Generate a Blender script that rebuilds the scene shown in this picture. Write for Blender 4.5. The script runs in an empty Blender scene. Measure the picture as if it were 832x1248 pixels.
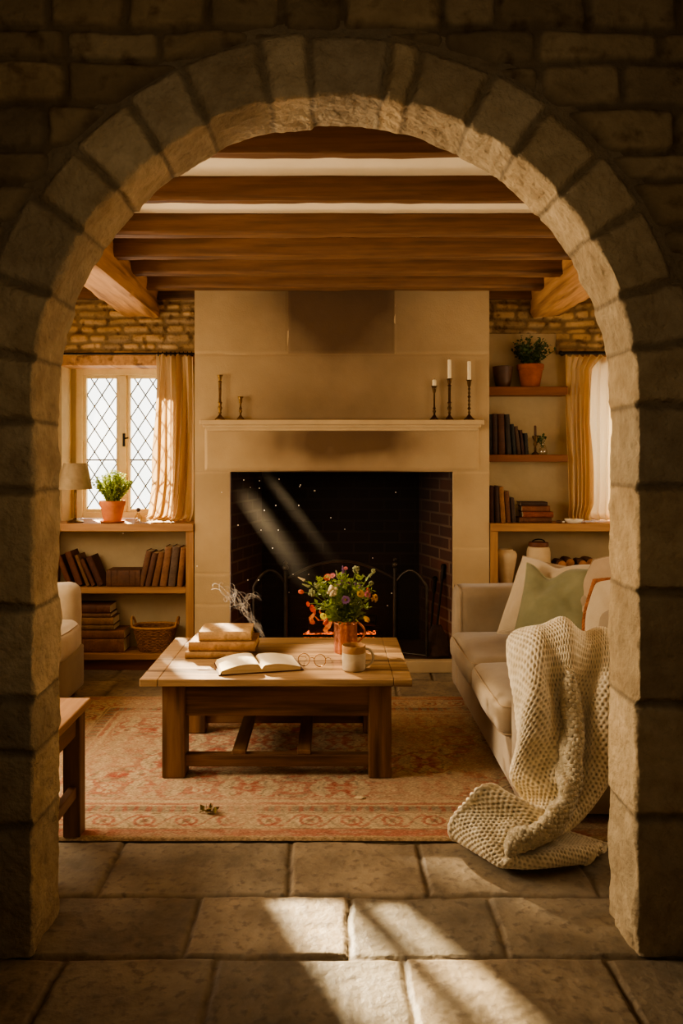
import bpy, math, random
import numpy as np
from mathutils import Vector, Matrix

C = bpy.context.scene.collection
SC = bpy.context.scene
rnd = random.Random(11)
F = 950.0

# ------------------------------------------------------------------ measuring helpers
def XX(px, Y): return (px - 403.0) * Y / F
def ZZ(py, Y): return 1.5 - (py - 560.0) * Y / F
def S(r, g, b):
    def f(c):
        c /= 255.0
        return c / 12.92 if c <= .04045 else ((c + .055) / 1.055) ** 2.4
    return (f(r), f(g), f(b), 1.0)

# ------------------------------------------------------------------ numpy noise
def _hash(ix, iy, iz, seed):
    h = (ix * 374761393 + iy * 668265263 + iz * 2147483647 + seed * 1274126177) & 0xffffffff
    h = ((h ^ (h >> 13)) * 1274126177) & 0xffffffff
    h = ((h ^ (h >> 16)) * 2246822519) & 0xffffffff
    return ((h ^ (h >> 15)) & 0xffffff) / float(0xffffff)
def vnoise(x, y, z=0.0, seed=0):
    x = np.asarray(x, float); y = np.asarray(y, float); z = np.asarray(z, float) + 0 * x
    ix = np.floor(x).astype(np.int64); iy = np.floor(y).astype(np.int64); iz = np.floor(z).astype(np.int64)
    fx = x - ix; fy = y - iy; fz = z - iz
    fx = fx * fx * (3 - 2 * fx); fy = fy * fy * (3 - 2 * fy); fz = fz * fz * (3 - 2 * fz)
    r = 0
    for a in (0, 1):
        for b in (0, 1):
            for c in (0, 1):
                w = (fx if a else 1 - fx) * (fy if b else 1 - fy) * (fz if c else 1 - fz)
                r = r + w * _hash(ix + a, iy + b, iz + c, seed)
    return r * 2 - 1
def fbm(x, y, z=0.0, seed=0, octv=4, gain=.5):
    r = 0; a = 1.0; f = 1.0
    for k in range(octv):
        r = r + a * vnoise(np.asarray(x) * f, np.asarray(y) * f, np.asarray(z) * f, seed + k * 17)
        a *= gain; f *= 2.03
    return r
def sstep(a, b, x):
    t = np.clip((x - a) / (b - a), 0, 1)
    return t * t * (3 - 2 * t)

# ------------------------------------------------------------------ mesh builder
class MB:
    def __init__(s): s.v = []; s.f = []; s.col = None
    def add(s, vs, fs):
        o = len(s.v); s.v += [tuple(map(float, p)) for p in vs]; s.f += [tuple(i + o for i in f) for f in fs]
        return s
    def box(s, x0, x1, y0, y1, z0, z1):
        return s.add([(x0,y0,z0),(x1,y0,z0),(x1,y1,z0),(x0,y1,z0),(x0,y0,z1),(x1,y0,z1),(x1,y1,z1),(x0,y1,z1)],
              [(0,3,2,1),(4,5,6,7),(0,1,5,4),(1,2,6,5),(2,3,7,6),(3,0,4,7)])
    def lathe(s, prof, cx=0, cy=0, n=24, cap=True, z0=0):
        vs = []; fs = []
        for r, z in prof:
            for k in range(n):
                a = 2 * math.pi * k / n
                vs.append((cx + r * math.cos(a), cy + r * math.sin(a), z0 + z))
        for j in range(len(prof) - 1):
            for k in range(n):
                k2 = (k + 1) % n
                fs.append((j*n+k, j*n+k2, (j+1)*n+k2, (j+1)*n+k))
        if cap:
            if prof[0][0] > 1e-5: fs.append(tuple(range(n))[::-1])
            if prof[-1][0] > 1e-5: fs.append(tuple((len(prof)-1)*n + k for k in range(n)))
        return s.add(vs, fs)
    def tube(s, pts, r, n=8, cap=True, closed=False):
        pts = [Vector(p) for p in pts]; m = len(pts)
        rs = r if isinstance(r, (list, tuple)) else [r] * m
        vs = []; fs = []
        up = None
        for i, p in enumerate(pts):
            if closed: t = pts[(i+1) % m] - pts[i-1]
            else: t = pts[min(i+1, m-1)] - pts[max(i-1, 0)]
            if t.length < 1e-9: t = Vector((0,0,1))
            t.normalize()
            if up is None:
                up = Vector((0,0,1)) if abs(t.z) < .9 else Vector((1,0,0))
            a = t.cross(up)
            if a.length < 1e-6: a = t.cross(Vector((1,0,0.3)))
            a.normalize(); b = a.cross(t); up = b
            for k in range(n):
                th = 2 * math.pi * k / n
                vs.append(p + rs[i] * (a * math.cos(th) + b * math.sin(th)))
        mm = m if closed else m - 1
        for j in range(mm):
            j2 = (j + 1) % m
            for k in range(n):
                k2 = (k + 1) % n
                fs.append((j*n+k, j2*n+k, j2*n+k2, j*n+k2))
        if cap and not closed:
            fs.append(tuple(range(n))); fs.append(tuple((m-1)*n + k for k in range(n))[::-1])
        return s.add(vs, fs)
    def grid(s, arr, flip=False, wrapu=False):
        nv, nu = arr.shape[:2]
        fs = []
        for j in range(nv - 1):
            for i in range(nu - (0 if wrapu else 1)):
                i2 = (i + 1) % nu
                q = (j*nu+i, j*nu+i2, (j+1)*nu+i2, (j+1)*nu+i)
                fs.append(q[::-1] if flip else q)
        return s.add(arr.reshape(-1, 3), fs)
    def ico(s, c, r, sub=1, sc=(1,1,1), jit=0, rg=rnd):
        t = (1 + 5 ** .5) / 2
        vs = [Vector(p).normalized() for p in [(-1,t,0),(1,t,0),(-1,-t,0),(1,-t,0),(0,-1,t),(0,1,t),(0,-1,-t),(0,1,-t),(t,0,-1),(t,0,1),(-t,0,-1),(-t,0,1)]]
        fs = [(0,11,5),(0,5,1),(0,1,7),(0,7,10),(0,10,11),(1,5,9),(5,11,4),(11,10,2),(10,7,6),(7,1,8),(3,9,4),(3,4,2),(3,2,6),(3,6,8),(3,8,9),(4,9,5),(2,4,11),(6,2,10),(8,6,7),(9,8,1)]
        for _ in range(sub):
            cache = {}; nf = []
            def mid(a, b):
                k = (min(a,b), max(a,b))
                if k not in cache:
                    vs.append(((vs[a]+vs[b])/2).normalized()); cache[k] = len(vs)-1
                return cache[k]
            for a,b,c_ in fs:
                x,y,z = mid(a,b), mid(b,c_), mid(c_,a)
                nf += [(a,x,z),(b,y,x),(c_,z,y),(x,y,z)]
            fs = nf
        out = []
        for p in vs:
            q = 1 + (rg.uniform(-jit, jit) if jit else 0)
            out.append((c[0]+p.x*r*sc[0]*q, c[1]+p.y*r*sc[1]*q, c[2]+p.z*r*sc[2]*q))
        return s.add(out, fs)
    def xf(s, M):
        s.v = [tuple(M @ Vector(p)) for p in s.v]; return s

ORG = {}
def obj(name, mb, mat, parent=None, loc=None, world=False, bevel=0, seg=2, smooth=None, col=None, sub=0):
    """One mesh object. world=True: the builder holds world coordinates (parent unrotated)."""
    v = np.array(mb.v, dtype=np.float32).reshape(-1, 3)
    org = np.zeros(3)
    if world:
        if parent is not None: org = np.array(ORG.get(parent.name, (0,0,0)))
        elif loc is not None: org = np.array(loc)
        v = v - org.astype(np.float32)
    me = bpy.data.meshes.new(name)
    me.from_pydata(v.tolist(), [], mb.f)
    me.update()
    o = bpy.data.objects.new(name, me); C.objects.link(o)
    if parent is not None: o.parent = parent
    if loc is not None and parent is None: o.location = loc
    if world: ORG[o.name] = tuple(org)
    me.materials.append(mat)
    if smooth is not None:
        me.polygons.foreach_set('use_smooth', [True] * len(me.polygons))
        if smooth < 179: me.set_sharp_from_angle(angle=math.radians(smooth))
    if col is not None:
        ca = me.color_attributes.new('Col', 'FLOAT_COLOR', 'POINT')
        c = np.ones((len(v), 4), dtype=np.float32); c[:, :col.shape[1]] = col
        ca.data.foreach_set('color', c.ravel())
    if bevel:
        m = o.modifiers.new('bevel', 'BEVEL'); m.width = bevel; m.segments = seg; m.limit_method = 'ANGLE'; m.angle_limit = math.radians(40)
    if sub:
        m = o.modifiers.new('sub', 'SUBSURF'); m.levels = sub; m.render_levels = sub
    return o
def gridobj(name, arr, mat, col=None, parent=None, loc=None, keep=None, flip=False, smooth=179, world=False):
    """fast dense grid object from a (nv, nu, 3) array of world coordinates"""
    nv, nu = arr.shape[:2]
    idx = np.arange(nv * nu).reshape(nv, nu)
    q = np.stack([idx[:-1,:-1], idx[:-1,1:], idx[1:,1:], idx[1:,:-1]], -1).reshape(-1, 4)
    if flip: q = q[:, ::-1]
    if keep is not None: q = q[keep.reshape(-1)]
    v = arr.reshape(-1, 3).astype(np.float32)
    org = np.zeros(3)
    if parent is not None: org = np.array(ORG.get(parent.name, (0,0,0)))
    elif loc is not None: org = np.array(loc)
    v = v - org.astype(np.float32)
    used = np.zeros(len(v), bool); used[q.ravel()] = True
    remap = np.cumsum(used) - 1
    v = v[used]; q = remap[q]
    me = bpy.data.meshes.new(name)
    me.vertices.add(len(v)); me.vertices.foreach_set('co', v.ravel())
    me.loops.add(q.size); me.loops.foreach_set('vertex_index', q.ravel().astype(np.int32))
    me.polygons.add(len(q)); me.polygons.foreach_set('loop_start', np.arange(0, q.size, 4, dtype=np.int32))
    me.polygons.foreach_set('loop_total', np.full(len(q), 4, dtype=np.int32))
    me.update(calc_edges=True); me.validate()
    me.polygons.foreach_set('use_smooth', np.ones(len(q), dtype=bool))
    if smooth < 179: me.set_sharp_from_angle(angle=math.radians(smooth))
    if col is not None:
        ca = me.color_attributes.new('Col', 'FLOAT_COLOR', 'POINT')
        cc = np.ones((nv * nu, 4), dtype=np.float32); cc[:, :3] = col.reshape(-1, 3)
        ca.data.foreach_set('color', cc[used].ravel())
    o = bpy.data.objects.new(name, me); C.objects.link(o)
    me.materials.append(mat)
    if parent is not None: o.parent = parent
    elif loc is not None: o.location = loc
    ORG[o.name] = tuple(org)
    return o
def tag(o, label, cat, group=None, kind=None):
    o['label'] = label; o['category'] = cat
    if group: o['group'] = group
    if kind: o['kind'] = kind
    return o
def struct(o, label=None):
    o['kind'] = 'structure'
    if label: o['label'] = label
    return o
def thing(name, label, cat, loc, rz=0, group=None, rot=None):
    o = bpy.data.objects.new(name, None); C.objects.link(o)
    o.empty_display_size = .05
    o.location = loc; o.rotation_euler = rot if rot else (0, 0, rz)
    ORG[o.name] = tuple(loc)
    return tag(o, label, cat, group)
def dup(root, loc=None, rz=None, label=None):
    r = root.copy(); C.objects.link(r)
    if loc is not None: r.location = loc
    if rz is not None: r.rotation_euler.z = rz
    if label: r['label'] = label
    for ch in list(root.children):
        c = ch.copy(); C.objects.link(c); c.parent = r
        for g in list(ch.children):
            d = g.copy(); C.objects.link(d); d.parent = c
    return r

# ------------------------------------------------------------------ materials
def base_mat(name):
    m = bpy.data.materials.new(name); m.use_nodes = True
    nt = m.node_tree
    return m, nt, nt.nodes['Principled BSDF']
def N(nt, t, **kw):
    n = nt.nodes.new(t)
    for k, v in kw.items():
        if k in n.inputs: n.inputs[k].default_value = v
        else: setattr(n, k, v)
    return n
def mk(name, c1, c2, scale=6, stretch=(1,1,1), rough=.75, bump=.15, bscale=60, metal=0, attr=False, sheen=0,
       detail=6, spec=.35, bdist=.01, c3=None, s3=30, translucent=0, attr_ao=False, ramp=(.3,.7), bstretch=None, weave=0):
    m, nt, b = base_mat(name)
    tc = N(nt, 'ShaderNodeTexCoord')
    mp = N(nt, 'ShaderNodeMapping'); mp.inputs['Scale'].default_value = stretch
    nt.links.new(tc.outputs['Object'], mp.inputs['Vector'])
    n1 = N(nt, 'ShaderNodeTexNoise'); n1.inputs['Scale'].default_value = scale; n1.inputs['Detail'].default_value = detail
    n1.inputs['Roughness'].default_value = .62
    nt.links.new(mp.outputs['Vector'], n1.inputs['Vector'])
    cr = N(nt, 'ShaderNodeValToRGB')
    cr.color_ramp.elements[0].position = ramp[0]; cr.color_ramp.elements[1].position = ramp[1]
    cr.color_ramp.elements[0].color = c1; cr.color_ramp.elements[1].color = c2
    nt.links.new(n1.outputs['Fac'], cr.inputs['Fac'])
    out = cr.outputs['Color']
    if c3:
        n3 = N(nt, 'ShaderNodeTexNoise'); n3.inputs['Scale'].default_value = s3; n3.inputs['Detail'].default_value = 4
        nt.links.new(mp.outputs['Vector'], n3.inputs['Vector'])
        r3 = N(nt, 'ShaderNodeValToRGB'); r3.color_ramp.elements[0].position = .52; r3.color_ramp.elements[1].position = .68
        nt.links.new(n3.outputs['Fac'], r3.inputs['Fac'])
        mx = N(nt, 'ShaderNodeMix', data_type='RGBA')
        nt.links.new(r3.outputs['Color'], mx.inputs[0]); nt.links.new(out, mx.inputs[6]); mx.inputs[7].default_value = c3
        out = mx.outputs[2]
    if attr:
        at = N(nt, 'ShaderNodeVertexColor'); at.layer_name = 'Col'
        mx = N(nt, 'ShaderNodeMix', data_type='RGBA', blend_type='MULTIPLY'); mx.inputs[0].default_value = 1
        nt.links.new(out, mx.inputs[6]); nt.links.new(at.outputs['Color'], mx.inputs[7])
        out = mx.outputs[2]
    nt.links.new(out, b.inputs['Base Color'])
    b.inputs['Roughness'].default_value = rough; b.inputs['Metallic'].default_value = metal
    b.inputs['Specular IOR Level'].default_value = spec
    if sheen:
        b.inputs['Sheen Weight'].default_value = sheen; b.inputs['Sheen Roughness'].default_value = .5
    if bump:
        mp2 = N(nt, 'ShaderNodeMapping'); mp2.inputs['Scale'].default_value = bstretch or stretch
        nt.links.new(tc.outputs['Object'], mp2.inputs['Vector'])
        nb = N(nt, 'ShaderNodeTexNoise'); nb.inputs['Scale'].default_value = bscale; nb.inputs['Detail'].default_value = 5
        nt.links.new(mp2.outputs['Vector'], nb.inputs['Vector'])
        h = nb.outputs['Fac']
        bp = N(nt, 'ShaderNodeBump'); bp.inputs['Strength'].default_value = bump; bp.inputs['Distance'].default_value = bdist
        nt.links.new(h, bp.inputs['Height']); nt.links.new(bp.outputs['Normal'], b.inputs['Normal'])
    if weave:
        # linen weave: two crossed fine waves lighten and darken the threads
        w1 = N(nt, 'ShaderNodeTexWave', bands_direction='DIAGONAL'); w1.inputs['Scale'].default_value = weave; w1.inputs['Distortion'].default_value = 2
        nt.links.new(tc.outputs['Object'], w1.inputs['Vector'])
        mx = N(nt, 'ShaderNodeMix', data_type='RGBA', blend_type='MULTIPLY'); mx.inputs[0].default_value = .22
        nt.links.new(out, mx.inputs[6]); nt.links.new(w1.outputs['Color'], mx.inputs[7])
        nt.links.new(mx.outputs[2], b.inputs['Base Color']); out = mx.outputs[2]
    if translucent:
        tr = N(nt, 'ShaderNodeBsdfTranslucent'); nt.links.new(out, tr.inputs['Color'])
        ms = N(nt, 'ShaderNodeMixShader'); ms.inputs['Fac'].default_value = translucent
        nt.links.new(b.outputs[0], ms.inputs[1]); nt.links.new(tr.outputs[0], ms.inputs[2])
        nt.links.new(ms.outputs[0], nt.nodes['Material Output'].inputs['Surface'])
    return m
def wood(name, c1, c2, axis='X', scale=3.0, rough=.6, bump=.25, dark=None):
    st = {'X': (.6, 9, 9), 'Y': (9, .6, 9), 'Z': (9, 9, .6)}[axis]
    return mk(name, c1, c2, scale=scale, stretch=st, rough=rough, bump=bump, bscale=scale*2.2, bdist=.006, c3=dark, s3=scale*.7, detail=8, spec=.3)

M = {}
M['arch'] = mk('arch_stone', S(162,138,102), S(206,182,142), 11, rough=.92, bump=.95, bscale=48, attr=True, bdist=.014, ramp=(.25,.75))
M['rubble'] = mk('rubble_stone', S(140,118,86), S(178,154,116), 7, rough=.95, bump=.6, bscale=50, attr=True, c3=S(124,102,72), s3=14, bdist=.012)
M['rubble_lit'] = mk('rubble_wall_stone', S(156,126,88), S(206,172,126), 9, rough=.95, bump=.6, bscale=60, attr=True, c3=S(128,98,64), s3=18, bdist=.01)  # rear wall copy of the rubble, its lit golden tone put into the colour
M['flag'] = mk('flagstone', S(112,98,78), S(164,146,118), 5.0, rough=.6, bump=.6, bscale=30, attr=True, c3=S(118,103,84), s3=30, bdist=.010, spec=.4, detail=9)
M['plaster'] = mk('cream_plaster', S(166,146,110), S(188,166,128), 3, rough=.95, bump=.15, bscale=30)
M['ceil'] = mk('ceiling_plaster', S(226,206,168), S(240,222,188), 2, rough=.95, bump=.08, bscale=25)
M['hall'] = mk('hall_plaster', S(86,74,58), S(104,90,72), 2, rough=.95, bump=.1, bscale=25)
M['ashlar'] = mk('ashlar_limestone', S(178,153,114), S(194,168,128), 2.2, rough=.88, bump=.22, bscale=90, attr=True, bdist=.006)
M['mantel'] = mk('mantel_limestone', S(180,155,116), S(194,168,128), 4, rough=.85, bump=.2, bscale=80, bdist=.006)
M['joist'] = wood('oak_joist', S(94,64,40), S(134,96,62), 'X', 2.5, dark=S(74,52,34))
M['beam'] = wood('oak_beam', S(164,120,76), S(204,156,104), 'Y', 2.5, dark=S(120,82,50))
M['shelf'] = wood('oak_shelf', S(142,102,64), S(178,132,86), 'X', 3)
M['shelfv'] = wood('oak_shelf_upright', S(142,102,64), S(178,132,86), 'Z', 3)
M['darkshelf'] = wood('dark_shelf', S(96,56,30), S(128,78,42), 'X', 3)
M['tabletop'] = wood('table_oak_top', S(128,98,66), S(186,150,108), 'X', 3.2, rough=.42, dark=S(98,72,48))
M['tablev'] = wood('table_oak_leg', S(98,68,44), S(140,103,68), 'Z', 3, rough=.5, dark=S(76,52,34))
M['tablex'] = wood('table_oak_rail', S(98,68,44), S(138,101,67), 'X', 3, rough=.5, dark=S(76,52,34))
M['tabley'] = wood('table_oak_crossbar', S(98,68,44), S(138,101,67), 'Y', 3, rough=.5)
M['benchtop'] = wood('bench_oak_top', S(128,88,52), S(176,132,86), 'Y', 3, rough=.45)
M['linen'] = mk('sofa_linen', S(146,126,98), S(166,145,115), 5, rough=.95, bump=.25, bscale=260, sheen=.25, bdist=.003, weave=120)
M['linen_lt'] = mk('pale_linen', S(190,168,136), S(206,186,154), 6, rough=.95, bump=.25, bscale=240, sheen=.25, bdist=.003, weave=110)
M['linen_bg'] = mk('beige_linen', S(168,142,110), S(186,160,128), 6, rough=.95, bump=.25, bscale=240, sheen=.25, bdist=.003, weave=110)
M['green'] = mk('green_velvet', S(116,113,80), S(140,135,100), 5, rough=.9, bump=.2, bscale=200, sheen=.15, bdist=.003)
M['piping'] = mk('piping', S(150,128,98), S(170,146,114), 20, rough=.95, bump=.1)
M['piping_g'] = mk('green_piping', S(150,146,110), S(168,164,128), 20, rough=.95, bump=.1)
M['rope'] = mk('jute_rope', S(126,74,42), S(168,106,64), 30, rough=.95, bump=.5, bscale=90)
M['knit'] = mk('knit_wool', S(214,196,160), S(238,224,194), 14, rough=1, bump=.5, bscale=260, attr=True, sheen=.3, bdist=.003)
M['curtain'] = mk('curtain_linen', S(206,176,130), S(226,198,154), 8, stretch=(1,1,.15), rough=.95, bump=.2, bscale=160, translucent=.45)
M['sheer'] = mk('sheer_curtain', S(240,222,186), S(250,236,206), 8, stretch=(1,1,.15), rough=.95, bump=.15, bscale=160, translucent=.6)
M['iron'] = mk('black_iron', S(24,21,18), S(40,34,28), 20, rough=.5, bump=.2, metal=.6)
M['ironlt'] = mk('worn_iron', S(48,42,34), S(74,64,52), 20, rough=.4, bump=.15, metal=.6)
M['browniron'] = mk('rusty_iron', S(46,32,24), S(78,56,42), 20, rough=.6, bump=.2, metal=.4)
M['wicker_lt'] = mk('wicker_rim', S(150,104,58), S(186,136,82), 30, rough=.8, bump=.3)
M['page_h'] = mk('stacked_pages', S(196,164,116), S(226,200,154), 3, stretch=(1,1,120), rough=.9, bump=.4, bscale=10, bstretch=(1,1,120))
M['leaf2'] = mk('bouquet_leaf', S(86,104,38), S(142,150,66), 40, rough=.65, bump=0, translucent=.3)
M['brass'] = mk('aged_brass', S(92,68,32), S(150,114,58), 30, rough=.38, bump=.1, metal=.9)
M['bronze'] = mk('dark_bronze', S(58,42,22), S(96,70,36), 30, rough=.42, bump=.1, metal=.85)
M['copper'] = mk('hammered_copper', S(176,112,84), S(206,144,114), 30, rough=.3, bump=.25, bscale=40, metal=.95)
M['terracotta'] = mk('terracotta', S(172,96,54), S(200,122,74), 12, rough=.85, bump=.15, bscale=60)
M['terra_dk'] = mk('dark_terracotta', S(120,62,36), S(150,84,50), 12, rough=.85, bump=.15, bscale=60)
M['browncer'] = mk('brown_stoneware', S(62,42,28), S(92,64,44), 12, rough=.45, bump=.1)
M['soil'] = mk('soil', S(42,30,20), S(64,46,30), 40, rough=1, bump=.6, bscale=60)
M['leaf'] = mk('leaf_bright', S(128,146,66), S(178,188,104), 30, rough=.6, bump=0, translucent=.45)
M['leafdk'] = mk('leaf_dark', S(44,58,26), S(78,92,44), 30, rough=.6, bump=0, translucent=.25)
M['leafmid'] = mk('leaf_mid', S(84,104,40), S(136,148,66), 30, rough=.65, bump=0, translucent=.3)
M['shade'] = mk('lampshade_linen', S(150,128,94), S(172,148,112), 20, rough=.95, bump=.2, bscale=200, translucent=.25)
M['wax'] = mk('candle_wax', S(232,216,176), S(242,228,192), 6, rough=.5, bump=.03)
M['page'] = mk('book_pages', S(206,180,134), S(232,210,168), 3, stretch=(90,1,1), rough=.9, bump=.3, bscale=10)
M['paper'] = mk('open_pages', S(232,214,176), S(246,230,196), 5, rough=.9, bump=.05)
M['wicker'] = mk('wicker', S(112,72,38), S(160,110,62), 30, rough=.8, bump=.3, attr=False)
M['mug'] = mk('mug_glaze', S(176,156,124), S(206,190,160), 10, rough=.35, bump=.08, c3=S(150,122,88), s3=5)
M['mugrim'] = mk('mug_rim_glaze', S(150,108,66), S(178,136,90), 14, rough=.4, bump=.08)
M['cream_cer'] = mk('cream_stoneware', S(196,168,128), S(216,190,150), 8, rough=.7, bump=.1)
M['white_cer'] = mk('white_dish', S(222,208,182), S(236,224,200), 8, rough=.4, bump=.05)
M['log'] = mk('log_bark', S(82,54,34), S(120,84,54), 14, rough=.95, bump=.7, bscale=30)
M['logend'] = mk('log_cut', S(150,100,62), S(180,128,84), 20, rough=.9, bump=.2)
M['leather'] = mk('brown_leather', S(88,48,26), S(120,70,40), 14, rough=.55, bump=.2)
M['winframe'] = mk('window_frame_stone', S(214,192,146), S(232,212,168), 6, rough=.85, bump=.15)
M['lead'] = mk('lead_came', S(70,62,48), S(100,90,72), 20, rough=.5, bump=.1, metal=.5)
M['dryleaf'] = mk('dry_leaf', S(84,70,30), S(140,116,50), 30, rough=.8, bump=.1)
M['dust'] = mk('dust_mote', S(250,240,220), S(255,248,235), 30, rough=.9, bump=0)
M['wire'] = mk('wire_rim', S(120,80,44), S(160,112,66), 30, rough=.35, bump=0, metal=.8)

def glass_mat(name, tint, fac):
    m, nt, b = base_mat(name)
    t = N(nt, 'ShaderNodeBsdfTransparent'); t.inputs['Color'].default_value = tint
    g = N(nt, 'ShaderNodeBsdfGlossy'); g.inputs['Roughness'].default_value = .05
    ms = N(nt, 'ShaderNodeMixShader'); ms.inputs['Fac'].default_value = fac
    nt.links.new(t.outputs[0], ms.inputs[1]); nt.links.new(g.outputs[0], ms.inputs[2])
    nt.links.new(ms.outputs[0], nt.nodes['Material Output'].inputs['Surface'])
    return m
M['glass'] = glass_mat('window_glass', (.96,.98,.97,1), .05)
M['bottleglass'] = glass_mat('bottle_glass', (.9,.86,.76,1), .12)
M['lens'] = glass_mat('lens_glass', (.97,.97,.95,1), .06)
def emis(name, c1, c2, strength, scale=20):
    m, nt, b = base_mat(name)
    n1 = N(nt, 'ShaderNodeTexNoise'); n1.inputs['Scale'].default_value = scale
    cr = N(nt, 'ShaderNodeValToRGB'); cr.color_ramp.elements[0].color = c1; cr.color_ramp.elements[1].color = c2
    cr.color_ramp.elements[0].position = .42; cr.color_ramp.elements[1].position = .6
    nt.links.new(n1.outputs['Fac'], cr.inputs['Fac'])
    b.inputs['Base Color'].default_value = (.02,.015,.01,1)
    nt.links.new(cr.outputs['Color'], b.inputs['Emission Color']); b.inputs['Emission Strength'].default_value = strength
    return m
M['ember'] = emis('embers', (.03,.004,.001,1), (1,.16,.03,1), 5)
M['flame'] = emis('flame', (.5,.05,.01,1), (1,.25,.05,1), 1.5, 8)
def veil(name, colr, alpha, emi=0):
    m, nt, b = base_mat(name)
    b.inputs['Base Color'].default_value = colr; b.inputs['Roughness'].default_value = 1
    b.inputs['Specular IOR Level'].default_value = 0
    t = N(nt, 'ShaderNodeBsdfTransparent'); tr = N(nt, 'ShaderNodeBsdfTranslucent'); tr.inputs['Color'].default_value = colr
    m1 = N(nt, 'ShaderNodeMixShader'); m1.inputs['Fac'].default_value = .5
    nt.links.new(b.outputs[0], m1.inputs[1]); nt.links.new(tr.outputs[0], m1.inputs[2])
    ms = N(nt, 'ShaderNodeMixShader'); ms.inputs['Fac'].default_value = alpha
    nt.links.new(t.outputs[0], ms.inputs[1]); nt.links.new(m1.outputs[0], ms.inputs[2])
    nt.links.new(ms.outputs[0], nt.nodes['Material Output'].inputs['Surface'])
    return m
M['smoke'] = veil('smoke_wisp', (.97,.94,.88,1), .16)
M['mesh'] = veil('spark_guard_mesh', (.03,.025,.02,1), .5)
def brick_mat():
    m, nt, b = base_mat('sooty_brick')
    tc = N(nt, 'ShaderNodeTexCoord')
    geo = N(nt, 'ShaderNodeNewGeometry')
    sx = N(nt, 'ShaderNodeSeparateXYZ'); nt.links.new(tc.outputs['Object'], sx.inputs[0])
    ad = N(nt, 'ShaderNodeMath', operation='ADD'); nt.links.new(sx.outputs['X'], ad.inputs[0]); nt.links.new(sx.outputs['Y'], ad.inputs[1])
    cb = N(nt, 'ShaderNodeCombineXYZ'); nt.links.new(ad.outputs[0], cb.inputs['X']); nt.links.new(sx.outputs['Z'], cb.inputs['Y'])
    br = N(nt, 'ShaderNodeTexBrick'); nt.links.new(cb.outputs[0], br.inputs['Vector'])
    br.inputs['Scale'].default_value = 1; br.inputs['Brick Width'].default_value = .24; br.inputs['Row Height'].default_value = .085
    br.inputs['Mortar Size'].default_value = .008
    br.inputs['Color1'].default_value = S(120,72,48); br.inputs['Color2'].default_value = S(84,52,38); br.inputs['Mortar'].default_value = S(140,112,88)
    n1 = N(nt, 'ShaderNodeTexNoise'); n1.inputs['Scale'].default_value = 3
    nt.links.new(tc.outputs['Object'], n1.inputs['Vector'])
    mx = N(nt, 'ShaderNodeMix', data_type='RGBA', blend_type='MULTIPLY'); mx.inputs[0].default_value = .8
    nt.links.new(br.outputs['Color'], mx.inputs[6]); nt.links.new(n1.outputs['Fac'], mx.inputs[7])
    at = N(nt, 'ShaderNodeVertexColor'); at.layer_name = 'Col'
    mx2 = N(nt, 'ShaderNodeMix', data_type='RGBA', blend_type='MULTIPLY'); mx2.inputs[0].default_value = 1
    nt.links.new(mx.outputs[2], mx2.inputs[6]); nt.links.new(at.outputs['Color'], mx2.inputs[7])
    nt.links.new(mx2.outputs[2], b.inputs['Base Color']); b.inputs['Roughness'].default_value = .95
    bp = N(nt, 'ShaderNodeBump'); bp.inputs['Strength'].default_value = .6; bp.inputs['Distance'].default_value = .01
    nt.links.new(br.outputs['Fac'], bp.inputs['Height']); bp.invert = True; nt.links.new(bp.outputs['Normal'], b.inputs['Normal'])
    return m
M['brick'] = brick_mat()
def rug_mat():
    m, nt, b = base_mat('faded_rug')
    at = N(nt, 'ShaderNodeVertexColor'); at.layer_name = 'Col'
    tc = N(nt, 'ShaderNodeTexCoord')
    mp = N(nt, 'ShaderNodeMapping'); mp.inputs['Scale'].default_value = (1, 3, 1); nt.links.new(tc.outputs['Object'], mp.inputs['Vector'])
    n1 = N(nt, 'ShaderNodeTexNoise'); n1.inputs['Scale'].default_value = 90; n1.inputs['Detail'].default_value = 4
    nt.links.new(mp.outputs['Vector'], n1.inputs['Vector'])
    cr = N(nt, 'ShaderNodeValToRGB'); cr.color_ramp.elements[0].color = (.55,.5,.45,1); cr.color_ramp.elements[1].color = (1.2,1.18,1.12,1)
    cr.color_ramp.elements[0].position = .3; cr.color_ramp.elements[1].position = .7
    nt.links.new(n1.outputs['Fac'], cr.inputs['Fac'])
    mx = N(nt, 'ShaderNodeMix', data_type='RGBA', blend_type='MULTIPLY'); mx.inputs[0].default_value = 1
    nt.links.new(at.outputs['Color'], mx.inputs[6]); nt.links.new(cr.outputs['Color'], mx.inputs[7])
    nt.links.new(mx.outputs[2], b.inputs['Base Color']); b.inputs['Roughness'].default_value = 1; b.inputs['Specular IOR Level'].default_value = .1
    bp = N(nt, 'ShaderNodeBump'); bp.inputs['Strength'].default_value = .5; bp.inputs['Distance'].default_value = .004
    nt.links.new(n1.outputs['Fac'], bp.inputs['Height']); nt.links.new(bp.outputs['Normal'], b.inputs['Normal'])
    return m
M['rug'] = rug_mat()
_bk = {}
def bookmat(rgb):
    if rgb not in _bk:
        r, g, b_ = rgb
        _bk[rgb] = mk('book_cover_cloth', S(r*.72, g*.70, b_*.68), S(r, g, b_), 14, rough=.7, bump=.25, bscale=70, bdist=.004, c3=S(r*.78, g*.76, b_*.72), s3=60)
    return _bk[rgb]
def petal(name, rgb): return mk(name, S(rgb[0]*.8, rgb[1]*.75, rgb[2]*.75), S(*rgb), 30, rough=.7, bump=0, translucent=.35)

# ================================================================== SETTING
YF, YB = 2.355, 2.585          # front and back face of the arch wall
YC = 5.50                      # chimney breast front
YW, YG = 5.75, 6.0             # rear wall face, window plane
XL, XR = -2.45, 2.75           # room side walls
HC = 2.79                     # ceiling

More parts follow.
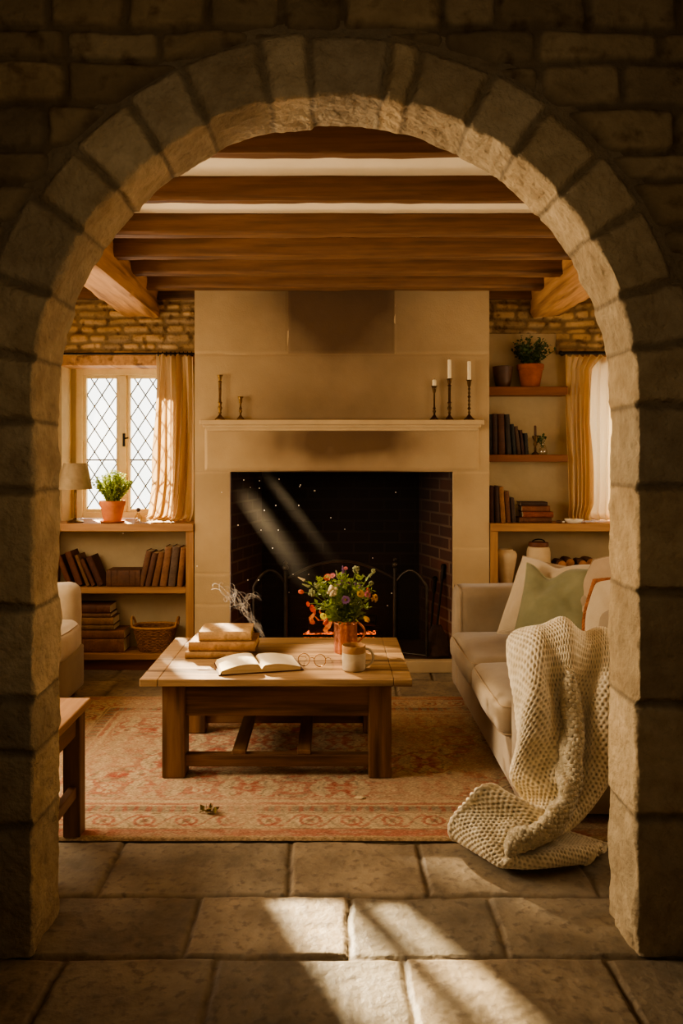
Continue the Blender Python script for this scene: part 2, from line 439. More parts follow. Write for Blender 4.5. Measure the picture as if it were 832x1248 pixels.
# ---- floor : flagstones
def cells_1d(vals, edges):
    k = np.searchsorted(edges, vals) - 1
    k = np.clip(k, 0, len(edges) - 2)
    return k, np.minimum(vals - edges[k], edges[k+1] - vals)
def build_floor():
    xs = np.concatenate([np.arange(-2.7, -1.3, .03), np.arange(-1.3, 1.35, .0085), np.arange(1.35, 3.0, .03)])
    ys = np.concatenate([np.arange(-1.6, 1.6, .04), np.arange(1.6, 3.15, .0075), np.arange(3.15, 6.0, .018)])
    X, Y = np.meshgrid(xs, ys)
    wob = .010 * vnoise(X * 4, Y * 4, 0, 5) + .003 * vnoise(X * 25, Y * 25, 0, 6)
    wob2 = .010 * vnoise(X * 4, Y * 4, 3, 7) + .003 * vnoise(X * 25, Y * 25, 3, 8)
    rowe = np.array([-1.7, -1.2, -.75, -.3, .2, .62, 1.05, 1.5, 1.955, 2.348, 2.679, 3.06, 3.5, 3.95, 4.4, 4.85, 5.3, 6.2])
    r, dr = cells_1d(Y + wob, rowe)
    fixed = {10: [-.80, -.15, .335, .93], 9: [-.94, -.447, .063, .53, 1.15], 8: [-.80, -.337, .222, .83]}
    d = np.zeros_like(X); idn = np.zeros_like(X)
    rg = random.Random(4)
    for k in range(len(rowe) - 1):
        e = fixed.get(k)
        if e is None:
            e = [-1.05 + rg.uniform(0, .3)]
            while e[-1] < 1.4: e.append(e[-1] + rg.uniform(.38, .68))
        e = list(e)
        while e[-1] < 3.2: e.append(e[-1] + rg.uniform(.4, .65))
        while e[0] > -3: e.insert(0, e[0] - rg.uniform(.4, .65))
        m = r == k
        c, dc = cells_1d(X[m] + wob2[m], np.array(e))
        d[m] = np.minimum(dc, dr[m]); idn[m] = c + 31 * k
    h1 = _hash(idn.astype(np.int64), idn.astype(np.int64) * 3, idn.astype(np.int64) * 0, 9)
    edge = sstep(.003, .014, d)
    z = -.010 * (1 - edge) + (h1 - .5) * .004 * edge
    z += edge * (.0035 * fbm(X * 5, Y * 5, idn, 21, 4) - .0028 * np.maximum(0, fbm(X * 9 + idn, Y * 16, idn, 33, 3) - .35))
    cl = np.ones(X.shape + (3,))
    tone = .80 + .35 * h1
    for k in range(3): cl[..., k] = tone * (1 + (.06, .0, -.06)[k] * (h1 * 7 % 1 - .5))
    j = (1 - sstep(.004, .011, d))[..., None]
    cl = cl * (1 - j) + np.array([.55, .5, .42]) * j
    o = gridobj('floor', np.stack([X, Y, z], -1), M['flag'], cl)
    struct(o, 'worn grey brown stone flag floor')
build_floor()

# ---- rubble stone heightfield
def rubble(A, B, seed, ch=(.08, .14), ln=(.16, .40), depth=.02):
    """A along the wall, B upwards (arrays); returns height and colour tone"""
    wa = .012 * vnoise(A * 5, B * 5, 1, seed) + .004 * vnoise(A * 22, B * 22, 1, seed + 1)
    wb = .014 * vnoise(A * 3.5, B * 6, 2, seed + 2) + .004 * vnoise(A * 22, B * 22, 2, seed + 3)
    rg = random.Random(seed)
    e = [B.min() - .2]
    while e[-1] < B.max() + .2: e.append(e[-1] + rg.uniform(*ch))
    r, dr = cells_1d(B + wb, np.array(e))
    d = np.zeros_like(A); dx = np.zeros_like(A); idn = np.zeros_like(A)
    for k in range(len(e) - 1):
        x = [A.min() - .3 - rg.uniform(0, .3)]
        while x[-1] < A.max() + .3: x.append(x[-1] + rg.uniform(*ln))
        m = r == k
        if not m.any(): continue
        c, dc = cells_1d(A[m] + wa[m], np.array(x))
        dx[m] = dc; idn[m] = c + 57 * k
    rr = .03
    a = np.clip(1 - dx / rr, 0, 1); b = np.clip(1 - dr / rr, 0, 1)
    d = rr * (1 - np.sqrt(a * a + b * b))          # rounded corners
    ii = idn.astype(np.int64)
    h1 = _hash(ii, ii * 5, ii * 0, seed + 4); h2 = _hash(ii, ii * 7, ii * 0 + 2, seed + 5)
    edge = sstep(.004, .020, d)
    h = edge * (depth * (.6 + .7 * h1) + .010 * fbm(A * 9, B * 14, idn, seed + 6, 4) * .8)
    tone = (.66 + .5 * h2) * edge + .52 * (1 - edge)
    col = np.stack([tone * (1 + .05 * (h1 - .5)), tone, tone * (1 - .10 * (h1 - .3))], -1)
    return h, col

# ---- front wall with the arch
ACX, AR, AZ = .012, .905, 1.691
def outside_dist(x, z):
    """distance from the opening edge (positive = into the masonry)"""
    up = np.hypot(x - ACX, z - AZ) - AR
    lo = np.abs(x - ACX) - AR
    return np.where(z > AZ, up, lo)
def front_wall():
    xs = np.arange(-1.62, 1.63, .0085); zs = np.arange(0, 3.3, .0085)
    X, Z = np.meshgrid(xs, zs)
    h, col = rubble(X, Z, 41, (.085, .145), (.16, .42), .018)
    D = outside_dist(X, Z)
    near = sstep(.19, .245, D)
    h = h * near
    col = col * near[..., None] + .5 * (1 - near[..., None])
    arr = np.stack([X, YF + .012 - h, Z], -1)
    Dc = outside_dist((X[1:,1:] + X[:-1,:-1]) / 2, (Z[1:,1:] + Z[:-1,:-1]) / 2)
    o = gridobj('wall_front', arr, M['rubble'], col, keep=Dc > .10)
    struct(o, 'dark coursed rubble stone wall around the arch')
    # room side and hall side returns
    xs = np.arange(-1.62, 1.63, .02); zs = np.arange(0, 3.3, .02)
    X, Z = np.meshgrid(xs, zs)
    Dc = outside_dist((X[1:,1:] + X[:-1,:-1]) / 2, (Z[1:,1:] + Z[:-1,:-1]) / 2)
    b = gridobj('wall_front_inner', np.stack([X, 0 * X + YB - .01, Z], -1), M['plaster'], keep=Dc > .10, flip=True)
    struct(b)
    # arch surround
    arcl = math.pi * AR
    Ltot = 2 * AZ + arcl
    s = np.arange(0, Ltot + .003, .0072)
    left_j = [.387, .61, .774, 1.05, 1.403, 1.619]
    right_j = [.414, .76, 1.10, 1.42, 1.66]
    arc_j = [7.5, 19.6, 33.3, 43.5, 54.6, 64.9, 77.6, 85.6, 98.9, 104, 116.2, 126.5, 138, 148.2, 160.7, 171]
    J = [-.3] + left_j + [AZ + math.radians(a) * AR for a in arc_j] + sorted([Ltot - z for z in right_j]) + [Ltot + .3]
    J = np.array(J)
    # profile: (d from edge, y, normal d, normal y, kind)
    prof = []
    w = .205; rc = .016
    for a in np.arange(w + .03, rc, -.0075): prof.append((a, YF, 0, -1))
    for t in np.linspace(0, math.pi / 2, 7): prof.append((rc - rc * math.sin(t), YF + rc - rc * math.cos(t), -math.sin(t), -math.cos(t)))
    for y in np.arange(YF + rc + .007, YB - rc, .0075): prof.append((0, y, -1, 0))
    for t in np.linspace(0, math.pi / 2, 7): prof.append((rc - rc * math.cos(t), YB - rc + rc * math.sin(t), -math.cos(t), math.sin(t)))
    for a in np.arange(rc, .2, .02): prof.append((a, YB, 0, 1))
    prof = np.array(prof)
    Sg, Kg = np.meshgrid(s, np.arange(len(prof)), indexing='ij')
    pd = prof[Kg, 0]; py = prof[Kg, 1]; nd = prof[Kg, 2]; ny = prof[Kg, 3]
    # centre line geometry
    th = np.clip((s - AZ) / AR, 0, math.pi)
    ex = np.where(s < AZ, ACX - AR, np.where(s > AZ + arcl, ACX + AR, ACX - AR * np.cos(th)))
    ez = np.where(s < AZ, s, np.where(s > AZ + arcl, Ltot - s, AZ + AR * np.sin(th)))
    nx = np.where(s < AZ, -1.0, np.where(s > AZ + arcl, 1.0, -np.cos(th)))
    nz = np.where((s < AZ) | (s > AZ + arcl), 0.0, np.sin(th))
    wob = .006 * vnoise(Sg * 9, pd * 9, py * 9, 71) + .003 * vnoise(Sg * 40, pd * 40, py * 40, 72)
    k, dj = cells_1d(Sg + wob, J)
    scale_out = 1 + np.where((Sg > AZ) & (Sg < AZ + arcl), pd / AR, 0)
    dj = dj * scale_out
    hb = _hash(k, k * 3, k * 0, 73); hb2 = _hash(k, k * 5, k * 0 + 1, 74); hb3 = _hash(k, k * 9, k * 0 + 2, 75)
    wid = w - .030 * hb3
    front = np.clip(-ny, 0, 1); soff = np.clip(-nd, 0, 1)
    ef = sstep(.004, .022, dj) * sstep(.0, .018, wid - pd)
    es = sstep(.002, .012, dj)
    nzs = fbm(Sg * 8, pd * 9, py * 9 + k * 3.1, 80, 5)
    fine = fbm(Sg * 34, pd * 34, py * 34, 90, 3)
    hf = ef * (.015 + .008 * (hb - .5) + .007 * nzs + .0028 * fine) - .010
    chip = np.maximum(0, vnoise(Sg * 13, py * 13, 4, 92) - .45) * .03
    hs = es * (.003 + .009 * (hb2 - .5) + .008 * nzs + .0025 * fine - chip * .6) - .006
    dispd = nd * hs; dispy = ny * np.where(ny < 0, hf, .004)
    d = pd + dispd; y = py + dispy
    x = ex[:, None] + nx[:, None] * d; z = ez[:, None] + nz[:, None] * d
    joint = np.where(front > soff, ef, es)
    tone = (.80 + .36 * hb2)
    tone = tone * joint + .52 * (1 - joint)
    tone = tone * (1 + .10 * vnoise(Sg * 5, pd * 5, py * 5, 95))
    col = np.stack([tone * (1 + .05 * (hb - .5)), tone, tone * (1 - .08 * (hb - .5))], -1)
    a = gridobj('arch_surround', np.stack([x, y, z], -1), M['arch'], col, parent=o, flip=True)
front_wall()

# ---- room shell
def shell():
    m = MB().box(XL - .1, XL, YB - .01, 6.2, 0, HC + .1); struct(obj('wall_left', m, M['plaster']))
    m = MB().box(XR, XR + .1, YB - .01, 6.2, 0, HC + .1); struct(obj('wall_right', m, M['plaster']))
    m = MB().box(XL - .1, XR + .1, YB + .01, 6.2, HC, HC + .08); struct(obj('ceiling', m, M['ceil']), 'cream plaster ceiling between the beams')
    # fill beside the front wall
    m = MB().box(XL, -1.55, YB - .2, YB, 0, HC); struct(obj('wall_front_left', m, M['plaster']))
    m = MB().box(1.55, XR, YB - .2, YB, 0, HC); struct(obj('wall_front_right', m, M['plaster']))
    # unseen dark hall behind the camera, added to keep light off the arch
    m = MB().box(-1.72, -1.6, -1.6, YF + .06, 0, 3.3); struct(obj('wall_hall_left', m, M['hall']))
    m = MB().box(1.6, 1.72, -1.6, YF + .06, 0, 3.3); struct(obj('wall_hall_right', m, M['hall']))
    m = MB().box(-1.72, 1.72, -1.7, -1.6, 0, 3.3); struct(obj('wall_hall_rear', m, M['hall']))
    m = MB().box(-1.72, 1.72, -1.7, YB + .02, 3.28, 3.36); struct(obj('ceiling_hall', m, M['hall']))
    # rear wall with two window openings
    zs, zt = ZZ(638, YC), 2.20
    m = MB()
    wl0, wl1 = -1.985, -1.04
    wr0, wr1 = 1.80, 2.55
    y0, y1 = YW, YG + .14
    m.box(XL, wl0, y0, y1, 0, HC); m.box(wl0, wl1, y0, y1, 0, zs - .03); m.box(wl0, wl1, y0, y1, zt + .07, HC); m.box(wl1, -.70, y0, y1, 0, HC)
    m.box(.80, wr0, y0, y1, 0, HC); m.box(wr0, wr1, y0, y1, 0, zs - .03); m.box(wr0, wr1, y0, y1, zt + .07, HC); m.box(wr1, XR, y0, y1, 0, HC)
    struct(obj('wall_rear', m, M['plaster']), 'cream plaster rear wall')
    # coursed rubble above the windows
    def patch(name, x0, x1, z0, z1, seed):
        xs = np.arange(x0, x1, .007); zz = np.arange(z0, z1, .007)
        X, Z = np.meshgrid(xs, zz)
        h, col = rubble(X, Z, seed, (.045, .075), (.10, .26), .012)
        struct(gridobj(name, np.stack([X, YW - .004 - h, Z], -1), M['rubble_lit'], col))
    patch('wall_rear_stonework_left', XL, -.97, ZZ(434, YW), 2.72, 61)
    patch('wall_rear_stonework_right', 1.10, XR, ZZ(407, YW), 2.72, 62)
    patch('wall_rear_stonework_corner', XX(677, YW), XR, ZZ(432, YW), ZZ(407, YW) + .003, 63)
    # oak lintel and wall plate
    m = MB().box(XL, -.985, YW - .02, YW + .20, ZZ(446, YW), ZZ(433, YW)); struct(obj('trim_1', m, M['beam'], bevel=.006), 'oak lintel over the left window')
    m = MB().box(XX(700, YW), XR, YW - .02, YW + .20, ZZ(446, YW), ZZ(433, YW)); struct(obj('trim_2', m, M['beam'], bevel=.006), 'oak lintel over the right window')
    m = MB().box(XL, -.985, YW - .05, YW + .02, ZZ(366, YW), HC); struct(obj('trim_3', m, M['joist'], bevel=.006), 'oak wall plate left of the chimney')
    m = MB().box(1.12, XR, YW - .05, YW + .02, ZZ(366, YW), HC); struct(obj('trim_4', m, M['joist'], bevel=.006), 'oak wall plate right of the chimney')
    return zs, zt, (wl0, wl1), (wr0, wr1)
ZS, ZT, WLX, WRX = shell()

# ---- ceiling beams
def hewn(x0, x1, y0, y1, z0, z1, axis, seed, amp=.006, step=.03):
    """slightly irregular hand hewn beam as a closed swept grid"""
    n = 28
    per = []
    for k in range(n):
        t = k / n * 4; sd = int(t); f = t - sd
        per.append([(-1 + 2*f, -1), (1, -1 + 2*f), (1 - 2*f, 1), (-1, 1 - 2*f)][sd])
    per = np.array(per)
    per = np.sign(per) * np.minimum(np.abs(per), 1)
    L0, L1 = (x0, x1) if axis == 'X' else (y0, y1)
    ls = np.arange(L0, L1 + step, step); ls[-1] = L1
    A, K = np.meshgrid(ls, np.arange(n), indexing='ij')
    if axis == 'X': ca, cb, ha, hb = (y0+y1)/2, (z0+z1)/2, (y1-y0)/2, (z1-z0)/2
    else: ca, cb, ha, hb = (x0+x1)/2, (z0+z1)/2, (x1-x0)/2, (z1-z0)/2
    nn = vnoise(A * 3.0, per[K, 0] * 1.5, per[K, 1] * 1.5, seed) * amp + vnoise(A * 11, per[K, 0] * 3, per[K, 1] * 3, seed + 1) * amp * .35
    corner = np.abs(per[K, 0] * per[K, 1])
    ch = np.where(corner > .97, .006, 0)
    u = ca + per[K, 0] * (ha - ch + nn); w = cb + per[K, 1] * (hb - ch + nn)
    arr = np.stack([A, u, w], -1) if axis == 'X' else np.stack([u, A, w], -1)
    m = MB().grid(arr, wrapu=True, flip=(axis != 'X'))
    nl = len(ls)
    e0, e1 = tuple(range(n)), tuple((nl - 1) * n + k for k in range(n))
    m.f.append(e0[::-1] if axis == 'X' else e0); m.f.append(e1 if axis == 'X' else e1[::-1])
    return m
HB = 1.5 + (560 - 356) * YC / F       # underside of the joists
spots = [(5.36, 5.47, 'nearest the chimney breast'), (4.95, 5.045, 'second from the chimney breast'), (4.52, 4.615, 'third from the chimney breast'),
         (4.08, 4.17, 'fourth from the chimney breast'), (3.54, 3.61, 'third from the arch, with cream plaster on both sides'), (2.99, 3.06, 'just behind the top of the arch')]
spots = [(a, b, c.replace('third from the arch', 'second from the arch')) for a, b, c in spots]
for i, (a, b, where) in enumerate(spots):
    m = hewn(-1.37, 1.55, a, b, HB, HC + .01, 'X', 100 + i)
    tag(obj('ceiling_joist', m, M['joist'], loc=(0, a, HB), world=True, smooth=40), 'dark brown oak ceiling joist ' + where, 'beam', 'oak ceiling joists')
zb = ZZ(387, YW)
m = hewn(-1.515, -1.265, 2.62, YW + .01, zb, zb + .235, 'Y', 120, .012)
tag(obj('main_beam', m, M['beam'], loc=(-1.39, 2.62, zb), world=True, smooth=40), 'heavy pale oak main beam carrying the joists on the left', 'beam')
m = hewn(1.47, 1.69, 2.62, YW + .01, zb, zb + .235, 'Y', 121, .012)
tag(obj('main_beam', m, M['beam'], loc=(1.58, 2.62, zb), world=True, smooth=40), 'heavy oak main beam carrying the joists on the right', 'beam')

# ---- windows
def window(n, x0, x1, hinge=True, label=''):
    root = bpy.data.objects.new('window_%d' % n, None); C.objects.link(root); root.location = ((x0+x1)/2, YG, ZS); ORG[root.name] = tuple(root.location)
    struct(root, label)
    fw = .055
    mid = (x0 + x1) / 2
    m = MB()
    y0, y1 = YG - .03, YG + .05
    m.box(x0, x0 + fw, y0, y1, ZS, ZT); m.box(x1 - fw, x1, y0, y1, ZS, ZT); m.box(x0 + fw, x1 - fw, y0 + .001, y1 - .001, ZT - fw, ZT); m.box(x0 + fw, x1 - fw, y0 + .001, y1 - .001, ZS, ZS + .05)
    m.box(mid - .03, mid + .03, y0 - .002, y1 - .002, ZS + .05, ZT - fw)
    obj('window_frame', m, M['winframe'], root, world=True, bevel=.008)
    for a, b in ((x0 + fw, mid - .03), (mid + .03, x1 - fw)):
        c = MB(); t = .022
        ya, yb = YG - .012, YG + .03
        c.box(a, a + t, ya, yb, ZS + .05, ZT - fw); c.box(b - t, b, ya, yb, ZS + .05, ZT - fw); c.box(a + t, b - t, ya + .001, yb - .001, ZT - fw - t, ZT - fw); c.box(a + t, b - t, ya + .001, yb - .001, ZS + .05, ZS + .05 + t)
        cs = obj('casement', c, M['winframe'], root, world=True, bevel=.004)
        ga, gb, g0, g1 = a + t, b - t, ZS + .05 + t, ZT - fw - t
        p = MB().box(ga, gb, YG + .006, YG + .010, g0, g1)
        obj('pane', p, M['glass'], cs, world=True)
        l = MB()
        dw, dh = (gb - ga) / 2, .175
        z = g0 - dh * 2
        def clip(p, q):
            # clip the came to the pane
            (px, pz), (qx, qz) = p, q
            t0, t1 = 0.0, 1.0
            dx, dz = qx - px, qz - pz
            for pp, qq in ((-dx, px - ga), (dx, gb - px), (-dz, pz - g0), (dz, g1 - pz)):
                if abs(pp) < 1e-9:
                    if qq < 0: return None
                else:
                    r = qq / pp
                    if pp < 0: t0 = max(t0, r)
                    else: t1 = min(t1, r)
            if t0 >= t1 - 1e-4: return None
            return (px + t0*dx, pz + t0*dz), (px + t1*dx, pz + t1*dz)
        for k in range(-4, 14):
            zz = g0 + k * dh
            for sgn in (1, -1):
                pa = (ga, zz) if sgn > 0 else (gb, zz)
                pb = (gb, zz + 2 * dh) if sgn > 0 else (ga, zz + 2 * dh)
                r = clip(pa, pb)
                if r: l.tube([(r[0][0], YG + .008, r[0][1]), (r[1][0], YG + .008, r[1][1])], .0050, 5)
        l.box(ga, gb, YG - .002, YG + .016, (g0 + g1) / 2 - .13, (g0 + g1) / 2 - .12)
        obj('lattice', l, M['lead'], cs, world=True)
    h = MB().box(mid + .005, mid + .022, YG - .045, YG - .03, 1.60, 1.70).tube([(mid + .013, YG - .04, 1.66), (mid + .05, YG - .06, 1.665)], .006, 6)
    obj('window_handle', h, M['iron'], root, world=True)
    sl = MB().box(x0 - .0, x1 + .0, YW - .002, YG - .03, ZS - .03, ZS)
    obj('window_sill', sl, M['shelf'], root, world=True)
window(1, WLX[0] + .03, -1.235, label='leaded casement window left of the fireplace')
m = MB().box(-1.24, WLX[1] + .005, YG - .03, YG + .1, ZS, ZT); m.box(WLX[0], WLX[0] + .032, YG - .03, YG + .1, ZS, ZT); struct(obj('wall_rear_reveal', m, M['plaster']))
m = MB().box(-1.24, WLX[1], YW, YG, ZS - .03, ZS); struct(obj('trim_5', m, M['shelf']))
window(2, WRX[0] + .02, WRX[1], label='leaded casement window behind the right curtains')

# ================================================================== FIREPLACE
def fireplace():
    root = thing('fireplace', 'large pale limestone fireplace with sooty chimney breast and mantel', 'fireplace', (.08, YC, 0))
    x0, x1 = XX(237, YC), XX(596, YC)
    ox0, ox1, oz = XX(280, YC), XX(552, YC), ZZ(575, YC)
    xs = np.unique(np.round(np.concatenate([np.arange(x0, x1, .0095), [x1, ox0, ox1]]), 5)); zs = np.unique(np.round(np.concatenate([np.arange(0, HC, .0095), [oz, HC]]), 5))
    X, Z = np.meshgrid(xs, zs)
    def px(x): return XX(x, YC)
    def pz(y): return ZZ(y, YC)
    # joint segments: (x0, z0, x1, z1)
    segs = [(237, 431, 596, 431), (351, 356, 351, 431), (481, 356, 481, 431), (237, 576, 280, 576), (552, 576, 596, 576), (237, 700, 280, 700),
            (237, 737, 280, 737), (552, 668, 596, 668), (552, 750, 596, 750)]
    d = np.full(X.shape, 9.0)
    wob = .004 * vnoise(X * 6, Z * 6, 0, 3)
    for a, b, c, e in segs:
        ax, az, bx, bz = px(a), pz(b), px(c), pz(e)
        vx, vz = bx - ax, bz - az; L2 = vx*vx + vz*vz
        t = np.clip(((X - ax) * vx + (Z - az) * vz) / L2, 0, 1)
        d = np.minimum(d, np.hypot(X + wob - ax - t * vx, Z + wob - az - t * vz))
    g = 1 - sstep(.002, .012, d)
    Y = YC + .004 * g - .0015 * fbm(X * 6, Z * 6, 0, 5, 4)
    tone = 1.0 + .06 * fbm(X * 2.2, Z * 2.2, 0, 8, 3)
    # soot stains left by the fire
    def blob(cx, cz, sx, sz): return np.exp(-((X - px(cx)) / sx) ** 2 - ((Z - pz(cz)) / sz) ** 2)
    soot = .92 * blob(405, 352, .50, .24) + .60 * blob(425, 420, .72, .44) + .45 * blob(415, 505, .75, .22) + .85 * blob(418, 578, .62, .17) + .30 * blob(416, 600, .95, .20)
    soot *= 1 + .12 * fbm(X * 3, Z * 3, 0, 12, 4)
    mid = ((X > px(351)) & (X < px(481)) & (Z > pz(431)))
    soot = soot + np.where(mid, .16, 0)
    soot = np.clip(soot, 0, .86)
    base = np.stack([tone * np.ones_like(X), tone * .985, tone * .96], -1)
    col = base * (1 - soot[..., None] * np.array([.92, .97, 1.0]))
    light = (g * .12)[..., None]
    col = col * (1 + light)
    xc = (X[1:,1:] + X[:-1,:-1]) / 2; zc = (Z[1:,1:] + Z[:-1,:-1]) / 2
    keep = ~((xc > ox0) & (xc < ox1) & (zc < oz))
    gridobj('chimney_breast', np.stack([X, Y, Z], -1), M['ashlar'], col, parent=root, keep=keep)
    # cheeks and opening reveals as solid stone behind the face
    m = MB()
    m.box(x0, ox0, YC + .004, 6.3, 0, oz); m.box(ox1, x1, YC + .004, 6.3, 0, oz); m.box(x0, x1, YC + .004, 6.3, oz, HC)
    ck = obj('chimney_core', m, M['mantel'], root, world=True)
    # mantel shelf: two stepped mouldings
    ym = YC - .10
    m = MB().box(XX(243, ym), XX(590, ym), ym, YC + .01, ZZ(517.5, ym), ZZ(511.5, ym))
    m.box(XX(247, ym + .03), XX(586, ym + .03), ym + .03, YC + .01, ZZ(521, ym + .03), ZZ(517, ym + .03))
    m.box(XX(250, ym + .055), XX(583, ym + .055), ym + .055, YC + .01, ZZ(525, ym + .055), ZZ(520, ym + .055))
    obj('mantel_shelf', m, M['mantel'], root, world=True, bevel=.006, seg=3)
    # frieze slab, standing just proud of the breast; sooty in its middle
    xs = np.arange(XX(249, YC), XX(585, YC), .0095); zs = np.arange(ZZ(574, YC), ZZ(522, YC), .0095)
    X2, Z2 = np.meshgrid(xs, zs)
    s2 = .80 * np.exp(-((X2 - px(416)) / .55) ** 2 - ((Z2 - pz(533)) / .15) ** 2) + .35 * np.exp(-((X2 - px(416)) / .75) ** 2)
    s2 = np.clip(s2 * (1 + .25 * fbm(X2 * 4, Z2 * 4, 0, 15, 3)), 0, .85)
    t2 = 1.02 + .05 * fbm(X2 * 2.2, Z2 * 2.2, 0, 18, 3)
    c2 = np.stack([t2, t2 * .985, t2 * .96], -1) * (1 - s2[..., None] * np.array([.9, .96, 1.0]))
    ed = np.minimum(np.minimum(X2 - xs[0], xs[-1] - X2), Z2 - zs[0])
    Yf = YC - .014 + .016 * (1 - sstep(0, .02, ed))
    gridobj('frieze', np.stack([X2, Yf, Z2], -1), M['ashlar'], c2, parent=root)
    # hearth
    m = MB().box(x0 + .02, x1 - .02, YC - .03, 6.15, 0, .085)
    obj('hearth', m, M['mantel'], root, world=True, bevel=.008)
    # firebox of sooty brick, splayed sides; tint darker to back and top, lighter right
    yb = 6.12
    n = 40
    def wallgrid(p0, p1):
        t = np.linspace(0, 1, 24)[None, :]; z = np.linspace(.085, oz + .35, 34)[:, None]
        a = np.stack([p0[0] + (p1[0] - p0[0]) * t + 0 * z, p0[1] + (p1[1] - p0[1]) * t + 0 * z, z + 0 * t], -1)
        return a
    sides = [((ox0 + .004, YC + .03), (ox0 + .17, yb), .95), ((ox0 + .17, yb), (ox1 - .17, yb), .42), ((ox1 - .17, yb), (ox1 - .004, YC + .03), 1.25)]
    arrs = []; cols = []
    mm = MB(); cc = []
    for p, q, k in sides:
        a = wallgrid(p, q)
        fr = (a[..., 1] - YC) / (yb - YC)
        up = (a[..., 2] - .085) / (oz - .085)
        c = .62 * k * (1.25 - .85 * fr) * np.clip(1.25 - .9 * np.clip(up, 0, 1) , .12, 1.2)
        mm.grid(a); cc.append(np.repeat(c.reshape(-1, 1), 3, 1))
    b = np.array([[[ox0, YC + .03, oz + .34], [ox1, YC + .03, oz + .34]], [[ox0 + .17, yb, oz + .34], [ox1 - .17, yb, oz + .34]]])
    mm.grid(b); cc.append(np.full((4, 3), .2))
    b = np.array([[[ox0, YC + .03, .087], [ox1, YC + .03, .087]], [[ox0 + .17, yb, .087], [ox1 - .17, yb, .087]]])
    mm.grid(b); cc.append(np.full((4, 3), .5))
    # lining of the lintel underside
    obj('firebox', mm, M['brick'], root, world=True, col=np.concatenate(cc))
    return ox0, ox1, oz
OX0, OX1, OZ = fireplace()

# fire: grate, logs, embers, flames
gx = XX(415, 5.85)
t = thing('fire_grate', 'low black iron fire grate holding glowing embers', 'grate', (gx, 5.84, .087))
m = MB()
for k in range(11):
    x = -.28 + .056 * k
    m.tube([(x, -.12, .12), (x, -.13, .05), (x, 0, .04), (x, .12, .05), (x, .13, .12)], .008, 6)
obj('bars', m, M['iron'], t)
m = MB().tube([(-.3, -.125, .12), (.3, -.125, .12)], .01, 6).tube([(-.3, .125, .12), (.3, .125, .12)], .01, 6).tube([(-.3, -.125, .06), (.3, -.125, .06)], .008, 6)
obj('rails', m, M['iron'], t)
for x in (-.28, .28):
    for y in (-.12, .12): obj('foot', MB().box(x - .012, x + .012, y - .012, y + .012, 0, .06), M['iron'], t)
m = MB(); rg = random.Random(5)
for k in range(70):
    m.ico((gx + rg.uniform(-.26, .26), 5.84 + rg.uniform(-.09, .09), .087 + rg.uniform(.055, .12)), rg.uniform(.018, .034), 1, (1, 1, .8), .2, rg)
tag(obj('embers', m, M['ember'], loc=(gx, 5.84, .13), world=True), 'glowing orange embers in the grate behind the fire screen', 'embers', kind='stuff')
m = MB()
for k in range(7):
    x = gx - .2 + .035 * k + rg.uniform(-.02, .02); h = rg.uniform(.10, .26); yy = 5.84 + rg.uniform(-.05, .05)
    pts = [(x + .02 * math.sin(j * 1.7 + k), yy, .2 + h * j / 6) for j in range(7)]
    m.tube(pts, [.012, .02, .022, .018, .012, .006, .001], 6)
tag(obj('flame', m, M['flame'], loc=(gx - .1, 5.84, .2), world=True, smooth=179), 'low orange flames rising behind the bouquet', 'fire', kind='stuff')
for k, (dx, a, z, lb) in enumerate([(.0, .05, .235, 'charred log lying across the front of the grate'), (.03, -.25, .30, 'charred log lying on top of the fire')]):
    m = MB().tube([(-.24, 0, 0), (-.1, .01, .01), (.1, -.01, .005), (.24, .0, 0)], [.045, .05, .048, .042], 10)
    o = obj('fire_log', m, M['iron'], loc=(gx + dx, 5.87, z), smooth=50); o.rotation_euler.z = a
    tag(o, lb, 'log')

# fire screen: three arched panels
def fire_screen():
    Y = 5.60; z0 = .087
    t = thing('fire_screen', 'black iron fire screen of three arched panels in front of the fire', 'fire screen', (XX(414, Y), Y, z0))
    xa, xb = XX(348, Y), XX(481, Y)
    zs = ZZ(706, Y); zt = ZZ(683.5, Y)
    def arch_pts(p, q, zs, zt, n=20):
        out = []
        for k in range(n + 1):
            a = math.pi * (1 - k / n) * .76 + math.pi * .12
            f = (math.sin(a) - math.sin(math.pi * .12)) / (1 - math.sin(math.pi * .12))
            s = k / n
            out.append((p[0] + (q[0]-p[0]) * s, p[1] + (q[1]-p[1]) * s, zs + (zt - zs) * f))
        return out
    panels = [((xa, Y), (xb, Y), zs, zt), ((XX(309, Y - .1), Y - .10), (xa, Y), ZZ(712, Y), ZZ(694, Y)), ((xb, Y), (XX(520, Y - .1), Y - .10), ZZ(712, Y), ZZ(694, Y))]
    for p, q, s, e in panels:
        ap = arch_pts(p, q, s, e)
        m = MB().tube([(p[0], p[1], z0 + .02)] + ap + [(q[0], q[1], z0 + .02)], .0095, 8)
        m.tube([(p[0], p[1], z0 + .03), (q[0], q[1], z0 + .03)], .008, 8)
        fr = obj('panel_frame', m, M['ironlt'], t, world=True, smooth=50)
        g = MB()
        lo = [(x, y, z0 + .03) for x, y, z in ap]
        g.grid(np.array([lo, ap]))
        obj('wire_mesh', g, M['mesh'], fr, world=True)
    for x, e in ((xa, 688), (xb, 684)):
        m = MB().tube([(x, Y - .01, z0), (x, Y - .01, ZZ(e + 8, Y))], .013, 8)
        m.ico((x, Y - .01, ZZ(e + 4, Y)), .022, 1); m.ico((x, Y - .01, ZZ(e - 2, Y)), .014, 1)
        m.box(x - .02, x + .02, Y - .07, Y + .05, z0, z0 + .018)
        obj('post', m, M['ironlt'], t, world=True, smooth=50)
    return t
fire_screen()

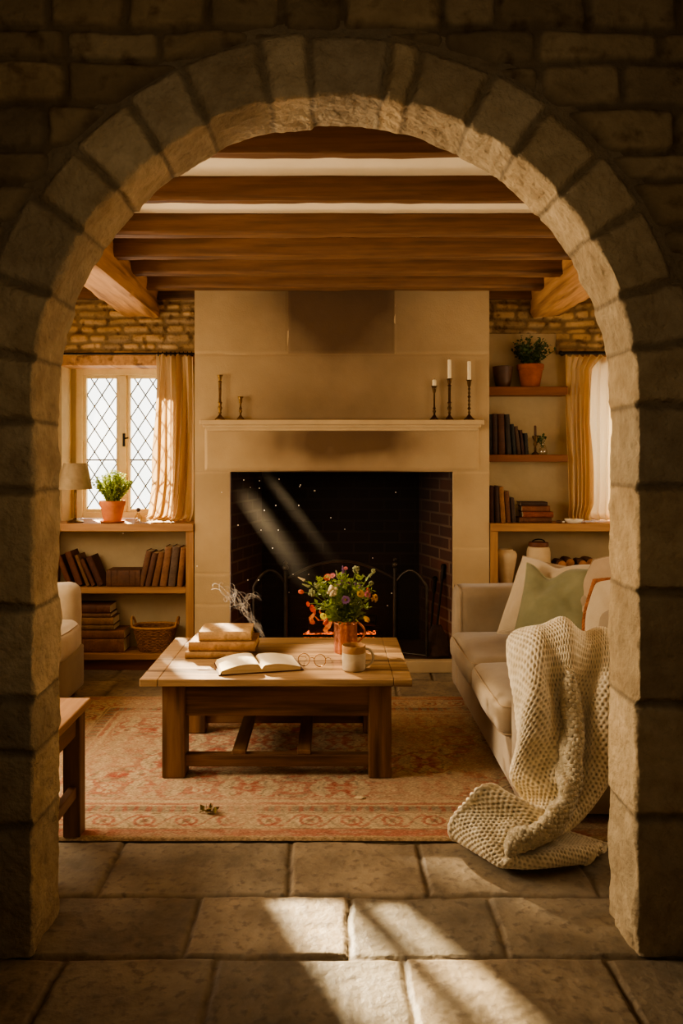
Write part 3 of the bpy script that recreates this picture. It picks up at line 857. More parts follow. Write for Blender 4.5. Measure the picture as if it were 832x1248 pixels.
# hearth tools leaning in the right of the opening
def tool(name, label, pa, pb, head):
    a = Vector(pa); b = Vector(pb)
    t = thing(name, label, 'fire tool', pb)
    d = (a - b)
    m = MB().tube([(0,0,.0), tuple(d * .8)], .008, 8); obj('shaft', m, M['iron'], t, smooth=50)
    m = MB().tube([tuple(d * .78), tuple(d * .84), tuple(d * .95), tuple(d)], [.010, .016, .015, .020], 10); m.ico(tuple(d * 1.01), .022, 1)
    obj('handle', m, M['iron'], t, smooth=50)
    obj('head', head, M['browniron'], t, smooth=50)
yb_ = 5.60
hd = MB()
g = []
for j in range(9):
    v = j / 8
    w = .030 + .050 * min(1, v * 2.2)
    g.append([(w * (2 * i / 8 - 1), -.012 * (1 - (2 * i / 8 - 1) ** 2) - .05 * v, .03 - .21 * v) for i in range(9)])
hd.grid(np.array(g))
tool('hearth_shovel', 'iron hearth shovel leaning at the right side of the fireplace opening', (XX(541, yb_), yb_ + .03, ZZ(692, yb_)), (XX(533, 5.52), 5.52 + .05, .29), hd)
hd = MB().tube([(0,0,0), (0, 0, -.06), (.02, -.01, -.075), (.03, -.01, -.06)], .008, 6)
tool('hearth_poker', 'thin iron poker leaning beside the hearth shovel', (XX(531, yb_), yb_ + .06, ZZ(708, yb_)), (XX(524, 5.57), 5.57 + .04, .168), hd)

# ================================================================== MANTEL CANDLESTICKS
YM = YC - .045
ZM = ZZ(511.5, YC - .10)
def candlestick(label, px, top, base_w, kind, candle=None, mat='bronze', cat_group='candlesticks on the mantel'):
    x = XX(px, YM)
    h = (511 - top) * YM / F
    t = thing('candlestick', label, 'candlestick', (x, YM, ZM), group=cat_group)
    b = base_w / 2
    obj('base', MB().lathe([(b, 0), (b, .006), (b * .86, .012), (b * .55, .022), (b * .3, .034), (.006, .042)], n=20), M[mat], t, smooth=40)
    z0, z1 = .04, h - .05
    if kind == 'column':
        pr = [(.007, z0), (.012, z0 + .012), (.008, z0 + .022), (.013, z0 + .035), (.016, z0 + .045), (.009, z0 + .058), (.011, z0 + .075), (.016, z0 + .082), (.009, z0 + .09), (.0095, z1 - .012), (.009, z1 - .004), (.015, z1), (.010, z1 + .008)]
    elif kind == 'small':
        pr = [(.006, z0), (.008, z0 + .01), (.013, z0 + .022), (.007, z0 + .034), (.012, z0 + .042), (.006, z0 + .05), (.006, z1)]
    else:
        pr = [(.006, z0)]
        n = 7
        for k in range(n):
            a = z0 + (z1 - z0) * k / n; s = (z1 - z0) / n
            r = .013 if k % 3 == 1 else .010
            pr += [(.006, a + .1 * s), (r, a + .5 * s), (.006, a + .9 * s)]
        pr += [(.008, z1)]
    obj('stem', MB().lathe(pr, n=14), M[mat], t, smooth=50)
    zz = pr[-1][1]
    obj('cup', MB().lathe([(.007, zz), (.012, zz + .012), (.015, h - .012), (.019, h - .004), (.022, h), (.012, h), (.011, h - .02)], n=18), M[mat], t, smooth=40)
    if candle:
        hc = (top - candle) * YM / F
        c = thing('candle', {'stub': 'short cream candle stub in the small candlestick', 'mid': 'cream taper candle in the tall middle candlestick', 'right': 'cream taper candle in the candlestick at the right end of the mantel'}[kind_l[label]], 'candle', (x, YM, ZM + h - .02), group=None)
        r = .0125 if kind_l[label] != 'stub' else .014
        obj('taper', MB().lathe([(r, 0), (r, hc + .012), (r * .8, hc + .018), (.002, hc + .02)], n=16), M['wax'], c, smooth=50)
        obj('wick', MB().tube([(0, 0, hc + .016), (.001, 0, hc + .026)], .0016, 5), M['iron'], c)
kind_l = {'short dark candlestick with a candle stub on the right of the mantel': 'stub', 'tall dark candlestick holding the middle candle on the right of the mantel': 'mid', 'knopped dark candlestick with a taper nearest the right end of the mantel': 'right'}
candlestick('tall empty brass candlestick near the left end of the mantel', 268, 456, .075, 'column', None, 'brass')
candlestick('short empty brass candlestick beside the tall one on the left', 293, 482.5, .055, 'small', None, 'brass')
ks = list(kind_l)
candlestick(ks[0], 529, 469.5, .062, 'small', 461.5)
candlestick(ks[1], 547.5, 460.5, .060, 'column', 437)
candlestick(ks[2], 571.5, 462, .075, 'knop', 439)

# ================================================================== BOOKCASES
def bookcase(label, x0, x1, left_side):
    y0, y1 = YC, YW - .003
    t = thing('bookcase', label, 'bookcase', ((x0 + x1) / 2, y0, 0))
    zt = ZZ(638, y0); tb = ZZ(647.5, y0)
    m = MB().box(x0, x1, y0 - .015, y1 - .002, tb, zt); obj('top', m, M['shelf'], t, world=True, bevel=.004)
    pw = .056
    for a in ((x1 - pw, x1) if left_side else (x0, x0 + pw), (x0, x0 + pw) if left_side else (x1 - pw, x1)):
        m = MB().box(a[0], a[1], y0, y1 - .002, 0, tb); obj('side_panel', m, M['shelfv'], t, world=True, bevel=.004)
    za, zb = ZZ(716.5, y0), ZZ(723.5, y0)
    m = MB().box(x0 + pw, x1 - pw, y0 + .006, y1 - .002, zb, za); obj('shelf', m, M['shelf'], t, world=True, bevel=.003)
    zc, zd = ZZ(797.5, y0), ZZ(804.5, y0)
    m = MB().box(x0 + pw, x1 - pw, y0 + .004, y1 - .002, zd, zc); obj('shelf', m, M['shelf'], t, world=True, bevel=.003)
    m = MB().box(x0 + pw, x1 - pw, y0 + .05, y0 + .07, 0, zd); obj('plinth', m, M['darkshelf'], t, world=True)
    return zt, za, zc
LX1 = XX(236.5, YC)
ZTOP, ZMID, ZLOW = bookcase('low oak bookcase built under the left window', -2.05, LX1 - .003, True)
RX0 = XX(596.5, YC)
bookcase('low oak bookcase behind the sofa right of the fireplace', RX0 + .003, 2.40, False)
def wall_shelf(label, py0, py1, x1):
    y0 = YC + .06
    o = obj('wall_shelf', MB().box(RX0 + .003, XX(x1, y0), y0, YW - .014, ZZ(py1, y0), ZZ(py0, y0)), M['darkshelf'], loc=(RX0, y0, ZZ(py0, y0)), world=True, bevel=.004)
    tag(o, label, 'shelf', 'oak wall shelves')
    return ZZ(py0, y0)
ZSH1 = wall_shelf('upper oak wall shelf carrying the potted plant', 471, 481, 692)
ZSH2 = wall_shelf('lower oak wall shelf carrying books and a small vase', 554, 563, 692)

# ------------------------------------------------------------------ books
def book(label, group, w, h, d, rgb, loc, tilt=0.0, flat=False, rz=0.0, bands=True):
    """w thickness, h height, d depth. Upright: spine faces the room (-Y)."""
    name = 'book'
    if flat:
        t = thing(name, label, 'book', loc, group=group, rot=(0, math.radians(90), rz))
    else:
        t = thing(name, label, 'book', loc, group=group, rot=(0, tilt, rz))
    def m4(mb):
        if flat: mb.v = [(-(x + w / 2), y, z - h / 2) for x, y, z in mb.v]; mb.f = [f[::-1] for f in mb.f]
        return mb
    tb = .0035
    m = MB()
    m.box(-w/2, -w/2 + tb, .004, d, 0, h); m.box(w/2 - tb, w/2, .004, d, 0, h)
    n = 9; prof = []
    for k in range(n):
        a = math.pi * k / (n - 1)
        prof.append((-w/2 * math.cos(a), .004 - min(.010, w * .3) * math.sin(a)))
    inner = [(x * .86, y + .0035) for x, y in prof]
    loop = prof + inner[::-1]
    vs = [(x, y, 0) for x, y in loop] + [(x, y, h) for x, y in loop]
    L = len(loop); fs = [(k, (k+1) % L, L + (k+1) % L, L + k) for k in range(L)]
    for k in range(n - 1):
        fs.append((k, L - 1 - k, L - 2 - k, k + 1)[::1]); fs.append((L + k, L + k + 1, L + L - 2 - k, L + L - 1 - k))
    m.add(vs, fs)
    if bands and w > .018:
        for f in (.14, .32, .68, .86):
            zz = h * f
            pts = [(x * 1.03, y - .0015, zz) for x, y in prof]
            m.tube(pts, .0022, 5)
    obj('cover', m4(m), bookmat(rgb), t, smooth=50)
    p = MB().box(-w/2 + tb, w/2 - tb, .006, d - .005, .004, h - .004)
    obj('pages', m4(p), M['page'], t)
    return t
def shelf_row(specs, zs, Y, d=.16, base=''):
    """specs: (bottom px, top px, top py, width px, rgb, label)"""
    for bx, tx, ty, w, rgb, lab, grp in specs:
        W = w * Y / F; H0 = (ZZ(ty, Y) - zs)
        dx = (tx - bx) * Y / F
        ang = math.atan2(dx, H0)
        H = max(.08, (H0 - W * abs(math.sin(ang)) * .5) / math.cos(ang))
        # lowest corner stays on the shelf
        lift = W / 2 * abs(math.sin(ang))
        book(lab, grp, W * math.cos(ang) * .96, H, d, rgb, (XX(bx, Y), Y + rnd.uniform(0, .012), zs + lift + .001), ang)
G1 = 'books leaning on the left bookcase'
YBK = YC + .045
shelf_row([
    (84.5, 70, 678, 7, (120,72,44), 'reddish brown book at the far left of the left bookcase, leaning left', G1),
    (96.5, 81, 673, 8.5, (112,66,42), 'tall brown book second from the left, leaning on the left bookcase', G1),
    (106.5, 91.5, 677, 5, (136,96,58), 'slim tan book third from the left, leaning on the left bookcase', G1),
    (113.5, 98.5, 682, 6, (104,62,40), 'brown book fourth from the left, leaning on the left bookcase', G1),
    (122, 106.5, 679, 8.5, (92,54,36), 'dark brown book at the right of the left leaning group', G1),
], ZMID, YBK)
G2 = 'books leaning right on the left bookcase'
shelf_row([
    (171.5, 181.5, 672, 7.5, (122,84,56), 'brown book at the left end of the right leaning group', G2),
    (179.5, 189, 674, 7, (108,72,50), 'dull brown book second in the right leaning group', G2),
    (188, 197, 673, 8, (134,90,56), 'tan brown book third in the right leaning group', G2),
    (198, 205.5, 667, 9, (146,102,68), 'tall tan book fourth in the right leaning group', G2),
    (208.5, 214.5, 666.5, 9.5, (116,92,72), 'tall grey brown book fifth in the right leaning group', G2),
    (218.5, 223.5, 667.5, 7, (158,108,66), 'light tan book leaning against the bookcase post', G2),
], ZMID, YBK)
book('thick old brown book lying flat between the two leaning groups', None, (716 - 696) * YBK / F, .24, .17, (104,68,42), (XX(150, YBK), YBK, ZMID + .001), flat=True)
# stack on the bottom shelf
z = ZLOW + .001
for th, l, r, rgb, lab in [(16.5, 96, 151, (140,92,52), 'thick tan book at the bottom of the left floor shelf stack'),
                      (10.2, 96, 151.5, (134,88,50), 'tan brown book second from the bottom of the left floor shelf stack'),
                      (6.3, 87, 138.5, (128,92,48), 'thin olive tan book third from the bottom of the left floor shelf stack'),
                      (9, 86, 138, (150,106,58), 'light tan book third from the top of the left floor shelf stack'),
                      (5, 82, 135, (124,84,48), 'thin brown book second from the top of the left floor shelf stack'),
                      (10, 82, 134, (106,64,38), 'dark brown book on top of the left floor shelf stack')]:
    W = th * YBK / F
    book(lab, 'books stacked on the bottom shelf', W, (r - l) * YBK / F, .175, rgb, (XX((l + r) / 2, YBK), YBK, z), flat=True)
    z += W + .001
# right wall shelves
YR = YC + .085
G3 = 'books on the lower wall shelf'
shelf_row([
    (597.6, 597.6, 505, 4.6, (44,34,28), 'nearly black book against the chimney on the lower wall shelf', G3),
    (603.3, 602.6, 504.5, 6, (70,48,34), 'tall dark brown book second from the chimney on the lower wall shelf', G3),
    (611.7, 610.2, 504.5, 9, (92,58,36), 'tall wide brown book third from the chimney on the lower wall shelf', G3),
    (621.0, 618.0, 505, 6.5, (62,52,42), 'grey black tall book fourth on the lower wall shelf', G3),
    (627.6, 624.0, 517, 4, (50,46,38), 'short slim dark book leaning left on the lower wall shelf', G3),
    (633.0, 628.6, 519.5, 5.5, (84,60,40), 'short brown book leaning left on the lower wall shelf', G3),
    (638.3, 635.0, 524, 3.6, (72,44,32), 'small reddish book, second from the right of its row on the lower wall shelf', G3),
    (642.6, 641, 528, 4, (58,50,40), 'smallest dark book at the right end of its row on the lower wall shelf', G3),
], ZSH2, YR, .14)
G4 = 'books standing on the right bookcase top'
YR2 = YC + .05
shelf_row([
    (599.6, 599.2, 592.5, 6, (78,46,32), 'dark red brown book against the chimney on the right bookcase top', G4),
    (606.6, 604.6, 592.5, 6, (70,46,32), 'dark brown book second from the chimney on the right bookcase top', G4),
    (613.4, 610.4, 593.5, 6, (150,104,60), 'light tan book standing on the right bookcase top', G4),
    (620, 617.2, 599, 6.5, (112,70,42), 'shorter brown book fourth from the chimney on the right bookcase top', G4),
    (626.6, 624, 607, 4.6, (74,54,38), 'short dark book at the right end of the upright row on the bookcase top', G4),
], ZTOP, YR2, .14)
z = ZTOP + .001
for th, l, r, rgb, lab in [(6.2, 633, 672, (112,70,44), 'brown book at the bottom of the small stack on the right bookcase'),
                      (7, 637, 674, (136,72,44), 'reddish book second from the bottom of the small stack on the right bookcase'),
                      (7, 636, 670, (126,76,46), 'brown book second from the top of the small stack on the right bookcase'),
                      (4.6, 634, 667, (66,44,30), 'thin dark book on top of the small stack on the right bookcase')]:
    W = th * YR2 / F
    book(lab, 'small stack of books on the right bookcase', W, (r - l) * YR2 / F, .13, rgb, (XX((l + r) / 2, YR2), YR2, z), flat=True)
    z += W + .001

# ------------------------------------------------------------------ plants
def sprigs(n, h, spread, leafsize, rg, leaf_n=14, droop=.2, wide=1.0, start=.1):
    """returns (stems MB, leaves MB), local coordinates, root at origin"""
    st = MB(); lf = MB()
    for k in range(n):
        a = rg.uniform(0, 2 * math.pi); r = spread * math.sqrt(rg.random())
        hh = h * rg.uniform(.62, 1.0) * (1 - .25 * (r / max(spread, 1e-6)) ** 2)
        ca, sa = math.cos(a), math.sin(a)
        b = .22 * r
        pts = []
        for j in range(7):
            f = j / 6
            rr = b + (r - b) * (f ** 1.3)
            pts.append((ca * rr + .006 * math.sin(5 * f + k), sa * rr + .006 * math.cos(4 * f + k), hh * f - droop * r * f * f * .3))
        st.tube(pts, [.0018] * 6 + [.0008], 4, cap=False)
        for j in range(leaf_n):
            f = start + (1 - start) * (j + rg.random()) / leaf_n
            i = min(5, int(f * 6)); g = f * 6 - i
            p = Vector(pts[i]).lerp(Vector(pts[i + 1]), g)
            leaf(lf, p, Vector((rg.uniform(-1, 1), rg.uniform(-1, 1), rg.uniform(-.2, .9))).normalized(), leafsize * rg.uniform(.7, 1.2), wide, rg)
    return st, lf
def leaf(lf, p, d, s, wide, rg):
    side = d.cross(Vector((rg.uniform(-1, 1), rg.uniform(-1, 1), rg.uniform(-1, 1))))
    if side.length < .05: side = d.cross(Vector((0, 0, 1)))
    side.normalize(); nrm = side.cross(d)
    w = s * .30 * wide
    vs = [p, p + d * s * .45 + side * w, p + d * s * .45 - nrm * s * .06, p + d * s * .45 - side * w, p + d * s]
    lf.add(vs, [(0, 1, 2), (0, 2, 3), (1, 4, 2), (2, 4, 3)])
def flower_pot(root, r_top, r_bot, h, mat, rim=True):
    pr = [(r_bot * .9, 0), (r_bot, .004)]
    if rim:
        pr += [(r_top * .93, h * .76), (r_top, h * .77), (r_top * 1.03, h * .98), (r_top * 1.0, h), (r_top * .9, h), (r_top * .88, h * .85)]
    else:
        pr += [((r_top + r_bot) * .52, h * .5), (r_top, h), (r_top * .93, h), (r_top * .9, h * .85)]
    obj('pot', MB().lathe(pr, n=32), mat, root, smooth=40)
    obj('soil', MB().lathe([(0.0005, h * .87), (r_top * .5, h * .88), (r_top * .89, h * .86)], n=24, cap=False), M['soil'], root, smooth=60)
rg = random.Random(21)
YP = YC + .09
t = thing('potted_herb', 'bright green leafy herb in a terracotta pot on the left window sill', 'plant', (XX(137, YP), YP, ZTOP))
flower_pot(t, .090, .062, .150, M['terracotta'])
s1, l1 = sprigs(110, .25, .135, .021, rg, 26, wide=1.2, droop=.1)
off = Matrix.Translation((0, 0, .125))
obj('stems', s1.xf(off), M['leafmid'], t); obj('foliage', l1.xf(off), M['leaf'], t)
obj('saucer', MB().lathe([(.07, 0), (.084, .004), (.092, .014), (.086, .016), (.075, .008), (.001, .006)], n=30), M['terracotta'], t, smooth=40)
for c in t.children:
    if c.name.split('.')[0] != 'saucer': c.location.z = .007

YS = YC + .14
t = thing('potted_shrub', 'dark small leaved shrub in a terracotta pot on the upper wall shelf', 'plant', (XX(646, YS), YS, ZSH1))
flower_pot(t, .094, .066, .165, M['terra_dk'])
s1, l1 = sprigs(46, .25, .17, .026, rg, 15, wide=1.3)
off = Matrix.Translation((0, 0, .14))
obj('stems', s1.xf(off), M['leafdk'], t); obj('foliage', l1.xf(off), M['leafdk'], t)
YS2 = YC + .13
t = thing('stoneware_bowl', 'dark brown tapering stoneware bowl beside the potted shrub', 'bowl', (XX(612.5, YS2), YS2, ZSH1))
obj('body', MB().lathe([(.045, 0), (.05, .004), (.064, .07), (.071, .135), (.074, .148), (.069, .150), (.064, .135), (.052, .03), (.001, .02)], n=28), M['browncer'], t, smooth=50)
obj('foot_ring', MB().lathe([(.046, 0), (.05, .003), (.048, .008)], n=24), M['browncer'], t)

# small vase of sprigs and small dark ornament on the lower wall shelf
YV = YC + .11
t = thing('dark_candlestick', 'small dark candlestick with a dark candle beside the books on the lower wall shelf', 'candlestick', (XX(652, YV), YV, ZSH2))
obj('stick', MB().lathe([(.028, 0), (.026, .008), (.010, .02), (.008, .06), (.016, .075), (.010, .09), (.013, .105), (.022, .125), (.020, .135), (.008, .14)], n=16), M['bronze'], t, smooth=50)
obj('candle', MB().lathe([(.009, .13), (.009, .205), (.004, .21)], n=12), M['browncer'], t, smooth=50)
t = thing('bud_vase', 'small glass bud vase with dark leafy sprigs on the lower wall shelf', 'vase', (XX(661.5, YV), YV, ZSH2))
obj('vase', MB().lathe([(.026, 0), (.030, .006), (.030, .03), (.016, .07), (.013, .085), (.017, .09)], n=18), M['bottleglass'], t, smooth=50)
s1, l1 = sprigs(9, .11, .055, .022, rg, 5, wide=1.4, start=.6)
off = Matrix.Translation((0, 0, .05))
obj('stems', s1.xf(off), M['leafdk'], t); obj('leaves', l1.xf(off), M['leafdk'], t)

# dish and pebbles on the right bookcase top
YD = YC + .05
t = thing('dish', 'shallow white dish under the right curtain on the bookcase top', 'dish', (XX(699, YD), YD, ZTOP))
obj('body', MB().lathe([(.045, 0), (.05, .004), (.066, .024), (.064, .027), (.046, .008), (.001, .006)], n=28), M['white_cer'], t, smooth=50)
for k, (px, s, lab) in enumerate([(681, .018, 'small dark pebble left of the white dish'), (686, .012, 'tiny pale pebble touching the white dish')]):
    o = obj('pebble', MB().ico((0, 0, s * .6), s, 2, (1.3, 1, .62), .06), M['browncer'] if k == 0 else M['white_cer'], loc=(XX(px, YD - .01), YD - .01, ZTOP), smooth=179)
    tag(o, lab, 'pebble')

# inside the right bookcase
YI = YC + .11
t = thing('cream_jug', 'cream stoneware jar tapering to its foot inside the right bookcase', 'jar', (XX(616, YI), YI, ZMID))
obj('body', MB().lathe([(.040, 0), (.044, .006), (.060, .10), (.078, .20), (.080, .225), (.070, .245), (.052, .252), (.050, .262), (.044, .262), (.042, .245), (.001, .24)], n=28), M['cream_cer'], t, smooth=50)
t = thing('lidded_pot', 'beige stoneware pot with a flat wooden lid inside the right bookcase', 'pot', (XX(656, YI), YI, ZMID))
obj('body', MB().lathe([(.06, 0), (.078, .02), (.086, .12), (.084, .24), (.076, .275), (.07, .28), (.001, .28)], n=28), M['cream_cer'], t, smooth=50)
obj('lid', MB().lathe([(.001, .281), (.07, .281), (.072, .29), (.068, .312), (.001, .316)], n=26), M['leather'], t, smooth=40)
obj('lid_handle', MB().tube([(.045 * math.cos(a), 0, .312 + .02 * math.sin(a)) for a in [math.pi * k / 8 for k in range(9)]], .005, 6), M['iron'], t)
def basket(label, loc, rx0, rx1, ry0, ry1, h, handles=True):
    t = thing('wicker_basket', label, 'basket', loc)
    nrow = 15; ncol = 44
    m = MB()
    def P(a, f, o=0):
        rx = rx0 + (rx1 - rx0) * f; ry = ry0 + (ry1 - ry0) * f
        # rounded rectangle
        c, s = math.cos(a), math.sin(a); e = .72
        return ((rx + o) * math.copysign(abs(c) ** e, c), (ry + o) * math.copysign(abs(s) ** e, s), h * f)
    # woven rows
    for j in range(nrow):
        f = (j + .5) / nrow
        pts = [P(2 * math.pi * k / 88, f, .0035 * (1 if (k // 2 + j) % 2 else -1)) for k in range(88)]
        m.tube(pts, h / nrow * .52, 5, closed=True)
    obj('weave', m, M['wicker'], t, smooth=60)
    m = MB()
    for k in range(ncol): m.tube([P(2 * math.pi * k / ncol, f / 6, .0005) for f in range(7)], .0035, 5)
    obj('stakes', m, M['wicker'], t)
    m = MB(); pts = [P(2 * math.pi * k / 60, 1.0, .002) for k in range(60)]
    m.tube(pts, .0095, 7, closed=True)
    obj('rim', m, M['wicker_lt'], t, smooth=60)
    m = MB(); b = [P(2 * math.pi * k / 40, .02) for k in range(40)]
    m.add(b, [tuple(range(40))]); obj('floor', m, M['wicker'], t)
    if handles:
        for s in (-1, 1):
            pts = [(s * (rx1 + .004 + .012 * math.sin(a)), .055 * math.cos(a), h + .062 * math.sin(a)) for a in [math.pi * k / 12 for k in range(13)]]
            obj('handle', MB().tube(pts, .0085, 7), M['wicker_lt'], t, smooth=60)
    return t
basket('oval wicker basket with two loop handles on the left bottom shelf', (XX(189, YC + .12), YC + .125, ZLOW + .004), .108, .150, .078, .105, (796 - 767) * 5.62 / F)
t = basket('wicker log basket inside the right bookcase', (XX(702, YC + .13), YC + .135, ZMID + .004), .16, .19, .075, .095, .13, False)
rg = random.Random(9)
for k, (dx, dy, dz, lab) in enumerate([(-.13, -.02, .155, 'split log at the left of the log basket'), (-.06, .02, .165, 'split log second from the left in the log basket'), (.02, -.01, .16, 'split log in the middle of the log basket'), (.09, .02, .162, 'split log second from the right in the log basket'), (.15, -.01, .15, 'split log at the right of the log basket')]):
    o = thing('firewood_log', lab, 'log', (XX(702, YC + .13) + dx, YC + .135 + dy, ZMID + dz), group='firewood in the log basket')
    r = rg.uniform(.028, .036)
    obj('bark', MB().tube([(0, -.08, 0), (.004, 0, .003), (0, .08, 0)], [r, r * 1.05, r], 12, cap=False), M['log'], o, smooth=50)
    obj('cut_end', MB().lathe([(.0005, 0), (r * .5, .001), (r * .99, 0)], n=12, cap=False).xf(Matrix.Translation((0, -.081, 0)) @ Matrix.Rotation(math.pi / 2, 4, 'X')), M['logend'], o)
    obj('cut_end', MB().lathe([(.0005, 0), (r * .5, .001), (r * .99, 0)], n=12, cap=False).xf(Matrix.Translation((0, .081, 0)) @ Matrix.Rotation(-math.pi / 2, 4, 'X')), M['logend'], o)

# ------------------------------------------------------------------ lamp, bottle, curtains
YL = YC + .10
t = thing('table_lamp', 'small table lamp with beige drum shade on the left window sill', 'lamp', (XX(92, YL), YL, ZTOP))
obj('base', MB().lathe([(.058, 0), (.060, .006), (.050, .014), (.020, .022), (.010, .032)], n=24), M['brass'], t, smooth=40)
obj('stem', MB().lathe([(.009, .025), (.009, .24), (.014, .245), (.014, .275), (.006, .28)], n=14), M['brass'], t, smooth=40)
hz0, hz1 = (636 - 595.5) * YL / F, (636 - 564) * YL / F
m = MB().lathe([(.118, hz0), (.082, hz1), (.080, hz1), (.116, hz0), (.118, hz0)], n=40, cap=False)
obj('lamp_shade', m, M['shade'], t, smooth=60)
m = MB()
for a in (0, 2.094, 4.189): m.tube([(0, 0, hz1 - .02), (.08 * math.cos(a), .08 * math.sin(a), hz1 - .006)], .002, 5)
m.tube([(0, 0, .27), (0, 0, hz1 - .02)], .004, 6)
obj('shade_carrier', m, M['brass'], t)
YQ = YC + .06
t = thing('glass_bottle', 'small clear glass bottle with a dark stopper on the left window sill', 'bottle', (XX(168.5, YQ), YQ, ZTOP))
obj('body', MB().lathe([(.022, 0), (.026, .004), (.027, .045), (.012, .062), (.010, .078), (.014, .082)], n=20), M['bottleglass'], t, smooth=50)
obj('stopper', MB().lathe([(.009, .078), (.013, .086), (.016, .096), (.010, .106), (.001, .108)], n=14), M['browncer'], t, smooth=50)

def curtain(name, label, root, xf, y0, z_top, z_bot, nfold, amp, mat, seed, width_fn, pool=None, header=True):
    """xf: (x0, x1) at the rod; width_fn(v)->(x0,x1)"""
    NU, NV = 150, 110
    u = np.linspace(0, 1, NU)[None, :]; v = np.linspace(0, 1, NV)[:, None]
    x0 = np.array([width_fn(t)[0] for t in v[:, 0]])[:, None]; x1 = np.array([width_fn(t)[1] for t in v[:, 0]])[:, None]
    ph = 2 * math.pi * nfold * (u + .05 * vnoise(u * 3, v * 1.3, 0, seed) + .02 * np.sin(v * 5 + u * 4))
    ampv = amp * (.65 + .5 * sstep(0, .3, v)) * (1 + .35 * vnoise(u * 5, v * 2, 2, seed + 1))
    x = x0 + (x1 - x0) * u + .30 * ampv * np.sin(2 * ph) * .5
    y = y0 + ampv * np.sin(ph) + .010 * vnoise(u * 9, v * 5, 1, seed + 2) * v
    z = z_top + (z_bot - z_top) * v + 0 * u
    if header:
        z = z + .012 * (1 - sstep(0, .05, v)) * np.sin(ph * 1.0 + 1)
    if pool:
        x, y, z = pool(x, y, z, u, v, ph)
    arr = np.stack([x, y, z], -1)
    return gridobj(name, arr, mat, parent=root)
def poolL(x, y, z, u, v, ph):
    k = sstep(.93, 1.0, v)
    z = np.where(v > .93, np.maximum(z, ZTOP + .010 + .020 * (1 + np.sin(ph * 1.0 + 1.0)) * (1 - k * .6) + .012 * vnoise(u * 12, v * 30, 0, 3)), z)
    y = y - .10 * k + .02 * np.sin(ph * .7 + 3 * v)
    x = x - .05 * k * (1 - u)
    return x, y, z
rl = (XX(190, YW - .09), XX(236, YW - .09))
t = thing('left_curtain', 'cream linen curtain gathered at the right of the left window', 'curtain', ((rl[0] + rl[1]) / 2, YW - .09, ZTOP))
t.name = 'linen_curtain'; ORG['linen_curtain'] = tuple(t.location)
def wfL(v):
    y = YW - .09
    a = np.interp(v, [0, .15, .5, .75, .9, 1], [191, 191, 187.5, 185, 181, 177]); b = np.interp(v, [0, .3, .7, .9, 1], [235, 236, 236, 235, 232])
    return XX(a, y), XX(b, y)
curtain('fabric', '', t, rl, YW - .085, ZZ(433, YW - .09), ZTOP - .03, 6.5, .030, M['curtain'], 31, wfL, poolL)
m = MB().tube([(-2.2, YW - .085, ZZ(431, YW - .085)), (-.99, YW - .085, ZZ(431, YW - .085))], .008, 10); m.ico((-2.2, YW - .085, ZZ(431, YW - .085)), .016, 1)
o = thing('curtain_rod', 'thin dark iron curtain rod above the left window', 'curtain rod', (-1.6, YW - .085, ZZ(431, YW - .085)))
obj('rod', m, M['iron'], o, world=True, smooth=50)
for x in (-2.15, -1.02):
    obj('bracket', MB().box(x - .008, x + .008, YW - .09, YW - .01, ZZ(431, YW - .085) - .012, ZZ(431, YW - .085) - .004), M['iron'], o, world=True)
for k in range(9):
    x = rl[0] + (rl[1] - rl[0]) * (k + .5) / 9
    a_ = [(x, YW - .085 + .014 * math.cos(q), ZZ(431, YW - .085) - .002 + .016 * math.sin(q)) for q in [2 * math.pi * j / 10 for j in range(10)]]
    obj('ring', MB().tube(a_, .0025, 5, closed=True), M['iron'], t, world=True)

# right window: a dark heavy half and a bright thin half
yr = YW - .09
t = thing('linen_curtain', 'dark folded linen curtain hanging left of the bright one at the right window', 'curtain', (XX(706, yr), yr, ZTOP))
def wfR(v):
    a = np.interp(v, [0, .5, 1], [689, 690, 692]); b = np.interp(v, [0, .08, .4, .7, .88, 1], [735, 722, 719, 722, 722, 712])
    return XX(a, yr), XX(b, yr)
def poolR(x, y, z, u, v, ph):
    k = sstep(.94, 1.0, v)
    z = np.where(v > .94, np.maximum(z, ZTOP + .008 + .014 * (1 + np.sin(ph)) * (1 - k * .6)), z)
    return x, y - .06 * k, z
curtain('fabric', '', t, None, yr, ZZ(433, yr), ZTOP - .02, 5.5, .028, M['curtain'], 35, wfR, poolR)
yr2 = YW - .045
t2 = thing('sheer_curtain', 'thin bright cream curtain glowing in front of the right window', 'curtain', (XX(745, yr2), yr2, ZTOP))
def wfS(v):
    a = np.interp(v, [0, 1], [712, 708]); b = np.interp(v, [0, 1], [800, 806])
    return XX(a, yr2), XX(b, yr2)
curtain('fabric', '', t2, None, yr2, ZZ(433, yr2), ZTOP - .01, 9, .020, M['sheer'], 37, wfS, poolR)
o = thing('curtain_rod', 'dark curtain rod with a finial above the right window', 'curtain rod', (2.1, yr, ZZ(430, yr)))
m = MB().tube([(XX(685, yr), yr, ZZ(430, yr)), (2.65, yr, ZZ(430, yr))], .011, 10); m.ico((XX(683, yr), yr, ZZ(430, yr)), .016, 1)
obj('rod', m, M['iron'], o, world=True, smooth=50)
for x in (XX(688, yr), 2.55):
    obj('bracket', MB().box(x - .008, x + .008, yr, YW - .01, ZZ(430, yr) - .012, ZZ(430, yr) - .004), M['iron'], o, world=True)

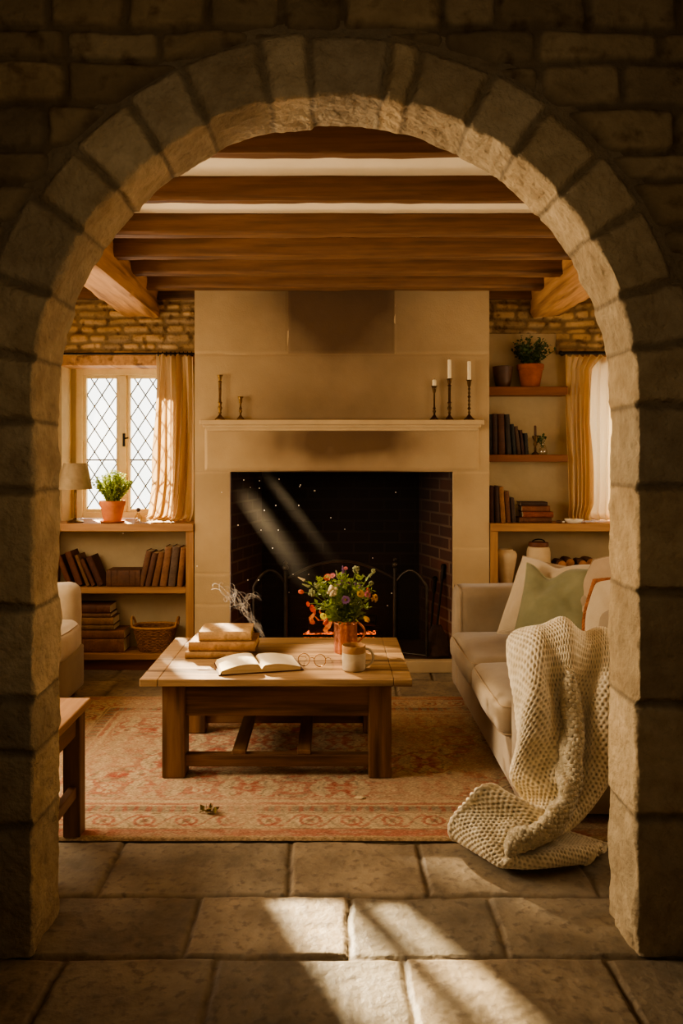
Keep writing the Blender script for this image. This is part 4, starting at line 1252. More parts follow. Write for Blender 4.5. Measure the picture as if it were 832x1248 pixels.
# ================================================================== RUG
def rug():
    x0, x1, y0, y1 = -1.55, 1.22, 3.06, 4.90
    xs = np.arange(x0, x1 + .003, .0065); ys = np.arange(y0, y1 + .003, .0065)
    X, Y = np.meshgrid(xs, ys)
    wx = .006 * vnoise(X * 30, Y * 30, 0, 1); wy = .006 * vnoise(X * 30, Y * 30, 5, 2)
    D = np.minimum(np.minimum(X - x0, x1 - X), np.minimum(Y - y0, y1 - Y)) + wx * .5
    cream = np.array(S(212,190,156)[:3]); coral = np.array(S(182,100,84)[:3]); grey = np.array(S(140,126,108)[:3]); tan = np.array(S(178,142,100)[:3]); dark = np.array(S(120,84,66)[:3])
    col = np.ones(X.shape + (3,)) * cream
    def mixc(c, m):
        nonlocal col
        m = np.clip(m, 0, 1)[..., None]
        col = col * (1 - m) + c * m
    # along-border coordinate
    hor = (np.minimum(Y - y0, y1 - Y) < np.minimum(X - x0, x1 - X))
    Sx = np.where(hor, X, Y) + wx; 
    # outer red band
    mixc(coral, .75 * ((D > .02) & (D < .075)))
    mixc(tan, .6 * (D < .02))
    # main border: cream with scrolling motifs
    b = (D > .085) & (D < .215)
    q = (D - .15) / .065
    per = .17
    ph = (Sx / per) % 1.0
    ros = np.hypot((ph - .5) * per, (D - .15)) 
    mixc(coral, .75 * (b & (np.abs(ros - .040) < .008)))
    mixc(dark, .6 * (b & (ros < .016)))
    mixc(coral, .6 * (b & (np.abs(q - .75 * np.sin(2 * np.pi * Sx / per)) < .16)))
    mixc(grey, .5 * (b & (np.abs(q + .75 * np.sin(2 * np.pi * Sx / per)) < .12)))
    mixc(dark, .55 * ((np.abs(D - .080) < .005) | (np.abs(D - .220) < .005)))
    # inner grey and coral guard stripes
    mixc(grey, .75 * ((D > .23) & (D < .285)))
    mixc(coral, .6 * ((D > .23) & (D < .285) & (np.abs(((Sx / .05) % 1) - .5) < .2)))
    mixc(coral, .65 * ((D > .295) & (D < .318)))
    mixc(coral, .45 * ((D > .345) & (D < .365)))
    # field: mirrored floral lattice
    fld = D > .37
    fx = np.abs(((X - (x0 + x1) / 2) / .42 + wx * 2) % 1 - .5) * .42
    fy = np.abs(((Y - (y0 + y1) / 2) / .30 + wy * 2) % 1 - .5) * .30
    r = np.hypot(fx, fy * 1.2); a = np.arctan2(fy, fx + 1e-6)
    mixc(coral, .8 * (fld & (r < .060 + .022 * np.cos(6 * a))))
    mixc(cream, .8 * (fld & (r < .032 + .01 * np.cos(6 * a))))
    mixc(dark, .6 * (fld & (r < .013)))
    mixc(grey, .6 * (fld & (np.abs(r - .095 - .012 * np.cos(8 * a)) < .006)))
    v1 = np.abs(fy - .11 - .025 * np.sin(fx * 44)); mixc(coral, .65 * (fld & (v1 < .007)))
    v2 = np.abs(fx - .17 - .03 * np.sin(fy * 60)); mixc(coral, .6 * (fld & (v2 < .007)))
    r2 = np.hypot(fx - .19, fy - .13); mixc(coral, .75 * (fld & (r2 < .030 + .012 * np.cos(5 * np.arctan2(fy - .13, fx - .19)))))
    lf = vnoise(fx * 34, fy * 34, 0, 14); mixc(coral, .65 * (fld & (lf > .36))); lf = vnoise(fx * 40, fy * 40, 3, 15); mixc(grey, .5 * (fld & (lf > .45)))
    # wear: fade toward cream in patches, fine horizontal abrasion
    wear = sstep(-.15, .55, fbm(X * 2.6, Y * 3.4, 0, 24, 4)) * .62
    ab = sstep(.0, .6, fbm(X * 22, Y * 70, 0, 25, 3)) * .55
    fade = np.clip(wear + ab, 0, .82)[..., None]
    col = col * (1 - fade) + np.array(S(206,178,146)[:3]) * fade
    col = col * (.86 + .12 * fbm(X * 60, Y * 160, 0, 26, 2))[..., None]
    Z = .013 + .0012 * vnoise(X * 3, Y * 3, 0, 28) - .011 * (1 - sstep(0, .008, np.minimum(np.minimum(X - x0, x1 - X), np.minimum(Y - y0, y1 - Y))))
    o = gridobj('rug', np.stack([X, Y, Z], -1), M['rug'], col, loc=(0, y0, 0))
    tag(o, 'faded cream and coral patterned wool rug under the coffee table', 'rug')
rug()
ZR = .0142

# ================================================================== COFFEE TABLE
TY0, TY1 = 3.56, 4.40
TX0, TX1 = XX(169.5, TY0), XX(502.4, TY0)
HT = ZZ(828, TY0)
def coffee_table():
    t = thing('coffee_table', 'low chunky oak coffee table in the middle of the rug', 'table', ((TX0 + TX1) / 2, (TY0 + TY1) / 2, ZR))
    th = ZZ(828, TY0) - ZZ(837, TY0)
    # five planks forming the top, clipped corners
    c = .03
    n = 5
    ys = [TY0 + (TY1 - TY0) * k / n for k in range(n + 1)]
    m = MB()
    for k in range(n):
        a, b = ys[k] + (.0006 if k else 0), ys[k + 1] - (.0006 if k < n - 1 else 0)
        m.box(TX0 + .085, TX1 - .085, a, b, HT - th, HT)
    for x0, x1 in ((TX0, TX0 + .084), (TX1 - .084, TX1)):
        m.box(x0, x1, TY0, TY1, HT - th, HT)
    obj('tabletop', m, M['tabletop'], t, world=True, bevel=.0035)
    ly = 3.63
    lx = [(XX(197, ly), XX(225.5, ly)), (XX(449, ly), XX(477, ly))]
    for y in (ly, TY1 - .07 - .107):
        for a, b in lx:
            obj('leg', hewn(a, b, y, y + .107, ZR, HT - th - .0005, 'Z_', 1) if False else MB().box(a, b, y, y + .107, ZR, HT - th - .0005), M['tablev'], t, world=True, bevel=.007, seg=3)
    za, zb = HT - th - .001, ZZ(872, ly + .02)
    x0, x1 = lx[0][1] - .004, lx[1][0] + .004
    yb = TY1 - .07
    obj('apron', MB().box(x0, x1, ly + .012, ly + .045, zb, za), M['tablex'], t, world=True, bevel=.003)
    obj('apron', MB().box(x0, x1, yb - .045, yb - .012, zb, za), M['tablex'], t, world=True, bevel=.003)
    for a, b in lx:
        xm = (a + b) / 2
        obj('apron', MB().box(xm - .017, xm + .017, ly + .10, yb - .10, zb, za), M['tabley'], t, world=True, bevel=.003)
    s1, s0 = ZZ(919.5, ly + .03), ZZ(934, ly + .03)
    obj('stretcher', MB().box(x0, x1, ly + .025, ly + .075, s0, s1), M['tablex'], t, world=True, bevel=.004)
    obj('stretcher', MB().box(x0, x1, yb - .075, yb - .025, s0, s1), M['tablex'], t, world=True, bevel=.004)
    for px in (291, 370.5):
        xm = XX(px, ly + .03)
        obj('crossbar', MB().box(xm - .032, xm + .032, ly + .03, yb - .03, s1 - .001, s1 + .022), M['tabley'], t, world=True, bevel=.004)
coffee_table()
def TYp(py): return (1.5 - HT) * F / (py - 560)

# books stacked on the table
def table_book(label, x0, yf, w, d, th, z, rz, rgb, worn=False):
    t = thing('book', label, 'book', (x0, yf, z), rz=rz, group='old books stacked on the coffee table')
    tb = .004
    m = MB().box(0, w, 0, d, 0, tb).box(0, w, 0, d, th - tb, th)
    n = 8; pr = [(-.010 * math.sin(math.pi * k / n) + .002, th / 2 - th / 2 * math.cos(math.pi * k / n)) for k in range(n + 1)]
    m.grid(np.array([[(a, yy, zz) for yy, zz in pr] for a in (0, w)]), flip=True)
    obj('cover', m, bookmat(rgb), t, bevel=.0015)
    obj('pages', MB().box(.005, w - .006, .004, d - .006, tb - .0005, th - tb + .0005), M['page_h'], t)
    return t
y1 = TYp(803)
table_book('tan worn book at the bottom of the coffee table stack', XX(225.5, y1), y1, .315, .24, .033, HT + .001, .03, (168,128,82))
table_book('tan old book in the middle of the coffee table stack', XX(230, y1 + .01), y1 + .012, .335, .22, .046, HT + .036, -.02, (176,130,80))
table_book('pale worn book on top of the coffee table stack', XX(242, y1 + .02), y1 + .026, .265, .205, .047, HT + .084, .02, (196,156,106))

def open_book():
    a = (XX(270, TYp(824)), TYp(824)); rz = math.radians(14)
    t = thing('open_book', 'open book with cream pages lying at the front of the coffee table', 'book', (a[0], a[1], HT), rz=rz)
    W, D = .375, .225
    w2 = W / 2
    def prof(s, side):
        # height of the page block over the half width, s from outer edge 0 to spine 1
        return .012 + .030 * (math.sin(math.pi * min(1, s * 1.0) * .62 + .25)) * (1 if s < .9 else 1 - ((s - .9) / .1) ** 2 * .75)
    n = 22
    for side in (0, 1):
        top = []; bot = []
        for k in range(n + 1):
            s = k / n
            x = s * w2 if side == 0 else W - s * w2
            zz = prof(s, side) * (1.1 if side == 0 else .95)
            top.append((x, zz))
        m = MB()
        rows = []
        for j in range(7):
            y = .004 + (D - .008) * j / 6
            rows.append([(x + (.0 if side == 0 else 0), y, z) for x, z in top])
        m.grid(np.array(rows), flip=(side == 1))
        obj('page_spread', m, M['paper'], t, smooth=60)
        e = MB()
        for y, fl in ((.004, False), (D - .004, True)):
            g = np.array([[(x, y, .006) for x, z in top], [(x, y, z) for x, z in top]]); e.grid(g, flip=fl ^ (side == 1))
        x, z = top[0]
        e.grid(np.array([[(x - (.008 if side == 0 else -.008), .004, .006), (x - (.008 if side == 0 else -.008), D - .004, .006)], [(x, .004, z), (x, D - .004, z)]]), flip=side == 0)
        obj('page_edges', e, M['page_h'], t)
    m = MB().box(-.014, w2 - .004, 0, D, .001, .006).box(w2 + .004, W + .014, 0, D, .001, .006).box(w2 - .006, w2 + .006, 0, D, 0.0005, .004)
    obj('cover', m, bookmat((96,58,36)), t, bevel=.001)
    m = MB(); g = []
    for k in range(12):
        f = k / 11
        g.append([(-.02 - .10 * f, .12 + .03 * f + .006 * math.sin(f * 8) + o, .0025 + .002 * abs(math.sin(f * 6))) for o in (-.006, .006)])
    m.grid(np.array(g)); obj('ribbon', m, M['leather'], t)
    # faint lines of print would be unreadable at this distance: the pages stay plain
open_book()

def glasses():
    y = TYp(812); x = XX(380, y)
    t = thing('eyeglasses', 'round wire rimmed eyeglasses standing on the table beside the open book', 'eyeglasses', (x, y, HT), rz=math.radians(-12))
    r = .0285; g = .040
    for s in (-1, 1):
        cx = s * g
        pts = [(cx + r * math.cos(a), .006 * math.sin(a), r + .002 + r * math.sin(a)) for a in [2 * math.pi * k / 28 for k in range(28)]]
        rim = obj('rim', MB().tube(pts, .0018, 6, closed=True), M['wire'], t, smooth=60)
        d = MB().add([(cx + (r - .001) * math.cos(a), .006 * math.sin(a), r + .002 + (r - .001) * math.sin(a)) for a in [2 * math.pi * k / 28 for k in range(28)]], [tuple(range(28))])
        obj('lens', d, M['lens'], t)
        ex = s * (g + r)
        arm = [(ex, 0, r + .012), (ex + s * .004, .03, r + .012), (ex + s * .002, .09, r * .7), (ex - s * .004, .125, .012), (ex - s * .006, .14, .003)]
        obj('temple_arm', MB().tube(arm, .0015, 6), M['wire'], t, smooth=60)
    pts = [(-g + r, 0, r + .008), (-.006, -.003, r + .014), (.006, -.003, r + .014), (g - r, 0, r + .008)]
    obj('bridge', MB().tube(pts, .0018, 6), M['wire'], t, smooth=60)
glasses()

def mug():
    yf = TYp(820); r = .056; y = yf + r; x = XX(431, y)
    h = .118
    t = thing('stoneware_mug', 'grey cream stoneware mug with a brown glazed rim on the table edge', 'mug', (x, y, HT + .0005))
    obj('body', MB().lathe([(r * .9, 0), (r * .98, .004), (r, .015), (r, h * .72)], n=40), M['mug'], t, smooth=50)
    obj('glazed_rim', MB().lathe([(r, h * .715), (r * 1.005, h * .8), (r, h * .97), (r * .985, h), (r * .94, h), (r * .92, h * .9), (r * .9, .02), (.001, .012)], n=40, cap=False), M['mugrim'], t, smooth=60)
    pts = []
    for k in range(15):
        a = -math.pi / 2 + math.pi * k / 14
        pts.append((r - .004 + .040 * math.cos(a) ** .8 if math.cos(a) > 1e-6 else r - .004, 0, h * .52 + h * .33 * math.sin(a)))
    obj('handle', MB().tube(pts, .0065, 9), M['mug'], t, smooth=60)
    obj('coffee', MB().lathe([(.0005, h * .78), (r * .91, h * .78)], n=32, cap=False), M['browncer'], t)
mug()
PY = TYp(798) + .063; PXc = XX(421, PY)
def pitcher():
    r = .062; h = .168
    t = thing('copper_pitcher', 'tall copper jug holding the wildflowers on the coffee table', 'pitcher', (PXc, PY, HT + .0005))
    obj('body', MB().lathe([(r * .98, 0), (r, .004), (r * .99, h * .5), (r * .98, h * .9), (r * 1.03, h), (r * .97, h), (r * .93, h * .9), (r * .93, .01), (.001, .008)], n=44), M['copper'], t, smooth=50)
    pts = []
    for k in range(15):
        f = k / 14
        a = math.pi * f
        pts.append((r - .003 + .044 * math.sin(a) ** .8 * (1 - .15 * f), 0, h * .93 - h * .66 * f))
    obj('handle', MB().tube(pts, [.006 - .002 * (k / 14) for k in range(15)], 8), M['copper'], t, smooth=60)
    obj('band', MB().lathe([(r * 1.0, h * .90), (r * 1.03, h * .91), (r * 1.0, h * .93)], n=40, cap=False), M['copper'], t, smooth=50)
pitcher()

# ------------------------------------------------------------------ bouquet
def bouquet():
    rg = random.Random(77)
    base = Vector((PXc, PY, HT + .12))
    G = 'wildflowers in the copper pitcher'
    PM = {'purple': petal('purple_petal', (146,104,152)), 'pink': petal('pink_petal', (206,120,132)), 'red': petal('red_petal', (190,72,40)), 'orange': petal('orange_petal', (226,104,30)),
          'yellow': petal('yellow_petal', (236,190,44)), 'cream': petal('cream_petal', (236,222,178)), 'pale': petal('pale_green_bud', (190,196,140)), 'coral': petal('coral_petal', (206,110,80)), 'lime': petal('lime_petal', (206,200,80))}
    cen = mk('flower_centre', S(110,80,30), S(160,120,50), 30, rough=.8, bump=0)
    def bloom(kind, s):
        m = MB()
        if kind == 'daisy':
            n = 13
            for k in range(n):
                a = 2 * math.pi * k / n + rg.uniform(-.1, .1)
                d = Vector((math.cos(a), math.sin(a), .25)).normalized(); sd = Vector((-math.sin(a), math.cos(a), 0))
                m.add([d * s * .15, d * s * .6 + sd * s * .19, d * s, d * s * .6 - sd * s * .19], [(0, 1, 2), (0, 2, 3)])
        elif kind == 'tulip':
            for k in range(6):
                a = 2 * math.pi * k / 6
                rows = []
                for j in range(6):
                    f = j / 5; rr = s * (.12 + .55 * math.sin(math.pi * (.12 + .75 * f)))
                    rows.append([(rr * math.cos(a + b), rr * math.sin(a + b), s * 1.7 * f) for b in [(-.6 + .3 * q) * (1 - .6 * f * f) for q in range(5)]])
                m.grid(np.array(rows))
        elif kind == 'cluster':
            for k in range(26):
                d = Vector((rg.gauss(0, 1), rg.gauss(0, 1), rg.gauss(0, .8))).normalized()
                m.ico(tuple(d * s * rg.uniform(.55, .95)), s * .26, 1, (1, 1, 1), .15, rg)
        elif kind == 'spike':
            for k in range(20):
                f = k / 19; a = k * 2.4
                rr = s * .32 * (1 - .75 * f)
                m.ico((rr * math.cos(a), rr * math.sin(a), s * (2.4 * f - .8)), s * .24 * (1 - .5 * f), 1, (1, 1, 1.1), .15, rg)
        elif kind == 'cup':
            for k in range(5):
                a = 2 * math.pi * k / 5
                rows = []
                for j in range(5):
                    f = j / 4; rr = s * (.1 + .9 * f ** .7)
                    rows.append([(rr * math.cos(a + b), rr * math.sin(a + b), s * (.85 * f - .1 * f * f)) for b in [-.62, -.3, 0, .3, .62]])
                m.grid(np.array(rows))
        return m
    # (px, py, dY, bloom, size, colour, label)
    L = [(370, 722, -.02, 'tulip', .017, 'coral', 'single coral bud drooping at the far left of the bouquet'),
         (383, 741, .03, 'cup', .020, 'red', 'red bloom at the lower left of the bouquet'),
         (377, 736, .05, 'cup', .014, 'red', 'small red bloom above the lower left one in the bouquet'),
         (399, 756, -.05, 'tulip', .018, 'orange', 'bright orange bloom just left above the jug rim'),
         (405, 720, -.10, 'cluster', .030, 'cream', 'large round cream bloom in the front of the bouquet'),
         (400, 705, -.02, 'cup', .020, 'coral', 'coral pink bloom at the upper left of the bouquet'),
         (405, 702, .03, 'daisy', .020, 'pink', 'pink daisy at the upper left of the bouquet'),
         (421, 731, -.11, 'daisy', .026, 'purple', 'purple daisy low in the front of the bouquet'),
         (418, 711, -.03, 'cluster', .020, 'purple', 'purple bloom in the upper middle of the bouquet'),
         (424, 713, .0, 'cluster', .018, 'purple', 'small purple bloom right of the middle purple one'),
         (413, 714, .02, 'daisy', .022, 'purple', 'purple daisy behind the cream bloom'),
         (418, 696, .03, 'spike', .017, 'purple', 'slim purple flower spike at the top of the bouquet'),
         (421, 693, .0, 'daisy', .014, 'pink', 'tiny pink daisy at the very top of the bouquet'),
         (435, 714, -.02, 'daisy', .022, 'purple', 'purple pink daisy right of the middle of the bouquet'),
         (438, 724, -.08, 'cup', .020, 'yellow', 'yellow bloom right of the middle of the bouquet'),
         (447, 725, -.02, 'daisy', .024, 'pink', 'pink daisy on the right of the bouquet'),
         (456, 729, -.04, 'cluster', .019, 'yellow', 'large yellow bloom at the far right of the bouquet'),
         (444, 752, -.07, 'tulip', .020, 'yellow', 'yellow drooping bloom above the jug handle'),
         (447, 720, .05, 'cup', .013, 'red', 'small red bloom behind the right pink daisy'),
         (395, 750, -.09, 'cup', .018, 'lime', 'lime yellow bloom at the lower left front of the bouquet'),
         (434, 694, .02, 'cluster', .020, 'pale', 'pale green cluster at the top right of the bouquet'),
         (452, 700, .0, 'spike', .016, 'pale', 'pale green spike leaning to the upper right of the bouquet'),
         (455, 696, .02, 'cluster', .012, 'pale', 'small pale bud cluster at the right tip of the bouquet'),
         (452, 711, .03, 'cluster', .013, 'pale', 'pale bud cluster below the right tip of the bouquet'),
         (368, 706, .0, 'spike', .015, 'cream', 'whitish green flower spike at the left tip of the bouquet'),
         (374, 714, -.02, 'spike', .016, 'pale', 'pale flower spike left of the cream bloom'),
         (380, 723, -.05, 'cluster', .020, 'pale', 'pale green cluster low on the left of the bouquet'),
         (386, 714, .02, 'cluster', .014, 'pale', 'pale green cluster at the left of the bouquet'),
         (397, 716, .05, 'spike', .015, 'pale', 'pale spike between the coral and cream blooms'),
         (411, 701, .04, 'spike', .016, 'pale', 'green white spike at the top left of the bouquet')]
    for px, py, dy, kind, s, c, lab in L:
        Y = PY + dy
        tip = Vector((XX(px, Y), Y, ZZ(py, Y)))
        t = thing('wildflower', lab, 'flower', tuple(base + Vector(((tip.x - base.x) * .1, dy * .2, 0))), group=G)
        o = Vector(t.location); d = tip - o
        pts = [tuple(d * f + Vector((0, 0, .05 * math.sin(math.pi * f)))) for f in [k / 8 for k in range(9)]]
        obj('stem', MB().tube(pts, .0017, 5), M['leafmid'], t, smooth=60)
        b = bloom(kind, s)
        ax = (Vector(pts[-1]) - Vector(pts[-2])).normalized()
        if kind in ('daisy', 'cup'): ax = (ax + Vector((0, -1.2, .2))).normalized()
        q = Vector((0, 0, 1)).rotation_difference(ax).to_matrix().to_4x4()
        Mx = Matrix.Translation(d) @ q
        obj('bloom', b.xf(Mx), PM[c], t, smooth=60 if kind in ('cluster', 'spike') else None)
        if kind in ('daisy', 'cup'):
            obj('flower_centre', MB().ico((0, 0, s * .12), s * .24, 1, (1, 1, .6)).xf(Mx), cen, t, smooth=179)
        lf = MB()
        for k in range(4):
            f = rg.uniform(.35, .85); p = Vector(pts[int(f * 8)])
            leaf(lf, p, Vector((rg.uniform(-1, 1), rg.uniform(-1, 1), rg.uniform(0, 1))).normalized(), .035, .9, rg)
        obj('leaves', lf, M['leafmid'], t)
    # filler greenery nobody could count
    m = MB()
    for k in range(75):
        px = rg.gauss(414, 20); py = rg.uniform(700, 748)
        lim = 46 * (1 - ((py - 730) / 46) ** 2 * .6)
        px = 413 + max(-lim, min(lim, px - 413))
        dy = rg.uniform(-.12, .12); Y = PY + dy
        tip = Vector((XX(px, Y), Y, ZZ(py, Y)))
        pts = [base.lerp(tip, f) + Vector((0, 0, .04 * math.sin(math.pi * f))) for f in [j / 6 for j in range(7)]]
        m.tube(pts, .0012, 4, cap=False)
        for j in range(20):
            f = rg.uniform(.3, 1.0); i = min(5, int(f * 6))
            p = pts[i].lerp(pts[i + 1], f * 6 - i)
            leaf(m, p, Vector((rg.uniform(-1, 1), rg.uniform(-1, 1), rg.uniform(-.3, 1))).normalized(), rg.uniform(.016, .034), .8, rg)
    for k in range(16):
        a = rg.uniform(0, 6.28); p = base + Vector((.05 * math.cos(a), .05 * math.sin(a), .04))
        for j in range(14):
            leaf(m, p + Vector((rg.uniform(-.03, .03), rg.uniform(-.03, .03), rg.uniform(0, .05))), Vector((math.cos(a) + rg.uniform(-.6, .6), math.sin(a) + rg.uniform(-.6, .6), rg.uniform(-.1, .9))).normalized(), rg.uniform(.025, .05), .6, rg)
    tag(obj('greenery', m, M['leaf2'], loc=tuple(base), world=True), 'mixed green leaves and fine stems filling the bouquet in the copper jug', 'foliage', kind='stuff')
bouquet()

# ================================================================== SOFT FURNITURE
def soft_box(x0, x1, y0, y1, z0, z1, r=.05, puff=(0, 0, 0), n=15, wr=.0, seed=0):
    h = np.array([(x1-x0)/2, (y1-y0)/2, (z1-z0)/2]); c = np.array([(x0+x1)/2, (y0+y1)/2, (z0+z1)/2])
    r = min(r, *(h * .98))
    t = np.linspace(-1, 1, n); tt = np.sin(np.pi / 2 * t) * .5 + t * .5
    m = MB(); key = {}
    def vid(q):
        k = tuple(np.round(q, 5))
        if k not in key:
            q = np.array(q)
            a = q * h
            inn = np.clip(a, -(h - r), h - r); d = a - inn; L = np.linalg.norm(d)
            p = inn + (d / L * r if L > 1e-9 else 0)
            u = q
            for ax in range(3):
                o = [i for i in range(3) if i != ax]
                p[ax] += puff[ax] * u[ax] * (1 - u[o[0]] ** 2) * (1 - u[o[1]] ** 2)
            if wr:
                nn = float(fbm(p[0] * 5 + seed, p[1] * 5, p[2] * 5, seed, 3))
                p = p * (1 + wr * nn * .2) + wr * .5 * nn * (d / L if L > 1e-9 else np.sign(q) * (np.abs(q) > .999))
            key[k] = len(m.v); m.v.append(tuple(p + c))
        return key[k]
    for ax in range(3):
        o = [i for i in range(3) if i != ax]
        for s in (-1, 1):
            for i in range(n - 1):
                for j in range(n - 1):
                    ids = []
                    for a, b in ((i, j), (i+1, j), (i+1, j+1), (i, j+1)):
                        q = [0, 0, 0]; q[ax] = s; q[o[0]] = tt[a]; q[o[1]] = tt[b]
                        ids.append(vid(q))
                    flip = (s < 0) ^ (ax == 1)
                    m.f.append(tuple(ids[::-1] if flip else ids))
    return m
def piping_loop(pts, r, parent, mat, name='piping', closed=True):
    return obj(name, MB().tube(pts, r, 6, closed=closed), mat, parent, world=True, smooth=60)
SX0, SX1 = .765, 1.66
SY0, SY1 = 3.16, 5.02
def sofa():
    t = thing('sofa', 'beige linen two seat sofa along the right side of the rug', 'sofa', ((SX0 + SX1) / 2, (SY0 + SY1) / 2, ZR))
    obj('base', soft_box(SX0 + .02, SX1 - .01, SY0 + .02, SY1 - .02, .055, .33, .03, (0, 0, 0)), M['linen'], t, world=True, smooth=179)
    za = .705
    for a, b in ((SY0, SY0 + .215), (SY1 - .225, SY1)):
        obj('arm', soft_box(SX0 + .01, SX1, a, b, .05, za, .055, (.008, .012, .01), 17, .012, 3), M['linen'], t, world=True, smooth=179)
        xx = SX0 + .03
        pts = [(xx, a + .004, .1), (xx, a + .001, za - .07)] + [(xx - .001, a + .055 - .055 * math.cos(k * math.pi / 12), za - .052 + .055 * math.sin(k * math.pi / 12)) for k in range(7)] + \
              [(xx - .001, b - .055 + .055 * math.sin(k * math.pi / 12), za - .052 + .055 * math.cos(k * math.pi / 12)) for k in range(7)] + [(xx, b - .001, za - .07), (xx, b - .004, .1)]
        piping_loop(pts, .0035, t, M['piping'], closed=False)
    obj('back', soft_box(1.44, SX1 + .08, SY0 + .01, SY1 - .01, .06, .80, .07, (.01, 0, .02), 17, .01, 5), M['linen'], t, world=True, smooth=179)
    mid = (SY0 + .215 + SY1 - .225) / 2
    for a, b in ((SY0 + .215, mid - .002), (mid + .002, SY1 - .225)):
        obj('seat_cushion', soft_box(SX0 - .035, 1.44, a, b, .285, .445, .050, (.020, .0, .035), 21, .010, int(a * 10)), M['linen'], t, world=True, smooth=179)
        for zz in (.425, .305):
            e = SX0 - .026
            pts = [(1.40, a + .006, zz), (e + .05, a + .004, zz), (e + .012, a + .016, zz), (e, a + .05, zz), (e - .008, (a + b) / 2, zz + .004), (e, b - .05, zz), (e + .012, b - .016, zz), (e + .05, b - .004, zz), (1.40, b - .006, zz)]
            piping_loop(pts, .0035, t, M['piping'], closed=False)
        obj('back_cushion', soft_box(1.33, 1.52, a + .01, b - .01, .46, .80, .075, (.04, 0, .03), 17, .012, int(b * 10)), M['linen'], t, world=True, smooth=179)
    for x in (SX0 + .09, SX1 - .06):
        for y in (SY0 + .09, SY1 - .09):
            obj('foot', MB().lathe([(.022, ZR), (.03, .07)], x, y, 14), M['darkshelf'], t, world=True)
sofa()

def pillow(label, BL, W, H, T, yaw, lean, mat, pmat, chop=0, seed=0, round_=2.0, rope=False, roll=0, name='cushion', cu=0.0, chopw=.34, pinch=.07):
    """BL: world position of the bottom left corner seen from the front. The front faces (-sin yaw, -cos yaw)."""
    t = thing(name, label, 'cushion', BL, rot=None)
    Mx = Matrix.Rotation(-yaw, 4, 'Z') @ Matrix.Rotation(-lean, 4, 'X') @ Matrix.Rotation(roll, 4, 'Y')
    n = 37
    g = np.linspace(-1, 1, n); g = np.sin(np.pi / 2 * g) * .6 + g * .4
    U, V = np.meshgrid(g, g)
    th = T / 2 * (np.clip(1 - np.abs(U) ** 2.2, 0, 1) * np.clip(1 - np.abs(V) ** 2.2, 0, 1)) ** .46
    th = th * (1 + .10 * fbm(U * 1.8 + seed, V * 1.8, 0, seed, 3))
    x = U * (1 - pinch * (1 - V ** 2) * U ** 2); z = V * (1 - pinch * (1 - U ** 2) * V ** 2)
    if round_ > 2.0:      # rounder outline
        rr = np.maximum(np.abs(x), np.abs(z)) / np.maximum(np.hypot(x, z), 1e-6)
        k = .85; x = x * (1 - k + k * (.25 + .75 * rr)); z = z * (1 - k + k * (.25 + .75 * rr))
    wch = np.exp(-((U - cu) / chopw) ** 2)
    tv = sstep(-.25, 1, V)
    z = z - chop / (H / 2) * wch * tv
    front = -th + chop * .45 * wch * np.exp(-((V - .62) / .42) ** 2)
    front = np.minimum(front, -.004 * (np.abs(U) < .999) * (np.abs(V) < .999))
    sag = .012 * fbm(U * 3, V * 3, 1, seed + 5, 3) * (1 - U**2) * (1 - V**2)
    fr = np.stack([(x + 1) * W / 2, front + sag, (z + 1) * H / 2], -1)
    bk = np.stack([(x + 1) * W / 2, th * .8, (z + 1) * H / 2], -1)
    m = MB().grid(fr); m.grid(bk, flip=True)
    m.xf(Mx)
    obj('cover', m, mat, t, smooth=179)
    edge = [fr[0, i] for i in range(n)] + [fr[j, n-1] for j in range(1, n)] + [fr[n-1, i] for i in range(n-2, -1, -1)] + [fr[j, 0] for j in range(n-2, 0, -1)]
    edge = [(p[0], 0, p[2]) for p in edge]
    if rope:
        p = MB()
        for s in (0, 1, 2):
            e = []
            L = len(edge)
            for q in range(L * 5):
                i = q // 5; f = (q % 5) / 5
                a = np.array(edge[i]); b = np.array(edge[(i + 1) % L]); c = a + (b - a) * f
                ang = q * .42 + s * 2.094
                cc = c - np.array([W/2, 0, H/2]); nn = cc / max(np.linalg.norm(cc), 1e-6)
                e.append(tuple(c + nn * .008 * math.cos(ang) + np.array([0, 1, 0]) * .008 * math.sin(ang)))
            p.tube(e, .0085, 5, closed=True)
        obj('rope_trim', p.xf(Mx), M['rope'], t, smooth=60)
    else:
        obj('piping', MB().tube(edge, .0045, 6, closed=True).xf(Mx), pmat, t, smooth=60)
    return t
R = math.radians
pillow('large cream linen cushion leaning in the far corner of the sofa', (.985, 4.62, .470), .50, .50, .21, R(52), R(29), M['linen_lt'], M['linen_lt'], chop=.035, seed=2, cu=.1)
pillow('sage green velvet cushion with a dented top in front of the cream one', (XX(621, 4.33), 4.33, .468), .54, .50, .21, R(36), R(30), M['green'], M['piping_g'], chop=.075, seed=4, cu=-.45, chopw=.30)
pillow('beige linen cushion half hidden behind the green velvet cushion', (1.20, 4.60, .475), .40, .425, .12, R(34), R(16), M['linen_bg'], M['piping'], chop=.005, seed=6)
pillow('pale linen back cushion rising behind the green cushion at the right', (1.27, 4.14, .50), .52, .54, .16, R(42), R(22), M['linen_bg'], M['piping'], chop=.0, seed=8, pinch=.03, round_=3)
pillow('round cornered cream cushion with brown rope trim behind the knitted throw', (1.20, 3.80, .47), .50, .50, .18, R(30), R(24), M['linen_lt'], M['rope'], seed=9, rope=True, round_=3)

